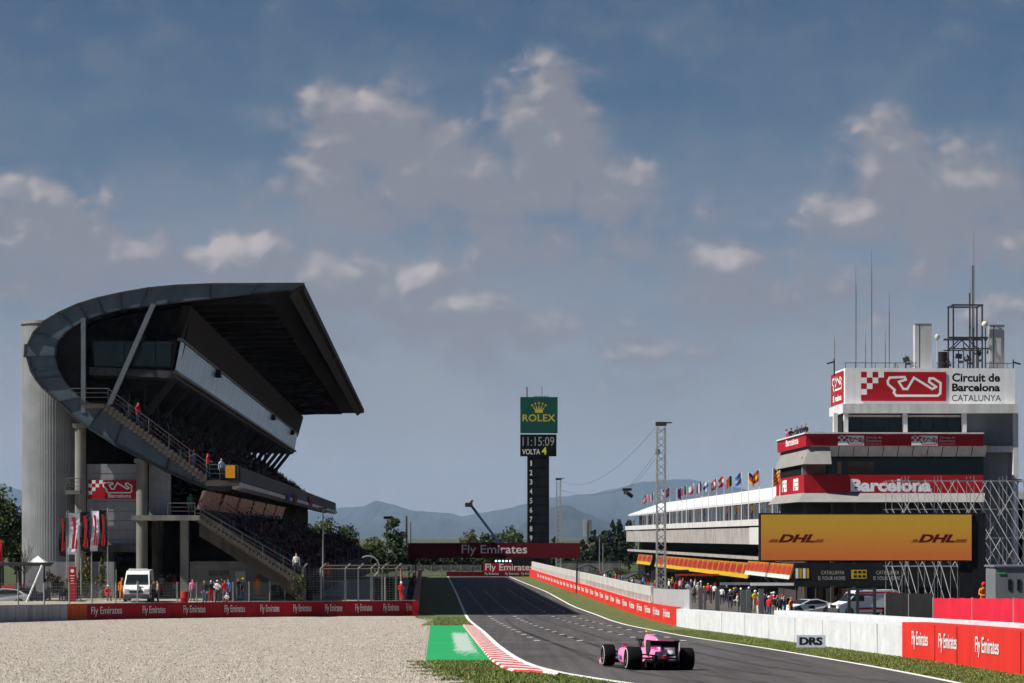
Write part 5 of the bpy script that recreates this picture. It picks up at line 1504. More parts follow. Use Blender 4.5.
# second banner, far barrier and fence
fb = thing('banner', 'red banner with white letters standing beyond the far end of the straight', 'banner', S(nfor(509, 470), 470, 0), YAW)
x0, x1 = nfor(483, 470) - nfor(509, 470), nfor(535, 470) - nfor(509, 470); z0, z1 = zfor(574.2, 470), zfor(563, 470)
MB().box(x0, x1, -.08, .08, z0, z1).build('panel', M_BRED, fb)
for x in (x0 + .3, 0, x1 - .3): MB().box(x - .08, x + .08, .1, .26, -.1, z1).build('post', C_STEELD, fb)
mb = MB(); put_text(mb, 'Fly Emirates', (x0 + .4, -.08, z0 + .3), (1, 0, 0), x1 - x0 - .7, (z1 - z0) * .78, offset=.012); mb.build('lettering', M_LET, fb, fix=False)
eb = thing('end_barrier', 'low dark red barrier across the far end of the straight', 'barrier', S(9, 434, 0), YAW)
MB().box(-5.4, 9.4, 0, .5, -.2, .75).build('panel', M_DRED, eb)
for n in (2.2, 5.6, 8.3):
    mb = MB(); put_text(mb, 'Fly Emirates', (n - 1.2, 0, .12), (1, 0, 0), 2.3, .52); mb.build('lettering', M_LET, eb, fix=False)
ff = thing('fence', 'grey wire fence across the far end of the straight behind the low barrier', 'fence', S(2, 445, 0), YAW)
for i in range(9): MB().cyl((-6 + 1.7 * i, 0, 0), (-6 + 1.7 * i, 0, 1.7), .05, None, 6).build('post', M_POST, ff)
mb = MB()
for k in range(9): mb.cyl((-6, 0, .1 + .2 * k), (7.6, 0, .1 + .2 * k), .02, None, 4, 0, False, False)
mb.build('wire_mesh', M_POST, ff)
# tall position tower with the clock
TT = 500.0
tb = thing('position_tower', 'tall dark tower with a green sign, a clock and numbers one to nine', 'tower', S(nfor(538.5, TT), TT, 0), YAW)
nx = nfor(538.5, TT)
def tq(px, py): return (nfor(px, TT) - nx, zfor(py, TT, nx))
x0, z1 = tq(527.3, 457); x1, _ = tq(549, 457)
MB().box(x0, x1, -.5, .5, -.2, z1 + 1).build('column', mat('tower_black', (.005, .005, .006), .8, 0, spec=.05), tb)
x0g, zt = tq(520.3, 397.2); x1g, zb = tq(557.5, 433.2)
MB().box(x0g, x1g, -.7, .7, zb, zt).build('sign_board', mat('deep_green', (.008, .075, .055), .45, .08, .4), tb)
M_GOLD = mat('gold_letter', (.62, .50, .05), .5, .05, 1)
xa, za = tq(522.5, 421.5); xb, zb2 = tq(555, 414.5)
mb = MB(); put_text(mb, 'ROLEX', (xa, -.7, za), (1, 0, 0), xb - xa, zb2 - za, offset=.01, spacing=1.05); mb.build('lettering', M_GOLD, tb, fix=False)
mb = MB(); cx0, cz0 = tq(538.8, 411.7)
for i in range(5):                                   # crown emblem: five points with balls
    a = (i - 2) * .42; tip = Vector((cx0 + math.sin(a) * 1.75, -.73, cz0 + .3 + math.cos(a) * 1.35)); bx = cx0 + (i - 2) * .26
    mb.add([(bx - .16, -.73, cz0 + .1), (bx + .16, -.73, cz0 + .1), tip], [(0, 1, 2)]); mb.cyl(tip + Vector((0, .02, 0)), tip - Vector((0, .02, 0)), .17, .17, 10)
mb.box(cx0 - .75, cx0 + .75, -.74, -.71, cz0 - .25, cz0 + .12); mb.build('crown_emblem', M_GOLD, tb)
x0c, z1c = tq(520.3, 434.6); x1c, z0c = tq(556.3, 456.3)
MB().box(x0c, x1c, -.65, .65, z0c, z1c).build('clock_board', mat('tower_black', (.005, .005, .006), .8, 0, spec=.05), tb)
M_CLK = mat('clock_digit', (.25, .27, .25), .5, 0, emit=(.20, .22, .20), emit_s=.12)
xa, za = tq(522.5, 446); xb, zb2 = tq(554, 437)
mb = MB(); put_text(mb, '11:15:09', (xa, -.65, za), (1, 0, 0), xb - xa, zb2 - za); mb.build('lettering', M_CLK, tb, fix=False)
xa, za = tq(522, 454.5); xb, zb2 = tq(540, 449.2)
mb = MB(); put_text(mb, 'VOLTA', (xa, -.65, za), (1, 0, 0), xb - xa, zb2 - za, offset=.015); mb.build('lettering', M_LET, tb, fix=False)
xa, za = tq(541.5, 454.7); xb, zb2 = tq(546.5, 447.2)
mb = MB(); put_text(mb, '4', (xa, -.65, za), (1, 0, 0), xb - xa, zb2 - za, offset=.02); mb.build('lettering', mat('yellow_digit', (.55, .6, .04), .5, 0, emit=(.5, .55, .03), emit_s=.1), tb, fix=False)
for i in range(9):
    xa, za = tq(529.6, 466 + i * 9.35); xb, zb2 = tq(532.6, 460 + i * 9.35)
    zb2 -= .12; xb -= .06
    if i == 0: xa += .15; xb -= .10
    mb = MB(); put_text(mb, str(i + 1), (xa, -.5, za), (1, 0, 0), xb - xa, zb2 - za, offset=.015); mb.build('lettering', M_LET, tb, fix=False)
    MB().box(-.9, 1.85, -.53, -.50, za - .2, za + 1.25).build('display_row', mat('display_row', (.008, .008, .010), .6, 0, spec=.08), tb)
for px, pt in ((527, 387), (542, 386)):
    xa, _ = tq(px, 0); MB().cyl((xa, 0, zt), (xa, 0, tq(px, pt)[1]), .12 if px == 527 else .05, None, 6).build('antenna', C_STEELD, tb)
mb = MB()
for k in range(6): mb.box(x0g + 2.6 + k * .5, x0g + 2.9 + k * .5, -.3, .3, zt, zt + .22)
mb.build('roof_unit', C_STEELD, tb)
# aerial lift
TL = 520.0
al = thing('aerial_lift', 'blue boom lift raised behind the gantry with a small camera basket at its tip', 'boom lift', S(nfor(500, TL), TL, 0), YAW)
a = Vector((nfor(470.5, TL) - nfor(500, TL), 0, zfor(504.5, TL))); b = Vector((nfor(497, TL) - nfor(500, TL), 0, zfor(540, TL))); c = b + (b - a) * .22
M_BOOM = mat('boom_blue', (.03, .06, .14), .5, .05, 1)
MB().beam(a, b, .42, .5).build('boom', M_BOOM, al); MB().beam(b, c, .62, .75).build('boom', M_BOOM, al)
MB().box(a.x - 1.1, a.x + .4, -.5, .5, a.z - .5, a.z + .35).build('basket', C_STEELD, al); MB().ball((a.x + .1, 0, a.z + .7), .42, 8, 6).build('camera', C_GREYP, al)
MB().box(c.x - 1.5, c.x + 2.5, -1.2, 1.2, .6, c.z).build('chassis', M_BOOM, al)
for sx in (-1, 2):
    for sy in (-1.1, 1.1): MB().cyl((c.x + sx, sy - .15, .55), (c.x + sx, sy + .15, .55), .55, None, 14).build('wheel', C_BLACK, al)
# light masts, poles, telecom tower
def pole(label, px, yt, d, r, col=None, head=None, name='lamp_post', cat='lamp post'):
    q = P(px, yt, d); o = thing(name, label, cat, (q.x, d, 0))
    MB().cyl((0, 0, -.3), (0, 0, q.z), r, r * .6, 8).build('pole', col or M_POST, o)
    if head: MB().box(*head(q.z)).build('lamp_head', C_STEELD, o)
    return o
pole('pale lamp post in front of the trees left of the gantry', 387.5, 519, 330, .10, None, lambda z: (-.5, .5, -.15, .15, z, z + .35))
pole('tall dark mast behind the left end of the gantry', 406.5, 516, 560, .30, C_STEELD, None, 'mast', 'mast')
pole('shorter grey mast just right of the tall dark one behind the gantry', 410.4, 522, 565, .26, mat('mast_grey', (.16, .17, .18), .7, .1, 1), None, 'mast', 'mast')
pole('lamp post with a sideways head in front of the dark pines', 599.5, 537, 430, .10, None, lambda z: (0, 1.1, -.15, .15, z - .3, z))
pole('lower lamp post with a right pointing head in front of the dark pines', 603, 543, 425, .09, None, lambda z: (0, .9, -.15, .15, z - .3, z))
tl = thing('telecom_mast', 'pale telecom mast with panel antennas rising above the dark pines', 'mast', S(nfor(588, 540), 540, 0), YAW)
zt = zfor(519, 540); mb = MB(); lattice(mb, (0, 0, 0), zt - 4, 1.1, 1.4, .08, .05); mb.build('lattice', M_POST, tl)
MB().cyl((0, 0, zt - 4.4), (0, 0, zt), .16, None, 8).build('pole', M_POST, tl)
for x, m in ((-.7, C_WHITE), (.45, C_GREYP)): MB().box(x - .32, x + .32, -.3, .3, zt - 3.6, zt - .2).build('panel_antenna', mat('antenna_pale', (.42, .42, .40), .6, .05, 1) if m == C_WHITE else mat('antenna_grey', (.20, .20, .20), .6, .05, 1), tl)
# cable camera: two lattice masts, ropes, hanging camera
MW = mat('mast_metal', (.46, .47, .48), .4, .05, 2, metal=.4)
def mast(label, px, yt, t, w_):
    n = nfor(px, t); o = thing('lattice_mast', label, 'mast', S(n, t, 0), YAW); h = zfor(yt, t, n)
    mb = MB(); lattice(mb, (0, 0, 0), h - .5, w_, w_ * .85, .055, .036); mb.build('lattice', MW, o)
    mb = MB().box(-w_ * .62, w_ * .62, -w_ * .6, w_ * .6, h - .35, h); mb.beam((0, 0, h - .1), (w_ * 1.3, 0, h - .05), .12); mb.build('mast_head', C_STEELD, o)
    MB().box(-w_, w_, -w_, w_, -.2, .35).build('base', C_STEELD, o)
    return n, t, h
m1 = mast('tall silver lattice mast standing in the pit lane in front of the pit building', 661, 422, 230, .74)
m2 = mast('more distant silver lattice mast right of the dark position tower', 558.5, 478, 420, .74)
t_ = 262.0; n_c = nfor(627, t_); cc = S(n_c, t_, zfor(492, t_, n_c))
cm = thing('cable_camera', 'small dark television camera hanging from ropes between the two lattice masts', 'camera', cc, YAW)
MB().box(-.45, .45, -.3, .3, .12, .38).build('trolley', C_BLACK, cm); MB().cyl((-.1, -.3, -.02), (.5, .3, -.42), .20, None, 10).build('camera_body', C_BLACK, cm, ); MB().beam((-.3, 0, .2), (-.25, 0, -.25), .12).build('arm', C_STEELD, cm)
rp = MB(); A = S(m1[0] - .4, m1[1], m1[2] - 2.6); A2 = S(m1[0] - .4, m1[1], m1[2] - .4); B = S(m2[0], m2[1], m2[2] - .5)
def sag(a, b, s, n=10): return [a + (b - a) * (i / n) - Vector((0, 0, s * 4 * (i / n) * (1 - i / n))) for i in range(n + 1)]
rp.tube(sag(A, cc + Vector((0, 0, .38)), .25), .014, 4); rp.tube(sag(A + Vector((.3, 0, 0)), cc + Vector((.3, 0, .38)), .25), .014, 4)
rp.tube(sag(A2, B + Vector((0, 0, .3)), 2.6, 16), .014, 4); rp.tube(sag(cc + Vector((-.2, 0, .3)), B - Vector((0, 0, 1.2)), .8, 12), .016, 4)
tag(rp.build('camera_rope', C_STEELD), 'thin dark ropes slung between the two lattice masts and the hanging camera', 'rope')
MB().box(-.5, -.1, -.2, .2, m1[2] - 2.9, m1[2] - 2.4).build('pulley', C_GREYP, [o for o in bpy.data.objects if o.name == 'lattice_mast'][0])
# ================================================================ pit wall and barriers on the right
def tfor(px, n):
    k = (px - CX) / F
    return n * (CO - k * SI) / (k * CO + SI)
WYS = [60 + 1.5 * i for i in range(250)]
WP = Path([(WALL(y), y) for y in WYS if y < 431])          # runs away from the camera, face on the left
def wq(px): return WP.of_px(px)
M_CONC_L = mat('pit_wall_concrete', (.50, .50, .49), .85, .12, .8, stain=.2)
pw = thing('pit_wall', 'long pale concrete pit wall with a row of small openings above the far red banners', 'wall', (0, 0, 0))
def inset(path, o): 
    pts = []
    for i in range(len(path.p)):
        p, d = path.at(path.s[i]); r = Vector((d.y, -d.x)); pts.append(tuple(p + r * o))
    return Path(pts)
WPI = inset(WP, .30)
qn, qf = WPI.of_px(651), WPI.L
wall(WPI, qn, qf, 1.25, .35, 'lower_wall', M_CONC_L, pw)
wall(WPI, qn, qf, .72, .35, 'top_beam', M_CONC_L, pw, dz=1.75, bottom=0)
mb = MB(); q = qn
while q < qf:
    p, d = WPI.at(q); r = Vector((d.y, -d.x)); z = zg(p.y)
    c = Vector((p.x, p.y, z)) + Vector((r.x, r.y, 0)) * .175
    mb.cbox(c + Vector((0, 0, 1.5)), (1.15 if (q > wq(583)) else .75, .33, .52), 0, Matrix.Rotation(math.atan2(d.y, d.x), 3, 'Z'))
    q += 1.6
mb.build('wall_pier', M_CONC_L, pw)
rb = thing('banner_barrier', 'long low bright red banner barrier at the foot of the pit wall with white letters', 'barrier', (0, 0, 0))
qa, qb = wq(676.5), WP.L
wall(WP, qa, qb, 1.22, .28, 'cover', M_BREDF, rb)
cent = [538.5, 541, 543.6, 546.3, 549.1, 552, 555, 558, 561.3, 564.6, 568, 571.6, 575.3, 579.2, 583, 587.3, 592, 597, 602, 607.2, 612.7, 618.6, 625.2, 632.3, 640, 648.1, 656.8, 667.3]
for i, c in enumerate(cent):
    w_ = ((cent[i + 1] - c) if i + 1 < len(cent) else 11) * .62
    q0, q1 = wq(c + w_ / 2), wq(c - w_ / 2)
    wall_text(WP, (q0 + q1) / 2, abs(q1 - q0), .30, .70, 'Fly Emirates', M_LET, rb, flip=True, out=.05, offset=.02)
ww = thing('white_barrier', 'long low barrier wrapped in white sheeting at the outside of the corner exit', 'barrier', (0, 0, 0))
wall(WP, wq(902.5), wq(676.3), 1.12, .9, 'cover', M_WALLW, ww, step=.8)
for px in (700, 722, 745, 769, 795, 823, 851, 878):
    p, d = WP.at(wq(px)); r = Vector((d.y, -d.x)); c = p - r * .006
    MB().beam((c.x, c.y, zg(p.y) - .05), (c.x + .02 * math.sin(px), c.y, zg(p.y) + 1.11), .03, .016).build('joint', mat('joint_grey', (.36, .37, .40), .8, .2, 3), ww)
uw = thing('white_barrier', 'taller second row of white barrier just behind the front wall on the right', 'barrier', (0, 0, 0))
WPB = inset(WP, 1.2)
wall(WPB, 0, WPB.of_px(774), 1.33, .7, 'cover', M_WALLW, uw, step=.8)
nr = thing('banner_barrier', 'nearest bright red banner barrier with three white lettered panels at the right edge', 'barrier', (0, 0, 0))
WPF = inset(WP, -.03)
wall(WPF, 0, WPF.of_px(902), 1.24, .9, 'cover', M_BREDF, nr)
for a, b in ((912.6, 927.8), (939.7, 957.7), (975.5, 999.8)):
    q0, q1 = WPF.of_px(b), WPF.of_px(a)
    wall_text(WPF, (q0 + q1) / 2, abs(q1 - q0), .34, .62, 'Fly Emirates', M_LET, nr, flip=True, out=.02, offset=.012)
for px in (935, 957.5, 1021.7):
    p, d = WPF.at(WPF.of_px(px)); r = Vector((d.y, -d.x)); c = p - r * .012
    MB().beam((c.x, c.y, zg(p.y)), (c.x, c.y, zg(p.y) + 1.2), .03, .02).build('seam', mat('seam_dark', (.35, .02, .02), .7, 0), nr)
p = G(811, 648.2)
ds = thing('marker_board', 'pale grey board with bold black letters standing on the grass before the white barrier', 'sign', p, -.12)
MB().box(-.58, .58, -.03, .03, .02, .54).build('board', mat('board_pale', (.50, .54, .66), .6, .04, 1), ds, bevel=.01)
mb = MB()
for o_ in (0, .014, .028): put_text(mb, 'DRS', (-.47 + o_, -.03 - .0008 * o_ / .014, .13), (1, 0, 0), .91, .32, offset=.035)
mb.build('lettering', C_BLACK, ds, fix=False)
for x in (-.45, .45): MB().box(x - .025, x + .025, .03, .07, -.05, .5).build('leg', M_POST, ds)
cg = thing('corrugated_screen', 'grey corrugated metal screen standing above the end of the red banners', 'screen', (0, 0, 0))
WPC = inset(WP, .55); mb = MB(); q0, q1 = WPC.of_px(690.5), WPC.of_px(650.5); n = 70; vs = []
for i in range(n + 1):
    p, d = WPC.at(q0 + (q1 - q0) * i / n); r = Vector((d.y, -d.x)); o = (.07, .07, -.07, -.07)[i % 4]; p = p + r * o; z = zg(p.y)
    vs += [(p.x, p.y, z + .2), (p.x, p.y, z + 2.35)]
mb.add(vs, [(2 * i, 2 * i + 1, 2 * i + 3, 2 * i + 2) for i in range(n)])
o = mb.build('sheet', mat('corrugated', (.42, .43, .44), .55, .08, 1, metal=.2), cg)
p, d = WPC.at(q0); MB().box(p.x - .06, p.x + .06, p.y - .06, p.y + .06, zg(p.y), zg(p.y) + 2.5).build('post', M_POST, cg)
# fence frames behind the white wall
fz = thing('fence', 'row of dark fence posts behind the white barrier in front of the garages', 'fence', (0, 0, 0))
WPD = inset(WP, 2.6)
for px, yt, w_ in ((700.5, 588, .30), (705, 588, .16), (717.5, 589, .28), (743.5, 590, .34), (748.5, 590, .26), (761, 589, .28)):
    p, _ = WPD.at(WPD.of_px(px)); MB().box(p.x - w_ / 2, p.x + w_ / 2, p.y - .1, p.y + .1, zg(p.y) - .1, P(px, yt, p.y).z).build('post', mat('post_dark', (.12, .13, .13), .5, .1, 3), fz)
gf = thing('gate_frame', 'open dark steel gate frame in front of the ambulance', 'frame', (0, 0, 0))
d = 118.0
for px in (849, 857.5, 874.5): q = P(px, 0, d + (4 if px == 857.5 else 0)); MB().box(q.x - .07, q.x + .07, q.y - .07, q.y + .07, zg(q.y), P(px, 587.5 + (1 if px < 860 else 0), q.y).z).build('post', C_STEELD, gf)
for yy in (589, 595): MB().beam(P(849, yy, d), P(874.5, yy, d), .09).build('rail', C_STEELD, gf)
MB().beam(P(849, 589, d), P(857.5, 589, d + 4), .07).build('rail', C_STEELD, gf)
bp = thing('black_screen', 'black fabric screen on posts between the ambulance and the red drape', 'screen', (0, 0, 0))
a, b = P(886, 0, 112), P(935, 0, 106)
mb = MB(); n = 30; vs = []
for i in range(n + 1):
    f = i / n; q = a + (b - a) * f; o = .05 * math.sin(i * 1.7); zt = zg(q.y) + (CAMZ - zg(q.y)) + (HZ - (592.5 + 1.5 * f + .5 * math.sin(i * .9))) * q.y / F
    vs += [(q.x, q.y + o, zg(q.y) - .05), (q.x, q.y + o, zt)]
mb.add(vs, [(2 * i, 2 * i + 1, 2 * i + 3, 2 * i + 2) for i in range(n)])
mb.build('fabric', mat('black_fabric', (.012, .012, .013), .8, .2, 2), bp)
for f in (0, .5, 1): q = a + (b - a) * f; MB().cyl((q.x, q.y + .15, zg(q.y)), (q.x, q.y + .15, P(0, 594, q.y).z), .05, None, 6).build('post', M_POST, bp)
rd = thing('red_drape', 'bright red fabric drape hung behind the near white wall', 'drape', (0, 0, 0))
a, b = P(934, 0, 105), P(1060, 0, 96); n = 90; vs = []; mb = MB()
for i in range(n + 1):
    f = i / n; q = a + (b - a) * f; o = .05 * math.sin(i * 1.3) + .04 * math.sin(i * .47)
    vs += [(q.x, q.y + o, zg(q.y) - .05), (q.x, q.y + o * .4, P(0, 598 + .8 * f + .3 * math.sin(i * .8), q.y).z)]
mb.add(vs, [(2 * i, 2 * i + 1, 2 * i + 3, 2 * i + 2) for i in range(n)], 0, True)
mb.build('fabric', mat('drape_red', (.62, .02, .045), .7, .10, 1.2, stain=.08), rd)
for f in (0, .33, .66, 1): q = a + (b - a) * f; MB().cyl((q.x, q.y + .12, zg(q.y)), (q.x, q.y + .12, P(0, 597.5, q.y).z), .05, None, 6).build('post', M_POST, rd)
q = P(1010, 0, 112); zb = zg(112)
cb = thing('cabinet', 'grey metal service cabinet with two dark slots above the red drape', 'cabinet', (q.x, 112, zb))
x0 = P(992.5, 0, 112).x - q.x; zt = P(0, 567, 112).z - zb
M_CAB = mat('cabinet_grey', (.17, .18, .195), .5, .08, 1, stain=.1)
MB().box(x0, 2.0, -.6, 1.6, .15, zt).build('body', M_CAB, cb, bevel=.03)
MB().box(x0 - .06, 2.06, -.66, 1.66, zt, zt + .08).build('top', M_CAB, cb)
for px in (1007, 1016): xx = P(px, 0, 112).x - q.x; MB().box(xx - .07, xx + .07, -.63, -.60, zt - .98, zt - .52).build('slot', C_BLACK, cb)
MB().box(x0 + .15, x0 + .45, -.63, -.60, zt - .30, zt - .22).build('green_plate', mat('plate_green', (.03, .35, .08), .5, 0), cb)
MB().box(x0 + .1, 1.9, -.5, 1.5, -.1, .15).build('plinth', C_STEELD, cb)

# ================================================================ pit building
NF, TB = 33.0, 228.0
pb = thing('pit_building', 'long low pit building with a white sloping roof, a row of windows and garages below', 'building', S(NF, TB, 0), YAW)
LEN = 400 - TB
def bl(n0, n1, y0, y1, z0, z1, name, m, par=pb, **k): return MB().box(n0 - NF, n1 - NF, y0, y1, z0, z1).build(name, m, par, **k)
M_WROOF = mat('white_roof', (.60, .61, .64), .6, .04, .3, stain=.06)
M_WHITEP = mat('white_panel', (.62, .62, .62), .65, .08, .8, stain=.18)
M_CBAND = mat('weathered_concrete', (.36, .345, .33), .9, .16, .6, stain=.25)
rf = MB(); e0, e1, r0, r1 = 31.4 - NF, 54 - NF, 35 - NF, 50 - NF
rv_ = [(e0, 0, 10.0), (e0, LEN + .6, 10.0), (r0, LEN - 13, 11.55), (r0, 0, 11.55), (r1, LEN - 13, 11.55), (r1, 0, 11.55), (e1, LEN + .6, 10.0), (e1, 0, 10.0)]
rf.add(rv_ + [(x, y, z - .22) for x, y, z in rv_], [(0, 1, 2, 3), (3, 2, 4, 5), (5, 4, 6, 7), (1, 6, 4, 2), (8, 11, 13, 15, 14, 9), (0, 8, 9, 1), (1, 9, 14, 6), (0, 3, 5, 7, 15, 13, 11, 8)])
roof = rf.build('roof', M_WROOF, pb)
bl(33.6, 53, .5, LEN, 0, 9.98, 'core', C_DARK)
bl(33.0, 34.2, LEN - .4, LEN, 0, 9.95, 'end_wall', C_CONC); bl(32, 52, LEN - .3, LEN + .1, 5.8, 7.5, 'end_wall', M_CBAND)
bl(30.9, 33.6, 0, LEN + .4, 7.62, 8.16, 'balcony_edge', M_WHITEP)
bl(31.06, 33.6, 20, LEN + .2, 5.85, 7.42, 'concrete_band', M_CBAND); bl(31.03, 33.6, 0, 19.98, 5.85, 7.46, 'white_band', M_WHITEP)
bl(31.2, 33.6, 0, LEN, 4.38, 4.66, 'ledge', M_CBAND)
bl(30.9, 31.0, 0, LEN + .4, 8.16, 8.22, 'kick_rail', M_WHITEP)
i = 0; y = 1.0
while y < LEN - 5:
    w_ = MB().box(-.08, .02, y + .2, y + 4.1, 8.2, 9.85).build('window', mat('pit_glass', (.016, .017, .02), .15, 0, spec=.3), pb)
    MB().box(-.10, .06, y - .2, y + .18, 8.2, 9.97).build('pier', M_WHITEP, pb)
    for k in (1, 2):
        if (i + k) % 3: MB().box(-.10, -.082, y + .2 + 1.3 * k - .06, y + .2 + 1.3 * k + .06, 8.2, 9.85).build('mullion', M_WHITEP, w_)
    y += 4.3; i += 1
for k in range(int(LEN / 6)):
    y = 2 + k * 6.0
    bl(32.2, 33.0, y, y + .5, 0, 4.38, 'garage_pier', C_CONCD)
    bl(33.25, 33.55, y + .6, y + 5.9, .0, 2.7, 'garage_shade_slab', C_BLACK)  # black slab stands for the shade inside the open garage
# signs over the garages
M_YEL = mat('sign_orange', (.36, .155, .014), .55, .12, .8); M_YELB = mat('sign_yellow', (.55, .35, .022), .55, .05, .8); M_DRD = mat('sign_darkred', (.40, .03, .02), .55, .05, 1)
def fascia_sign(label, n, px0, px1, z0, z1, lean, edge_m, mark_m, gap):
    t0, t1 = tfor(px1, n), tfor(px0, n)
    s_ = thing('fascia_sign', label, 'sign', S(n, t0, 0), YAW)
    L = t1 - t0
    MB().prism([(0, z0), (lean, z1), (lean + .15, z1), (.15, z0)], 0, L, 'y').build('board', M_YEL, s_)
    MB().prism([(-.02, z0 - .06), (-.02 + lean * .25, z0 + (z1 - z0) * .24), (.0 + lean * .25, z0 + (z1 - z0) * .24), (.0, z0 - .06)], 0, L, 'y').build('edge_strip', edge_m, s_)
    k = int(L / gap); h = z1 - z0
    for i in range(k):
        y = (i + .5) * L / k; mb = MB()
        def q(dy, f): return (lean * f - .03, y + dy * gap, z0 + h * f)
        mb.add([q(-.36, .30), q(-.08, .24), q(.12, .36), q(.34, .30), q(.40, .60), q(.26, .93), q(-.02, .80), q(-.22, .95), q(-.42, .72)], [(8, 7, 6, 5, 4, 3, 2, 1, 0)])
        mb.build('red_mark', mark_m, s_, fix=False)
    return s_
M_SRED = mat('mark_red', (.30, .018, .012), .55, .05, 1)
fascia_sign('long orange and yellow sign band with a row of red marks over the garages', 31.0, 654.5, 747.5, 2.62, 4.05, .35, M_YELB, M_SRED, 5.2)
fascia_sign('short far piece of orange and yellow sign band left of the long one', 31.2, 636.5, 650, 2.7, 4.1, .35, M_YELB, M_SRED, 6.5)
fascia_sign('nearer orange sign band with dark red marks and a white lower edge', 30.6, 744.5, 789, 3.05, 4.25, .35, M_WHITEP, M_DRD, 3.0)
# national flags on poles along the roof edge
FL = [(647, 494, 'c', 'white cross on red', ((.6,.03,.04), (.8,.8,.8))), (653.5, 492, 'v', 'green white and red', ((.02,.22,.06), (.75,.75,.75), (.6,.03,.04))), (662, 489, 'h', 'blue white and red', ((.03,.08,.35), (.75,.75,.75), (.6,.03,.04))), (669.8, 487, 'h', 'dark blue with a red band', ((.02,.03,.12), (.35,.03,.05), (.02,.03,.12))),
      (677, 488, 'h', 'red white and blue', ((.6,.03,.04), (.75,.75,.75), (.04,.10,.40))), (682, 487, 'v', 'blue and red', ((.03,.06,.28), (.03,.06,.28), (.45,.03,.05))), (686.5, 485, 'v', 'green white and wide red', ((.02,.22,.06), (.75,.75,.75), (.6,.03,.04))), (694, 483, 'h', 'white over red', ((.75,.75,.75), (.75,.72,.72), (.6,.03,.04))),
      (702, 481, 'v', 'dark blue white and red', ((.02,.03,.16), (.75,.75,.75), (.6,.03,.04))), (708.5, 480, 'h', 'white with a blue band', ((.8,.8,.8), (.06,.14,.45), (.8,.8,.8))), (716.7, 478, 'c', 'bright red with a white cross', ((.65,.03,.04), (.8,.8,.8))), (724, 475, 'h', 'red white and red', ((.6,.03,.04), (.75,.75,.75), (.6,.03,.04))),
      (732, 475, 'v', 'black yellow and red', ((.015,.015,.015), (.8,.55,.03), (.6,.03,.04))), (741.5, 472, 'h', 'blue with pale marks', ((.05,.12,.42), (.35,.4,.6), (.05,.12,.42))), (748.5, 472, 'h', 'black red and gold', ((.015,.015,.015), (.55,.03,.03), (.8,.52,.03))), (759.5, 469, 'h', 'red yellow and red', ((.55,.03,.04), (.8,.55,.03), (.55,.03,.04))),
      (772.6, 467, 'h', 'plain purple', ((.16,.12,.36), (.18,.14,.40), (.16,.12,.36))), (780, 470, 's', 'yellow with red stripes', ((.8,.5,.03), (.6,.04,.04)))]
for i, (px, yt, kd, txt, cols) in enumerate(FL):
    n = 30.95; t = tfor(px, n); zt = zfor(yt, t, n); fl_ = thing('flag', 'small %s flag on a white pole on the pit building' % txt, 'flag', S(n, t, 8.2), YAW, 'national flags along the pit building')
    MB().cyl((0, 0, -.3), (0, 0, zt - 8.2), .045, .035, 6).build('pole', C_WHITE, fl_)
    mb = MB(); NX, NZ = 6, 6; W_, H_ = .72, 1.0; cols = [tuple(c * .72 for c in q) for q in cols]; vs = []
    rr = random.Random(i)
    for a in range(NZ + 1):
        for b in range(NX + 1):
            u, v = b / NX, a / NZ
            vs.append((-.05 - u * W_ * .75 if kd != 'h' or i % 2 else .05 + u * W_ * .75, .16 * math.sin(u * 7 + i) , zt - 8.2 - .05 - v * H_ - u * H_ * .45 + .05 * math.sin(u * 5 + v * 3)))
    fs, mis = [], []
    for a in range(NZ):
        for b in range(NX):
            if kd == 'h': m_ = a * 3 // NZ
            elif kd == 'v': m_ = b * 3 // NX
            elif kd == 's': m_ = a % 2
            else: m_ = 1 if (a in (2, 3) and 1 <= b <= 4) or (b in (2, 3) and 1 <= a <= 4) else 0
            k = a * (NX + 1) + b; mb.add([], [], 0); fs.append((k, k + 1, k + NX + 2, k + NX + 1)); mis.append(m_)
    mb.v = vs; mb.f = fs; mb.m = mis; mb.sm = [True] * len(fs)
    o = mb.build('cloth', [mat('flagcloth_%02d_%02d_%02d' % tuple(int(c * 99) for c in q), q, .8, .05, 2) for q in cols], fl_, fix=False)

# ================================================================ control tower
TW = 215.0; NW = nfor(845, TW)
ct = thing('control_tower', 'white and red race control tower with signs on its storeys and antennas on top', 'tower', S(NW, TW, 0), YAW)
def tx(px, dt=0.0): return nfor(px, TW + dt) - NW
def tz(py, dt=0.0): return zfor(py, TW + dt, NW)
def tb_(x0, x1, y0, y1, z0, z1, name, m, par=ct, **k): return MB().box(min(x0, x1), max(x0, x1), y0, y1, min(z0, z1), max(z0, z1)).build(name, m, par, **k)
M_TSIGN = mat('sign_sheet', (.80, .80, .81), .6, .05, .8, stain=.10)
M_TGREY = mat('tower_grey', (.19, .20, .215), .8, .08, .6, stain=.12)
M_TWHITE = mat('tower_white', (.60, .60, .60), .7, .08, .8, stain=.15)
M_INT = mat('room_inside', (.20, .13, .08), .8, .3, .6)
top = tb_(tx(845), tx(1015), 0, 6, tz(404), tz(368), 'sign_box', M_TSIGN)
sg = tb_(tx(861), tx(946), -.07, -.035, tz(401), tz(371.8), 'circuit_sign', C_RED, top)
s = (tz(371.8) - tz(401)) / 5.1
mb = MB(); put_checks(mb, (tx(861), -.07, tz(371.8) - 3 * s), (1, 0, 0), s, [(1, 2), (3, 2), (0, 1), (2, 1), (1, 0), (0, -1)]); mb.build('chequer', C_WHITE, sg, fix=False)
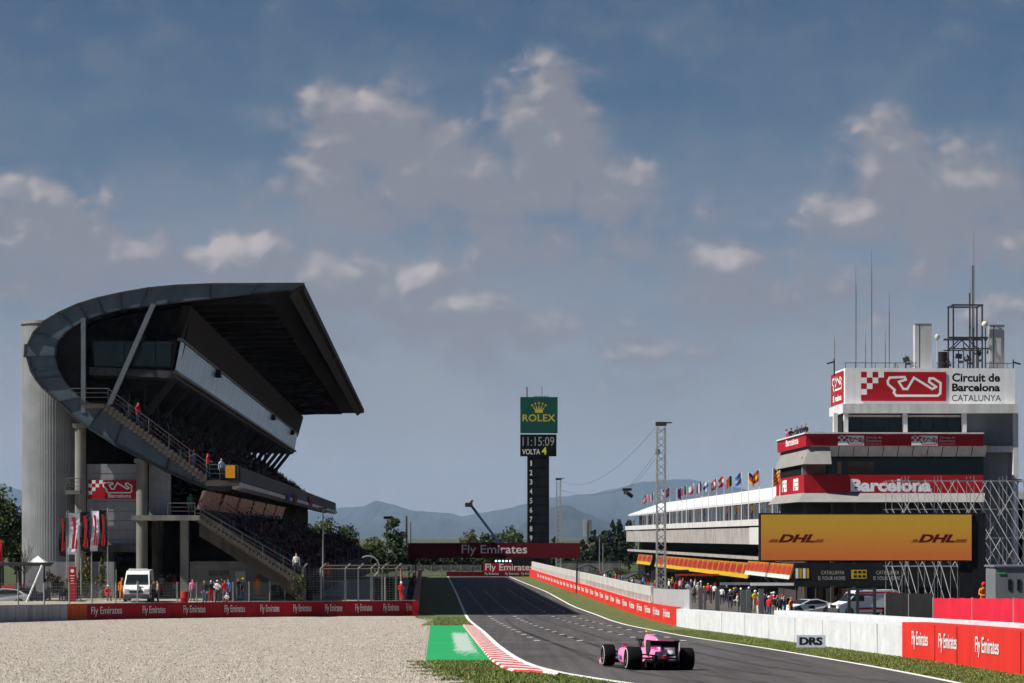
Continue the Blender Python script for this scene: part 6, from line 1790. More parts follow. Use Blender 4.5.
mb = MB(); put_circuit(mb, (tx(887.5), -.07, tz(395.6)), (1, 0, 0), tx(940.5) - tx(887.5), tz(377) - tz(395.6), .19); mb.build('track_outline', C_WHITE, sg, fix=False)
for txt, xa, xb, ya, yb, of in (('Circuit de', 952, 1000, 381.6, 372.9, .03), ('Barcelona', 952, 1000, 391.2, 383.2, .035), ('CATALUNYA', 952, 1001, 401, 394.6, .0)):
    mb = MB(); put_text(mb, txt, (tx(xa), -.001, tz(ya)), (1, 0, 0), tx(xb) - tx(xa), tz(yb) - tz(ya), offset=of); mb.build('lettering', C_BLACK, top, fix=False)
sd = MB().box(tx(845) - .05, tx(845) - .02, .6, 7.2, tz(402), tz(370)).build('side_sign', C_RED, top)
mb = MB(); put_circuit(mb, (tx(845) - .05, 6.4, tz(387)), (0, -1, 0), 5.0, 1.0, .16); put_text(mb, 'Barcelona', (tx(845) - .05, 6.0, tz(399)), (0, -1, 0), 4.4, .55, offset=.03); mb.build('white_mark', C_WHITE, sd, fix=False)
tb_(tx(843, -1.1), tx(1018, -1.1), -1.1, 6.2, tz(413.5), tz(404.3), 'cornice', M_TWHITE)
tb_(tx(843), tx(965), .5, 5.6, tz(433), tz(413.5), 'dark_room', C_DARK)
for px in (834, 844.5, 903.5, 962.5): tb_(tx(px - 2), tx(px + 2), -.9, -.3, tz(433), tz(413.5), 'post', M_TWHITE)
for a, b in ((847, 901), (906, 960)):
    w_ = tb_(tx(a), tx(b), -.2, -.15, tz(432), tz(415), 'window', C_GLASS)
    for k in range(1, 4): tb_(tx(a + (b - a) * k / 4) - .04, tx(a + (b - a) * k / 4) + .04, -.22, -.14, tz(432), tz(415), 'mullion', C_BLACK, w_)
    tb_(tx(a + 8), tx(a + 38), -.165, -.16, tz(431), tz(420), 'room_glimpse', M_INT, w_)  # flat brown panel standing for the room seen through the glass
    tb_(tx(a), tx(b), -.24, -.12, tz(417), tz(415), 'blind_box', mat('blind_cream', (.42, .38, .33), .8, .1, 1), w_)
tb_(tx(965), tx(1014), -.2, 9, tz(446), tz(413.5), 'grey_panel', M_TGREY)
tb_(tx(1012), tx(1017), -.5, 9, -.1, tz(413.5), 'edge_pier', M_TWHITE)
tb_(tx(981), tx(1012), .4, 9, -.1, tz(452), 'grey_shaft', M_TGREY)
tb_(tx(979), tx(1014), -.4, 9, tz(452), tz(446), 'string_course', M_TWHITE)
# balcony storey
DB = 15.0
bal = MB().box(tx(806, -2.4), tx(983.5, -2.4), -2.4, DB, tz(446, -2.4), tz(433.8, -2.4)).build('balcony', C_RED, ct)
MB().box(tx(805, -2.6), tx(984, -2.6), -2.6, DB + .1, tz(433.8, -2.4), tz(432.3, -2.4)).build('rim', M_TWHITE, bal)
for a in (838, 911.5):
    pl = MB().box(tx(a, -2.4), tx(a + 26, -2.4), -2.44, -2.41, tz(445.4, -2.4), tz(435.6, -2.4)).build('sign_plate', C_WHITE, bal)
    mb = MB(); put_circuit(mb, (tx(a + 8, -2.4), -2.44, tz(444, -2.4)), (1, 0, 0), tx(a + 25, -2.4) - tx(a + 8, -2.4), .52, .085); mb.build('track_outline', C_RED, pl, fix=False)
    mb = MB(); put_checks(mb, (tx(a, -2.4), -2.44, tz(441.2, -2.4)), (1, 0, 0), .2, [(1, 1), (0, 0), (2, 0), (3, 1), (0, 2), (2, 2)]); mb.build('chequer', C_RED, pl, fix=False)
    for j, t_ in enumerate(('Circuit de', 'Barcelona', 'CATALUNYA')):
        z = tz(438.6 + 3.2 * j, -2.4); mb = MB(); put_text(mb, t_, (tx(a + 28, -2.4), -2.4, z), (1, 0, 0), 1.3, .20, offset=.02 if j < 2 else 0); mb.build('lettering', mat('letter_pink', (.6, .35, .36), .6, 0), bal, fix=False)
mb = MB(); put_text(mb, 'Barcelona', (tx(806, -2.4), 9.5, tz(443)), (0, -1, 0), 7.5, .62, offset=.02); mb.build('lettering', C_WHITE, bal, fix=False)
z0, z1 = tz(457), tz(446.2)
sk = MB(); xs_ = [tx(806) + (tx(982) - tx(806)) * i / 12 for i in range(13)]
for a, b in zip(xs_, xs_[1:]): sk.add([(a + .03, -2.2, z1), (b - .03, -2.2, z1), (b - .03, -1.4, z0), (a + .03, -1.4, z0)], [(0, 1, 2, 3)])
sk.build('skirt_panel', M_TWHITE, ct)
tb_(tx(806), tx(982), -1.35, DB, z0, z1, 'skirt_back', C_DARK)
aw = MB(); aw.add([(tx(806), -2.0, z1), (tx(806), DB, z1), (tx(806) - .6, DB, tz(465)), (tx(806) - .6, -2.6, tz(465)), (tx(826), -2.0, z1), (tx(826), -3.0, tz(465))], [(0, 1, 2, 3), (0, 3, 5, 4)])
o = aw.build('awning', mat('awning_grey', (.25, .245, .24), .8, .1, 1), ct); m_ = o.modifiers.new('thickness', 'SOLIDIFY'); m_.thickness = .05
tb_(tx(802), tx(982), -.6, DB, tz(476), tz(457), 'dark_room', C_DARK)
w_ = tb_(tx(826), tx(982), -.66, -.62, tz(475), tz(458), 'window', C_GLASS)
tb_(tx(846), tx(872), -.68, -.665, tz(474), tz(462), 'room_glimpse', M_INT, w_); tb_(tx(806), tx(825), -.68, -.62, tz(475), tz(460), 'room_glimpse', M_INT, w_)
tb_(tx(836), tx(840), -.68, -.665, tz(474), tz(462), 'room_glimpse', mat('interior_tan', (.45, .28, .15), .8, .1, 1), w_)  # tan strip of the same room interior
tb_(tx(801), tx(805.5), -.7, -.3, tz(476), tz(457), 'corner_post', M_TGREY)
rbn = tb_(tx(800.5), tx(983, -2.0), -2.0, DB, tz(493), tz(475.3), 'red_band', C_RED)
mb = MB(); put_text(mb, 'Barcelona', (tx(850.6, -2.0), -2.0, tz(491.7, -2.0)), (1, 0, 0), tx(931.5, -2.0) - tx(850.6, -2.0), tz(479, -2.0) - tz(491.7, -2.0), offset=.045); mb.build('lettering', mat('letter_bluewhite', (.80, .83, .90), .55, .03, 1), rbn, fix=False)
for k, y in enumerate((4.2, 11.2)):
    mb = MB(); put_text(mb, 'FE', (tx(800.5), y, tz(490)), (0, -1, 0), 2.6, 1.0, offset=.06); mb.box(tx(800.5) - .02, tx(800.5) - .012, y - 3.0, y - 2.7, tz(490), tz(478)); mb.build('white_mark', C_WHITE, rbn, fix=False)
aw = MB(); z1, z0 = tz(493.2), tz(502.5)
aw.add([(tx(800), -1.95, z1), (tx(985, -1.95), -1.95, z1), (tx(984, -3.2), -3.2, z0), (tx(798, -3.2), -3.2, z0), (tx(800), DB, z1), (tx(800) - .7, DB, z0), (tx(800) - .7, -3.2, z0)], [(0, 1, 2, 3), (0, 3, 6, 5, 4)])
o = aw.build('awning', mat('awning_grey', (.25, .245, .24), .8, .1, 1), ct); m_ = o.modifiers.new('thickness', 'SOLIDIFY'); m_.thickness = .05
tb_(tx(803), tx(981), .2, DB, -.1, tz(493.5), 'lower_core', mat('lower_core', (.05, .045, .042), .9, .2, .4))
for px in (803, 830, 852, 880, 930): tb_(tx(px), tx(px + 3), -.6, .15, -.1, tz(503), 'column', C_CONCD)
for px, c in ((818, (.16, .10, .07)), (826, (.30, .27, .24)), (838, (.22, .06, .05)), (842, (.33, .28, .22))): tb_(tx(px), tx(px + 5), .05, .15, 0, tz(588), 'door', mat('door_%d' % px, c, .7, .1, 1))
hb = thing('hoarding', 'black hoarding with white chalk style lettering and yellow panels at the foot of the tower', 'sign', S(NW, TW - 3, 0), YAW)
def hx(px): return nfor(px, TW - 3) - NW
zt, zb = zfor(563, TW - 3), zfor(587, TW - 3)
MB().box(hx(794), hx(985), -.12, .12, zb, zt).build('board', mat('hoarding_black', (.014, .014, .015), .6, .1, 1), hb)
for px in (796, 850, 905, 960): MB().box(hx(px), hx(px + 1.6), .13, .3, -.1, zb + .2).build('post', C_STEELD, hb)
for xa in (818, 873):
    for j, t_ in enumerate(('CATALUNYA', 'IS YOUR HOME')):
        mb = MB(); put_text(mb, t_, (hx(xa + (3 if j == 0 else 0)), -.12, zfor(574.6 + 5.6 * j, TW - 3)), (1, 0, 0), hx(xa + (23 if j == 0 else 27)) - hx(xa), .30); mb.build('lettering', mat('chalk', (.42, .42, .42), .8, .1, 4), hb, fix=False)
yl = MB().box(hx(851), hx(866.5), -.15, -.121, zfor(579, TW - 3), zfor(570, TW - 3)).build('yellow_panel', M_YELB, hb)
for j in range(2):
    for k in range(3): xx = hx(853.5 + k * 4.4); z = zfor(577.6 - j * 4.3, TW - 3); MB().box(xx, xx + .24, -.165, -.151, z, z + .19).build('dark_mark', C_BLACK, yl)
ym = MB()
for k in range(4):
    px = 795.5 + k * 3.6
    MB().box(hx(px), hx(px) + .21, -.16, -.121, zfor(578.5, TW - 3), zfor(568.5, TW - 3)).build('yellow_bar' if k % 2 else 'white_bar', M_YELB if k % 2 else C_WHITE, hb)
# roof gear of the tower
zr = tz(368)
for a, b in ((845, 918), (937, 956), (987, 1014)):
    rt = MB().cyl((tx(a), .3, zr + .45), (tx(b), .3, zr + .45), .03, None, 5)
    for px in range(a + 1, b, 10): rt.cyl((tx(px), .3, zr - .02), (tx(px), .3, zr + .45), .025, None, 5)
    rt.build('roof_rail', C_STEELD, ct)
for px, y0, y1, r in ((859.8, 283, 264, .10), (875.7, 266, 247, .10), (869.6, 341, 331, .08), (889.5, 340, 328, .08), (893.5, 309, 290, .09), (979, 262, 226, .09), (975.7, 290, 265, .08), (838.4, 336, 333, .07)):
    mb = MB().cyl((tx(px), 2, zr - (3 if px < 845 else 0)), (tx(px), 2, tz(y0)), r * .62, r * .5, 6); mb.cyl((tx(px), 2, tz(y0)), (tx(px), 2, tz(y1)), r * .26, r * .18, 5); mb.build('antenna', mat('antenna_metal', (.20, .20, .20), .5, .05, 3, metal=.3), ct)
for px, a in ((836, -1), (1016, 1)):
    mb = MB().cyl((tx(px), 1, zr - .6), (tx(px), 1, tz(358)), .05, None, 6); mb.beam((tx(px), 1, tz(361)), (tx(px) + a * .6, 1, tz(363)), .22, .12); mb.build('floodlight', C_BLACK, ct)
M_CABW = mat('panel_white', (.46, .46, .47), .6, .06, 1, stain=.12)
for a, b, yt in ((919.5, 936.5, 322), (994.5, 1009.8, 323)):
    o = tb_(tx(a), tx(b), 2, 2.9, zr, tz(yt), 'panel_antenna', M_CABW); tb_(tx(a) - .03, tx(b) + .03, 1.97, 2.93, tz(yt), tz(yt) + .06, 'cap', C_GREYP, o); tb_(tx(a + 4.2), tx(a + 4.8), 1.985, 2.0, zr, tz(yt), 'joint', C_BLACK, o)
mb = MB()
xl, xr_ = tx(957), tx(986)
for x in (xl, xr_):
    for y in (1.5, 3.6): mb.cyl((x, y, zr), (x, y, tz(303)), .075, None, 6)
for y in (1.5, 3.6): mb.beam((xl - .1, y, tz(303)), (xr_ + .1, y, tz(303)), .13); mb.beam((xl - .4, y, tz(336)), (xr_ + .5, y, tz(336)), .16); mb.beam((xl - .4, y, tz(347)), (xr_ + .5, y, tz(347)), .10); mb.beam((xl, y, tz(347)), (tx(968), y, tz(336)), .09); mb.beam((tx(970), y, tz(336)), (xr_, y, tz(352)), .09)
for x in (xl, xr_): mb.beam((x, 1.5, tz(303)), (x, 3.6, tz(303)), .11); mb.beam((x, 1.5, tz(336)), (x, 3.6, tz(336)), .11)
mb.build('antenna_frame', C_STEELD, ct)
for px in (979, 975.7): MB().cyl((tx(px), 2.4, zr), (tx(px), 2.4, tz(262 if px == 979 else 290)), .07, None, 6).build('pole', C_STEELD, ct)
MB().cyl((tx(947.6), 2, zr), (tx(947.6), 2, tz(350)), .38, None, 14).build('water_tank', C_BLACK, ct)
MB().ball((tx(942), 2, tz(335)), .22, 10, 7, 0, (1, 1, 1.3)).cyl((tx(942), 2, zr), (tx(942), 2, tz(337)), .05, None, 6).build('radar_dome', M_CABW, ct)
MB().ball((tx(988), 1.3, tz(322.6)), .26, 10, 7).build('radar_dome', mat('dome_cream', (.62, .58, .45), .5, 0), ct)
rr = random.Random(3)
for px, h, w_ in ((910, 1.2, .5), (914.5, .8, .35), (963, 1.6, .5), (968, 2.4, .35), (972, 1.3, .55), (983, 1.9, .4), (990, 3.6, .2), (952, .9, .3), (899, .5, .4)):
    x = tx(px); mb = MB(); mb.cyl((x, 1.8, zr), (x, 1.8, zr + h), .05, None, 6); mb.cbox((x, 1.75, zr + h * .7), (w_, .3, w_ * .8), 0, Matrix.Rotation(rr.uniform(-.5, .5), 3, 'Y')); mb.cbox((x + .18, 1.7, zr + h * .4), (w_ * .6, .25, .2)); mb.build('equipment_box', C_STEELD if rr.random() < .6 else C_GREYP, ct)

# ================================================================ big screen, scaffold
TS = 150.0; q = P(866, 0, TS)
sc_ = thing('video_screen', 'large orange advertising screen on a dark post in front of the scaffold', 'screen', (q.x, TS, zg(TS)))
zz = lambda py: P(0, py, TS).z - zg(TS)
sx = lambda px: P(px, 0, TS).x - q.x
MB().box(sx(759.5), sx(973), .02, .7, zz(561.3), zz(513)).build('housing', C_BLACK, sc_)
def led():
    m = bpy.data.materials.new('screen_led'); m.use_nodes = True; t = m.node_tree; b = t.nodes['Principled BSDF']
    tc = nd(t, 'ShaderNodeTexCoord'); se = nd(t, 'ShaderNodeSeparateXYZ'); t.links.new(tc.outputs['Generated'], se.inputs[0])
    r = nd(t, 'ShaderNodeValToRGB'); t.links.new(se.outputs['Z'], r.inputs['Fac']); e = r.color_ramp.elements
    e[0].color = (.40, .095, .012, 1); e[1].color = (.37, .205, .012, 1); e[0].position = .1; e[1].position = .75
    n = nd(t, 'ShaderNodeTexNoise'); n.inputs['Scale'].default_value = 170; t.links.new(tc.outputs['Generated'], n.inputs['Vector'])
    x = nd(t, 'ShaderNodeMapRange'); x.inputs['From Min'].default_value = .3; x.inputs['From Max'].default_value = .7; x.inputs['To Min'].default_value = .6; x.inputs['To Max'].default_value = 1.4; t.links.new(n.outputs['Fac'], x.inputs['Value'])
    v = nd(t, 'ShaderNodeVectorMath', operation='SCALE'); t.links.new(r.outputs['Color'], v.inputs[0]); t.links.new(x.outputs['Result'], v.inputs['Scale'])
    t.links.new(v.outputs[0], b.inputs['Emission Color']); b.inputs['Emission Strength'].default_value = .56
    b.inputs['Base Color'].default_value = (.03, .02, .012, 1); b.inputs['Roughness'].default_value = .5
    return m
pn = MB().box(sx(761), sx(971.5), -.02, .015, zz(560.2), zz(514.6)).build('screen_panel', led(), sc_)
M_DHL = mat('screen_mark', (.10, .004, .008), .7, 0)
for xa, w0, w1 in ((778, 768, 823), (918, 911, 966)):
    mb = MB(); put_text(mb, 'DHL', (sx(xa), -.02, zz(542.6)), (1, 0, 0), sx(xa + 37) - sx(xa), zz(534.3) - zz(542.6), offset=.05, shear=.35)
    for a, b in ((w0, xa - .5), (xa + 36, w1)):
        for k in range(3): z = zz(542.4 - 1.1 * k); mb.box(sx(a + k * 1.2), sx(b + k * .4), -.034, -.022, z, z + .045)
    mb.build('lettering', M_DHL, pn, fix=False)
MB().box(sx(960), sx(985), .15, .75, -.2, zz(561.5)).build('post', C_BLACK, sc_)
MB().box(sx(973.2), sx(986), .1, .7, zz(600), zz(513)).build('side_post', C_BLACK, sc_)
sf = thing('scaffold', 'tall silver tube scaffold beside the control tower behind the orange screen', 'scaffold', S(nfor(892, 178), 178, zg(178)), YAW)
W0 = nfor(892, 178); fx_ = lambda px: nfor(px, 178) - W0
z0 = zg(178); lv = [zfor(y, 178) - z0 for y in (566.6, 538, 509, 480.5)]
M_TUBE = mat('scaffold_tube', (.36, .37, .38), .4, .08, 4, metal=.5)
xs_ = [fx_(892 + 16.4 * i) for i in range(11)]
M_BRC = mat('scaffold_brace', (.72, .72, .72), .4, .06, 4)
for j, y in enumerate((0, 1.2, 2.4)):
    for i, x in enumerate(xs_):
        if j != 1 or i % 2: MB().cyl((x, y, -.2), (x, y, lv[3] + (.35 if i % 2 else .1)), .019, None, 6).build('standard', M_TUBE, sf)
    for z in lv: MB().cyl((xs_[0] - .2, y - .06, z), (xs_[-1] + .2, y - .06, z), .022, None, 6).build('ledger', M_TUBE, sf)
    L = [0] + lv
    for i in range(10):
        for k in range(4):
            mb = MB()
            if j != 1: mb.cyl((xs_[i], y - .1, L[k + 1]), (xs_[i + 1], y - .1, L[k]), .028 if j == 0 else .021, None, 6); mb.build('brace', M_BRC, sf)
            elif j == 1 and (i + k) % 2 == 0: mb.cyl((xs_[i], y - .1, L[k]), (xs_[i + 1], y - .1, L[k + 1]), .022, None, 6); mb.build('brace', M_TUBE, sf)
mb = MB()
for i in range(0, 9, 2): mb.cyl((xs_[i], 1.8, lv[0]), (xs_[i + 1], 1.8, lv[1]), .024, None, 5).cyl((xs_[i + 1], 1.8, lv[2]), (xs_[i], 1.8, lv[1]), .024, None, 5)
mb.build('cross_brace', M_TUBE, sf)
for x in (xs_[1], xs_[4], xs_[7]): MB().box(x, x + 1.05, 0, 1.9, lv[3] + .05, lv[3] + .12).build('deck', C_STEELD, sf)

# ================================================================ vehicles and people in the pit lane
def sv(px, d): q = P(px, 0, d); return (q.x, d, zg(d))
COUPE = [(2.10, .22), (2.22, .42), (2.12, .62), (1.1, .86), (.15, 1.26), (-.55, 1.30), (-1.5, 1.02), (-2.02, .93), (-2.12, .72), (-2.1, .28)]
CG = [('windscreen', 'face', ((1.02, .90), (.22, 1.22), .08)), ('side_window', 'side', [(.85, .90), (.12, 1.19), (-.5, 1.23), (-1.25, 1.03), (-1.2, .92)]), ('rear_window', 'face', ((-1.45, 1.05), (-.65, 1.28), .12))]
def car_extra(root, X):
    MB().box(-.58, .58, -.9, .1, 1.27, 1.315).build('roof_panel', C_BLACK, root, bevel=.02)
    for s in (-1, 1):
        MB().box(min(s * .55, s * .86), max(s * .55, s * .86), 1.98, 2.16, .56, .70).build('headlight', mat('headlight', (.62, .64, .66), .15, 0, spec=.8), root, bevel=.03)
        MB().box(min(s * .93, s * 1.05), max(s * .93, s * 1.05), .6, .72, .92, 1.02).build('mirror', C_BLACK, root, bevel=.02)
        mb = MB(); mb.add([(s * (X(.6) + .006), y, z) for y, z in ((-.2, .5), (.25, .55), (.5, .72), (-.1, .78))], [(0, 1, 2, 3)]); mb.build('door_mark', C_BLACK, root)
APZ = .30
mb = MB(); mb.box(24, 48, 192, 211.5, -.3, APZ); mb.v = [tuple(S(x, y, z + (.25 if y < 200 and z > 0 else 0))) for x, y, z in mb.v]
struct(mb.build('apron', M_PIT))
def sv(px, d): q = P(px, 0, d); return (q.x, d, APZ + (211.5 - d) / 19.5 * .25)
x_, y_, z_ = sv(807, 205)
vehicle('parked_car', 'white sports coupe with a black roof parked in the pit lane behind the white barrier', 'car', (x_, y_, z_), PI / 2 + .42, COUPE, .95, .68, .42, VWHITE, (1.32, -1.28), .34, CG, car_extra)
AMB = [(2.60, .30), (2.72, .45), (2.70, .78), (2.5, 1.0), (1.85, 1.22), (1.05, 2.02), (.75, 2.18), (-2.5, 2.26), (-2.68, 2.15), (-2.72, .9), (-2.68, .33)]
AGL = [('windscreen', 'face', ((1.80, 1.28), (1.12, 1.94), .10)), ('side_window', 'side', [(1.65, 1.28), (1.05, 1.88), (.35, 1.92), (.35, 1.30)])]
M_AMR = mat('stripe_red', (.55, .02, .03), .45, .03, 1)
x_, y_, z_ = sv(863, 203)
vehicle('ambulance', 'white ambulance with red side stripes parked beside the white sports coupe', 'ambulance', (x_, y_, z_), PI / 2 + .30, [(a * .94, b * .90) for a, b in AMB], .96, 1.1, .12, VWHITE, (1.6, -1.55), .32, [('windscreen', 'face', ((1.72, 1.15), (1.06, 1.75), .10)), ('side_window', 'side', [(1.55, 1.15), (1.0, 1.70), (.33, 1.73), (.33, 1.16)])], van_extra(stripe=[(.50, .66, M_AMR), (1.76, 1.88, M_AMR)], bar=mat('bar_blue', (.05, .12, .5), .3, 0), zt_bar=1.97, sc=.93))
PL = [(px, n) for px, n in ((643, 27), (648, 29.5), (669, 28), (672.5, 29.6), (676, 27.2), (680, 28.8), (683, 30), (688, 27.8), (691, 29.4), (694, 26.6), (698, 28.6), (701, 30), (704, 27.4), (708, 29), (711, 28), (714.5, 29.8), (718, 27), (722, 28.6), (726, 29.6), (730, 27.6), (734, 28.8), (738, 26.6), (741, 29.4), (744, 28), (747, 29.2), (751, 27.2), (755, 28.8), (758, 26.2), (761, 29), (764, 27.6), (766.5, 28.6), (769, 26.8), (771.5, 29.2), (774, 27.6), (777, 28.8), (780, 27), (782, 29), (785, 28), (788, 29.4), (791, 27.5), (663, 29.5), (658, 28.2), (736, 30.3), (749, 30.4), (760, 30.4), (773, 30.3), (715, 30.6), (695, 30.6), (727, 30.6), (783, 30.2))]
rr = random.Random(77); used = set(); poses = ['stand', 'stand', 'fold', 'walk', 'fwd', 'stand', 'raise']
said = {'stand': 'standing', 'fold': 'arms folded', 'walk': 'walking', 'fwd': 'reaching forward', 'raise': 'arm raised'}
for i, (px, n) in enumerate(PL):
    t = tfor(px, n)
    while True:
        c = (rr.choices(['white', 'red', 'black', 'navy', 'orange', 'pink', 'grey', 'blue', 'dark grey', 'silver', 'yellow'], (6, 6, 5, 3, 2, 2, 2, 1, 3, 2, 1))[0], rr.choices(['black', 'navy', 'red', 'grey', 'denim', 'beige', 'dark grey', 'white'], (6, 4, 2, 2, 2, 1, 3, 1))[0], rr.choice([('cap', 'white'), ('cap', 'red'), ('cap', 'black'), ('hair', 'brown'), ('hair', 'black'), ('hair', 'fair'), ('helmet', 'white'), ('cap', 'yellow')]))
        if c not in used: used.add(c); break
    po = rr.choice(poses)
    hd_ = {'cap': '%s cap' % c[2][1], 'hair': '%s hair' % c[2][1], 'helmet': '%s helmet' % c[2][1]}[c[2][0]]
    lg = 'jeans' if c[1] == 'denim' else c[1] + ' trousers'
    w_ = S(n, t, 0)
    person((w_.x, w_.y, zg(w_.y)), rr.uniform(-180, 180), po, c[0], c[1], c[2], 'person in %s, %s top and %s, %s, in pit lane' % (hd_, c[0], lg, said[po]), 'people in the pit lane', rr.uniform(.96, 1.04))
for i, (px, c, h, txt) in enumerate(((784, 'black', ('hair', 'brown'), 'leftmost person in black'), (787.5, 'pink', ('hair', 'black'), 'person in pink'), (791, 'black', ('cap', 'black'), 'person in black with a black cap'), (797, 'dark grey', ('hair', 'black'), 'person in dark grey'), (801.5, 'navy', ('hair', 'fair'), 'fair haired person in navy'), (806, 'black', ('hair', 'black'), 'rightmost person in black'))):
    f = (px - 425) / (806 - 425); t = (TW - 1.5) / f * 1.0
    n = nfor(806, TW - 1.5) + .5; t = tfor(px, n); 
    t = min(max(t, TW - 1.5), TW + 14)
    w_ = S(n, t, tz(433.8, -2.4) - .72); person(w_, 60 - i * 20, ('fwd', 'stand', 'fold', 'raise', 'stand', 'fwd')[i], c, 'black', h, txt + ' watching from the corner of the red tower balcony', 'people on the tower balcony')
bc_ = ['white', 'black', 'red', 'navy', 'grey', 'blue', 'pink', 'green', 'orange', 'yellow']
for i, px in enumerate((634, 641, 650, 668, 690, 704, 727, 731, 736, 752)):
    n = 32.1; t = tfor(px, n); w_ = S(n, t, 8.17)
    person(w_, -90, 'stand', bc_[i], 'black', ('hair', 'black'), 'person in a %s top looking out from the upper windows of the pit building' % bc_[i], 'people at the pit building windows')
for px, d, c, lab in ((983, 131, 'orange', 'marshal in orange with a red helmet behind the red drape left of the grey cabinet'), (988, 133, 'red', 'marshal in red with a white helmet behind the red drape left of the grey cabinet')):
    q = P(px, 583, d); person((q.x, d, q.z - 1.72), 20, 'fwd', c, c, ('helmet', 'red' if c == 'orange' else 'white'), lab)
# pit wall stands, booms, far clutter
def pit_stand(px, n, label, h=2.6, L=6.0):
    t = tfor(px, n); s_ = thing('pit_stand', label, 'stand', S(n, t, zg(t)), YAW, 'pit wall team stands')
    MB().box(-.7, .7, 0, L, .0, .9).build('base', C_BLACK, s_)
    for y in (.2, L - .2):
        for x in (-.6, .6): MB().cyl((x, y, .9), (x, y, h), .05, None, 6).build('post', C_STEELD, s_)
    mb = MB(); arc = [(-1.3 + 2.6 * i / 8, h + .45 * math.sin(PI * i / 8)) for i in range(9)]
    mb.prism(arc + [(x, z - .1) for x, z in reversed(arc)], -.3, L + .3, 'y'); mb.build('canopy', C_STEELD, s_)
    MB().box(-.55, -.45, .4, L - .4, 1.5, 2.2).build('monitor_row', C_BLACK, s_)
    return s_
pit_stand(588, 20.2, 'dark team stand with a curved canopy farthest away behind the pit wall')
pit_stand(615, 20.3, 'dark team stand with a curved canopy in the middle of the pit wall')
pit_stand(640, 20.5, 'dark team stand with a curved canopy just left of the silver lattice mast')
def boom(px, n, z, L, label, m):
    t = tfor(px, n); b_ = thing('pit_boom', label, 'boom', S(n, t, 0), YAW, 'booms over the pit boxes')
    MB().cyl((3.4, 0, 0), (3.4, 0, z + .2), .10, None, 8).build('post', C_STEELD, b_); MB().box(-L, 3.5, -.12, .12, z, z + .22).build('arm', m, b_)
    MB().box(-L, -L + .5, -.2, .2, z - .3, z).build('drop_box', C_STEELD, b_)
boom(700, 29, 2.45, 2.6, 'dark red boom over a pit box below the middle of the long orange sign', M_DRD)
boom(752, 28.6, 2.35, 2.8, 'pale grey boom over the pit box left of the white sports coupe', C_GREYP)
boom(775, 28.8, 2.55, 2.0, 'white boom over the nearest pit box', C_WHITE)
boom(672, 29, 2.5, 2.4, 'dark boom over the pit box behind the silver lattice mast', C_STEELD)
fw = thing('wall', 'grey concrete wall at the far end of the pit lane below the dark pines', 'wall', S(24, 446, 0), YAW)
MB().box(-1.5, 9.5, 0, .4, 0, 2.3).build('panel', C_CONC, fw); MB().box(-1.6, 9.6, -.05, .45, 2.3, 2.42).build('coping', C_CONCD, fw)
for i, (px, c) in enumerate(((600, 'red'), (605, 'white'), (610, 'green'), (616, 'red'), (622, 'blue'), (628, 'green'), (633, 'white'), (655, 'red'))):
    n = 24.5 + (i % 3) * .8; t = tfor(px, n); w_ = S(n, t, 0)
    person(w_, rr.uniform(-90, 90), 'stand', c, ('black', 'navy', 'grey')[i % 3], ('cap', ('red', 'white', 'black', 'yellow')[i % 4]), 'distant person in a %s top, %s trousers and %s cap at the far pit lane' % (c, ('black', 'navy', 'grey')[i % 3], ('red', 'white', 'black', 'yellow')[i % 4]), 'people at the far end of the pit lane')
plant('hedge', 'low bright green hedge at the far end of the pit lane', 'hedge', S(26, 400, 0), 1.6, [(-3 + 1.5 * i, 0, .8, 1.1, .8, .9) for i in range(7)], 1500, .16, 'light', None, 61)
# ================================================================ the racing car
pc = G(659.0, 670.2)
car = thing('racing_car', 'pink open wheel racing car with a black rear wing driving away up the track', 'racing car', (pc.x, pc.y, zg(pc.y) + .012), math.radians(9.2))
car.rotation_euler = (-0.0203, .024, math.radians(9.4))
M_PINK = mat('car_pink', (.82, .23, .45), .32, .04, 2, coat=.6)
M_PINKD = mat('car_magenta', (.62, .02, .22), .35, .04, 2, coat=.5)
M_CARB = mat('carbon', (.012, .012, .013), .45, .1, 20, spec=.3)
M_CWHT = mat('car_white', (.75, .75, .78), .35, .02, 2, coat=.4)
M_CBLU = mat('car_blue', (.03, .10, .45), .35, .04, 2, coat=.4)
def ringp(y, hw, z0, z1, n=18, e=.55, cx=0.0):
    r = []
    for i in range(n):
        t = 2 * PI * i / n; c, s = math.cos(t), math.sin(t)
        r.append(Vector((cx + hw * math.copysign(abs(c) ** e, c), y, (z0 + z1) / 2 + (z1 - z0) / 2 * math.copysign(abs(s) ** e, s))))
    return r
mb = MB()
mb.loft([ringp(*a) for a in ((-.72, .05, .36, .44), (-.35, .12, .30, .52), (.1, .20, .20, .62), (.6, .30, .12, .66), (1.1, .38, .08, .66), (1.6, .40, .07, .62), (2.2, .36, .08, .60), (2.8, .30, .12, .58), (3.4, .22, .18, .52), (4.0, .14, .20, .38), (4.45, .09, .18, .28))])
for s in (-1, 1):                                      # sidepods
    mb.loft([ringp(y, hw, z0, z1, 16, .6, s * cx) for y, hw, z0, z1, cx in ((.25, .10, .10, .34, .26), (.7, .19, .09, .46, .38), (1.2, .27, .09, .56, .50), (1.75, .29, .09, .62, .54), (2.1, .26, .14, .62, .55))])
mb.loft([ringp(y, hw, z0, z1, 16, .75) for y, hw, z0, z1 in ((-.15, .05, .42, .58), (.3, .10, .42, .76), (.8, .16, .42, .89), (1.15, .19, .45, 1.02), (1.42, .16, .55, 1.05))])
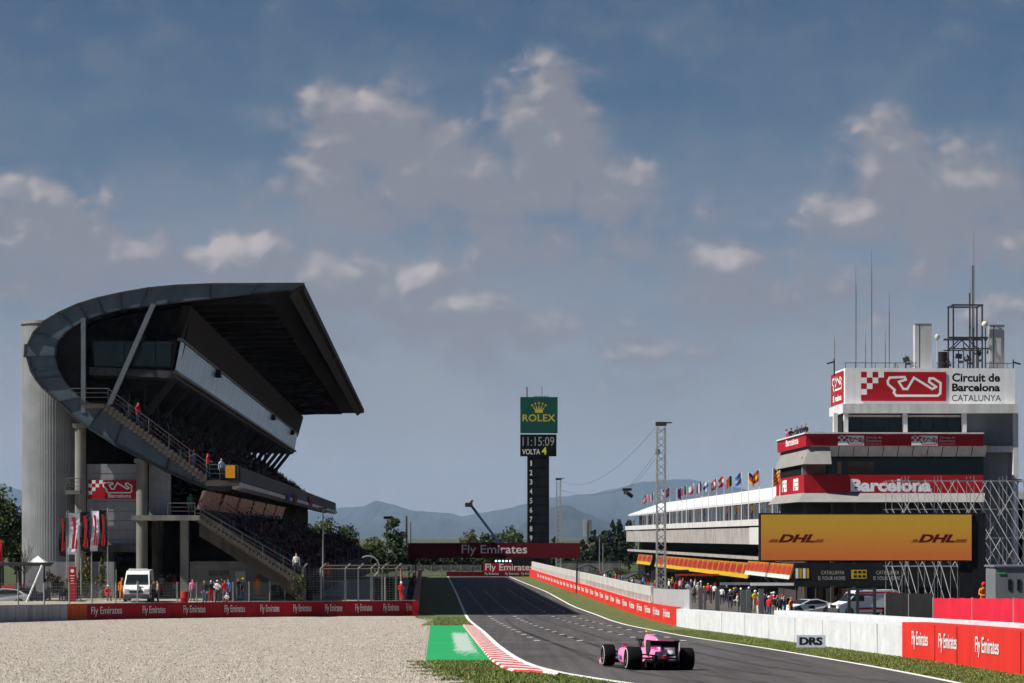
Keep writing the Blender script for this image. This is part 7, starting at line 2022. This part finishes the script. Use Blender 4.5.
for i, f in enumerate(mb.f):
    c = sum((Vector(mb.v[k]) for k in f), Vector()) / len(f)
    if c.z > .66 and c.x > .035 and c.y > .5: mb.m[i] = 1
    if c.z > .66 and c.x > .035 and .75 < c.y < 1.0: mb.m[i] = 2
    if abs(c.x) > .5 and c.y < 1.0 and c.z > .2: mb.m[i] = 1
body = mb.build('body', [M_PINK, M_CWHT, M_CBLU], car)
mb = MB().prism([(-.22, .56), (.95, .88), (1.0, 1.0), (.55, .96), (-.12, .82)], -.012, .012, 'x'); mb.build('engine_fin', M_PINK, car)
MB().prism([(-.16, .60), (.2, .68), (.45, .92), (-.1, .80)], .013, .018, 'x').prism([(-.16, .60), (.2, .68), (.45, .92), (-.1, .80)], -.018, -.013, 'x').build('white_patch', M_CWHT, car)
mb = MB()
for s in (-1, 1):
    mb.add([(s * .172, .9, .74), (s * .172, 1.38, .76), (s * .150, 1.38, .92), (s * .160, .95, .90)], [(0, 1, 2, 3)])
mb.build('airbox_patch', M_CWHT, car)
mb = MB()
for s in (-1, 1): mb.add([(s * .178, .98, .78), (s * .178, 1.24, .79), (s * .165, 1.24, .88), (s * .168, 1.0, .87)], [(0, 1, 2, 3)])
mb.build('blue_patch', M_CBLU, car)
mb = MB()
for s in (-1, 1): mb.add([(s * .845, 1.55, .27), (s * .845, 1.85, .27), (s * .845, 1.85, .40), (s * .845, 1.55, .39)], [(0, 1, 2, 3)])
mb.build('sidepod_patch', M_CBLU, car)
mb = MB()
for s in (-1, 1):
    mb.add([(s * .08, -.05, .655), (s * .16, .30, .70), (s * .20, .32, .56), (s * .14, -.02, .50)], [(0, 1, 2, 3)])
mb.build('magenta_patch', M_PINKD, car)
MB().lathe([(0, 0), (.115, 0)], 14, 0, Matrix.Translation((0, 1.425, .82)) @ Matrix.Rotation(-PI / 2, 4, 'X') @ Matrix.Diagonal((1, 1.1, 1, 1))).build('air_intake', M_CARB, car)
MB().box(-.13, .13, 1.22, 1.36, 1.09, 1.135).box(-.02, .02, 1.26, 1.32, 1.03, 1.095).build('roll_hoop_camera', mat('camera_yellow', (.75, .70, .06), .4, 0), car)
MB().lathe([(0, 0), (.20, 0), (.24, .015)], 20, 0, Matrix.Translation((0, 1.95, .615)) @ Matrix.Diagonal((1, 1.9, 1, 1))).build('cockpit', C_BLACK, car)
hl = MB(); pts = [Vector((s_ * .30 * math.sin(a), 1.55 + .85 * (1 - math.cos(a)) * .5 * 1.0, .64 + .26 * math.sin(min(a, PI / 2)))) for s_, a in ((-1, .0), (-1, .5), (-1, 1.0))]
arch = [Vector((.30 * math.cos(t), 1.50 + .95 * math.sin(t), .84)) for t in [PI * i / 12 for i in range(13)]]
arch = [Vector((.28, 1.42, .66))] + arch + [Vector((-.28, 1.42, .66))]
hl.tube(arch, .032, 8); hl.cyl((0, 2.45, .84), (0, 2.62, .58), .028, None, 8); hl.build('halo', M_CARB, car)
for s in (-1, 1):
    m_ = MB().cbox((s * .56, 2.25, .70), (.15, .07, .07)); m_.beam((s * .38, 2.25, .60), (s * .52, 2.25, .69), .02); m_.build('mirror', M_PINKD, car)
MB().box(-.80, .80, .35, 2.9, .035, .06).box(-.5, .5, -.1, .36, .04, .07).build('floor', M_CARB, car)
mb = MB()
mb.prism([(-.52, .24), (-.5, .30), (.2, .12), (.2, .06)], -.52, .52, 'x')
for x in (-.5, -.25, 0, .25, .5): mb.prism([(-.55, .08), (-.52, .28), (.2, .12), (.2, .05)], x - .008, x + .008, 'x')
mb.box(-.20, .20, -.30, .30, .16, .42); mb.build('diffuser', M_CARB, car)
MB().box(-.05, .05, -.76, -.72, .33, .43).build('rain_light', mat('lens_red', (.30, .01, .01), .25, 0), car)
MB().cyl((0, -.32, .53), (0, -.50, .54), .055, None, 12).build('exhaust', mat('exhaust_metal', (.4, .38, .36), .35, .1, 8, metal=.8), car)
rw = MB()
rw.prism([(-.58, .72), (-.54, .78), (-.32, .735), (-.22, .68), (-.30, .67)], -.42, .42, 'x')
rw.prism([(-.72, .865), (-.70, .875), (-.50, .80), (-.50, .765)], -.42, .42, 'x')
rw.box(-.03, -.015, -.48, -.28, .40, .72).box(.015, .03, -.48, -.28, .40, .72)
wing = rw.build('rear_wing', M_CARB, car)
for s in (-1, 1):
    e = MB().prism([(-.76, .60), (-.76, .885), (-.15, .885), (-.12, .64), (-.20, .46), (-.48, .38), (-.58, .48)], s * .435 - .008, s * .435 + .008, 'x')
    ep = e.build('endplate', M_CARB, wing)
    if s > 0: MB().prism([(-.765, .60), (-.765, .85), (-.71, .80), (-.58, .42), (-.565, .40)], s * .435 - .012, s * .435 + .012, 'x').build('white_edge', M_CWHT, ep)
MB().prism([(-.735, .862), (-.728, .88), (-.68, .872), (-.69, .86)], -.26, .26, 'x').build('wing_stripe', M_PINKD, wing)
fw_ = MB()
for y0, z in ((4.15, .12), (4.3, .11), (4.42, .10)): fw_.prism([(y0, z + .08), (y0 + .02, z + .10), (y0 + .17, z), (y0 + .15, z - .012)], -.84, .84, 'x')
fw_.box(-.05, -.03, 4.15, 4.45, .12, .26).box(.03, .05, 4.15, 4.45, .12, .26)
f_ = fw_.build('front_wing', M_CARB, car)
for s in (-1, 1): MB().prism([(4.05, .05), (4.05, .32), (4.35, .30), (4.62, .16), (4.62, .05)], s * .86 - .012, s * .86 + .012, 'x').build('endplate', M_PINK, f_)
for s in (-1, 1):
    MB().prism([(2.15, .10), (2.2, .44), (2.55, .40), (2.95, .18), (2.9, .10)], s * .52 - .01, s * .52 + .01, 'x').build('bargeboard', M_PINKD, car)
M_TYRE = mat('race_tyre', (.007, .007, .0075), .85, .2, 3, spec=.08)
M_RING = mat('tyre_band', (.55, .55, .55), .7, .1, 3)
def wheel(x, y, wd, s):
    r = .335; M_ = Matrix.Translation((x, y, r)) @ Matrix.Rotation(PI / 2, 4, 'Y')
    h = wd / 2
    w_ = MB().lathe([(r * .60, -h * .92), (r * .80, -h), (r * .94, -h * .92), (r, -h * .72), (r, h * .72), (r * .94, h * .92), (r * .80, h), (r * .60, h * .92)], 40, 0, M_).build('wheel', M_TYRE, car)
    o = s
    MB().lathe([(r * .79, o * (h + .004)), (r * .86, o * (h * .965 + .004))], 40, 0, M_).build('tyre_band', M_RING, w_)
    mb = MB().lathe([(r * .60, o * h * .90), (r * .55, o * h * .70), (r * .20, o * h * .55), (.03, o * h * .75), (0, o * h * .75)], 30, 0, M_)
    mb.lathe([(r * .60, -o * h * .88), (r * .45, -o * h * .6), (0, -o * h * .6)], 24, 0, M_)
    for k in range(9):
        t = 2 * PI * k / 9; q = Matrix.Translation((x, y, r)) @ Matrix.Rotation(PI / 2, 4, 'Y')
        mb.beam(q @ Vector((.04 * math.cos(t), .04 * math.sin(t), o * h * .78)), q @ Vector((r * .56 * math.cos(t), r * .56 * math.sin(t), o * h * .86)), .022)
    mb.build('rim', mat('rim_dark', (.06, .06, .065), .4, .05, 5, metal=.6), w_)
for s in (-1, 1):
    wheel(s * .785, 0, .455, s); wheel(s * .82, 3.5, .365, s)
    for y, sp_ in ((0.0, .58), (3.5, .66)):
        zs_ = ((.20, .24), (.45, .42))
        mb = MB()
        for z0, z1 in zs_:
            mb.beam((s * .18, y + .35, z1), (s * sp_, y, z0), .02, .045); mb.beam((s * .16, y - .3, z1), (s * sp_, y, z0), .02, .045)
        mb.beam((s * .16, y + .05, .34), (s * sp_, y, .335), .05)
        mb.build('suspension_arm', M_CARB, car)
    MB().box(min(s * .585, s * .61), max(s * .585, s * .61), -.2, .2, .14, .5).build('brake_duct', M_CARB, car)
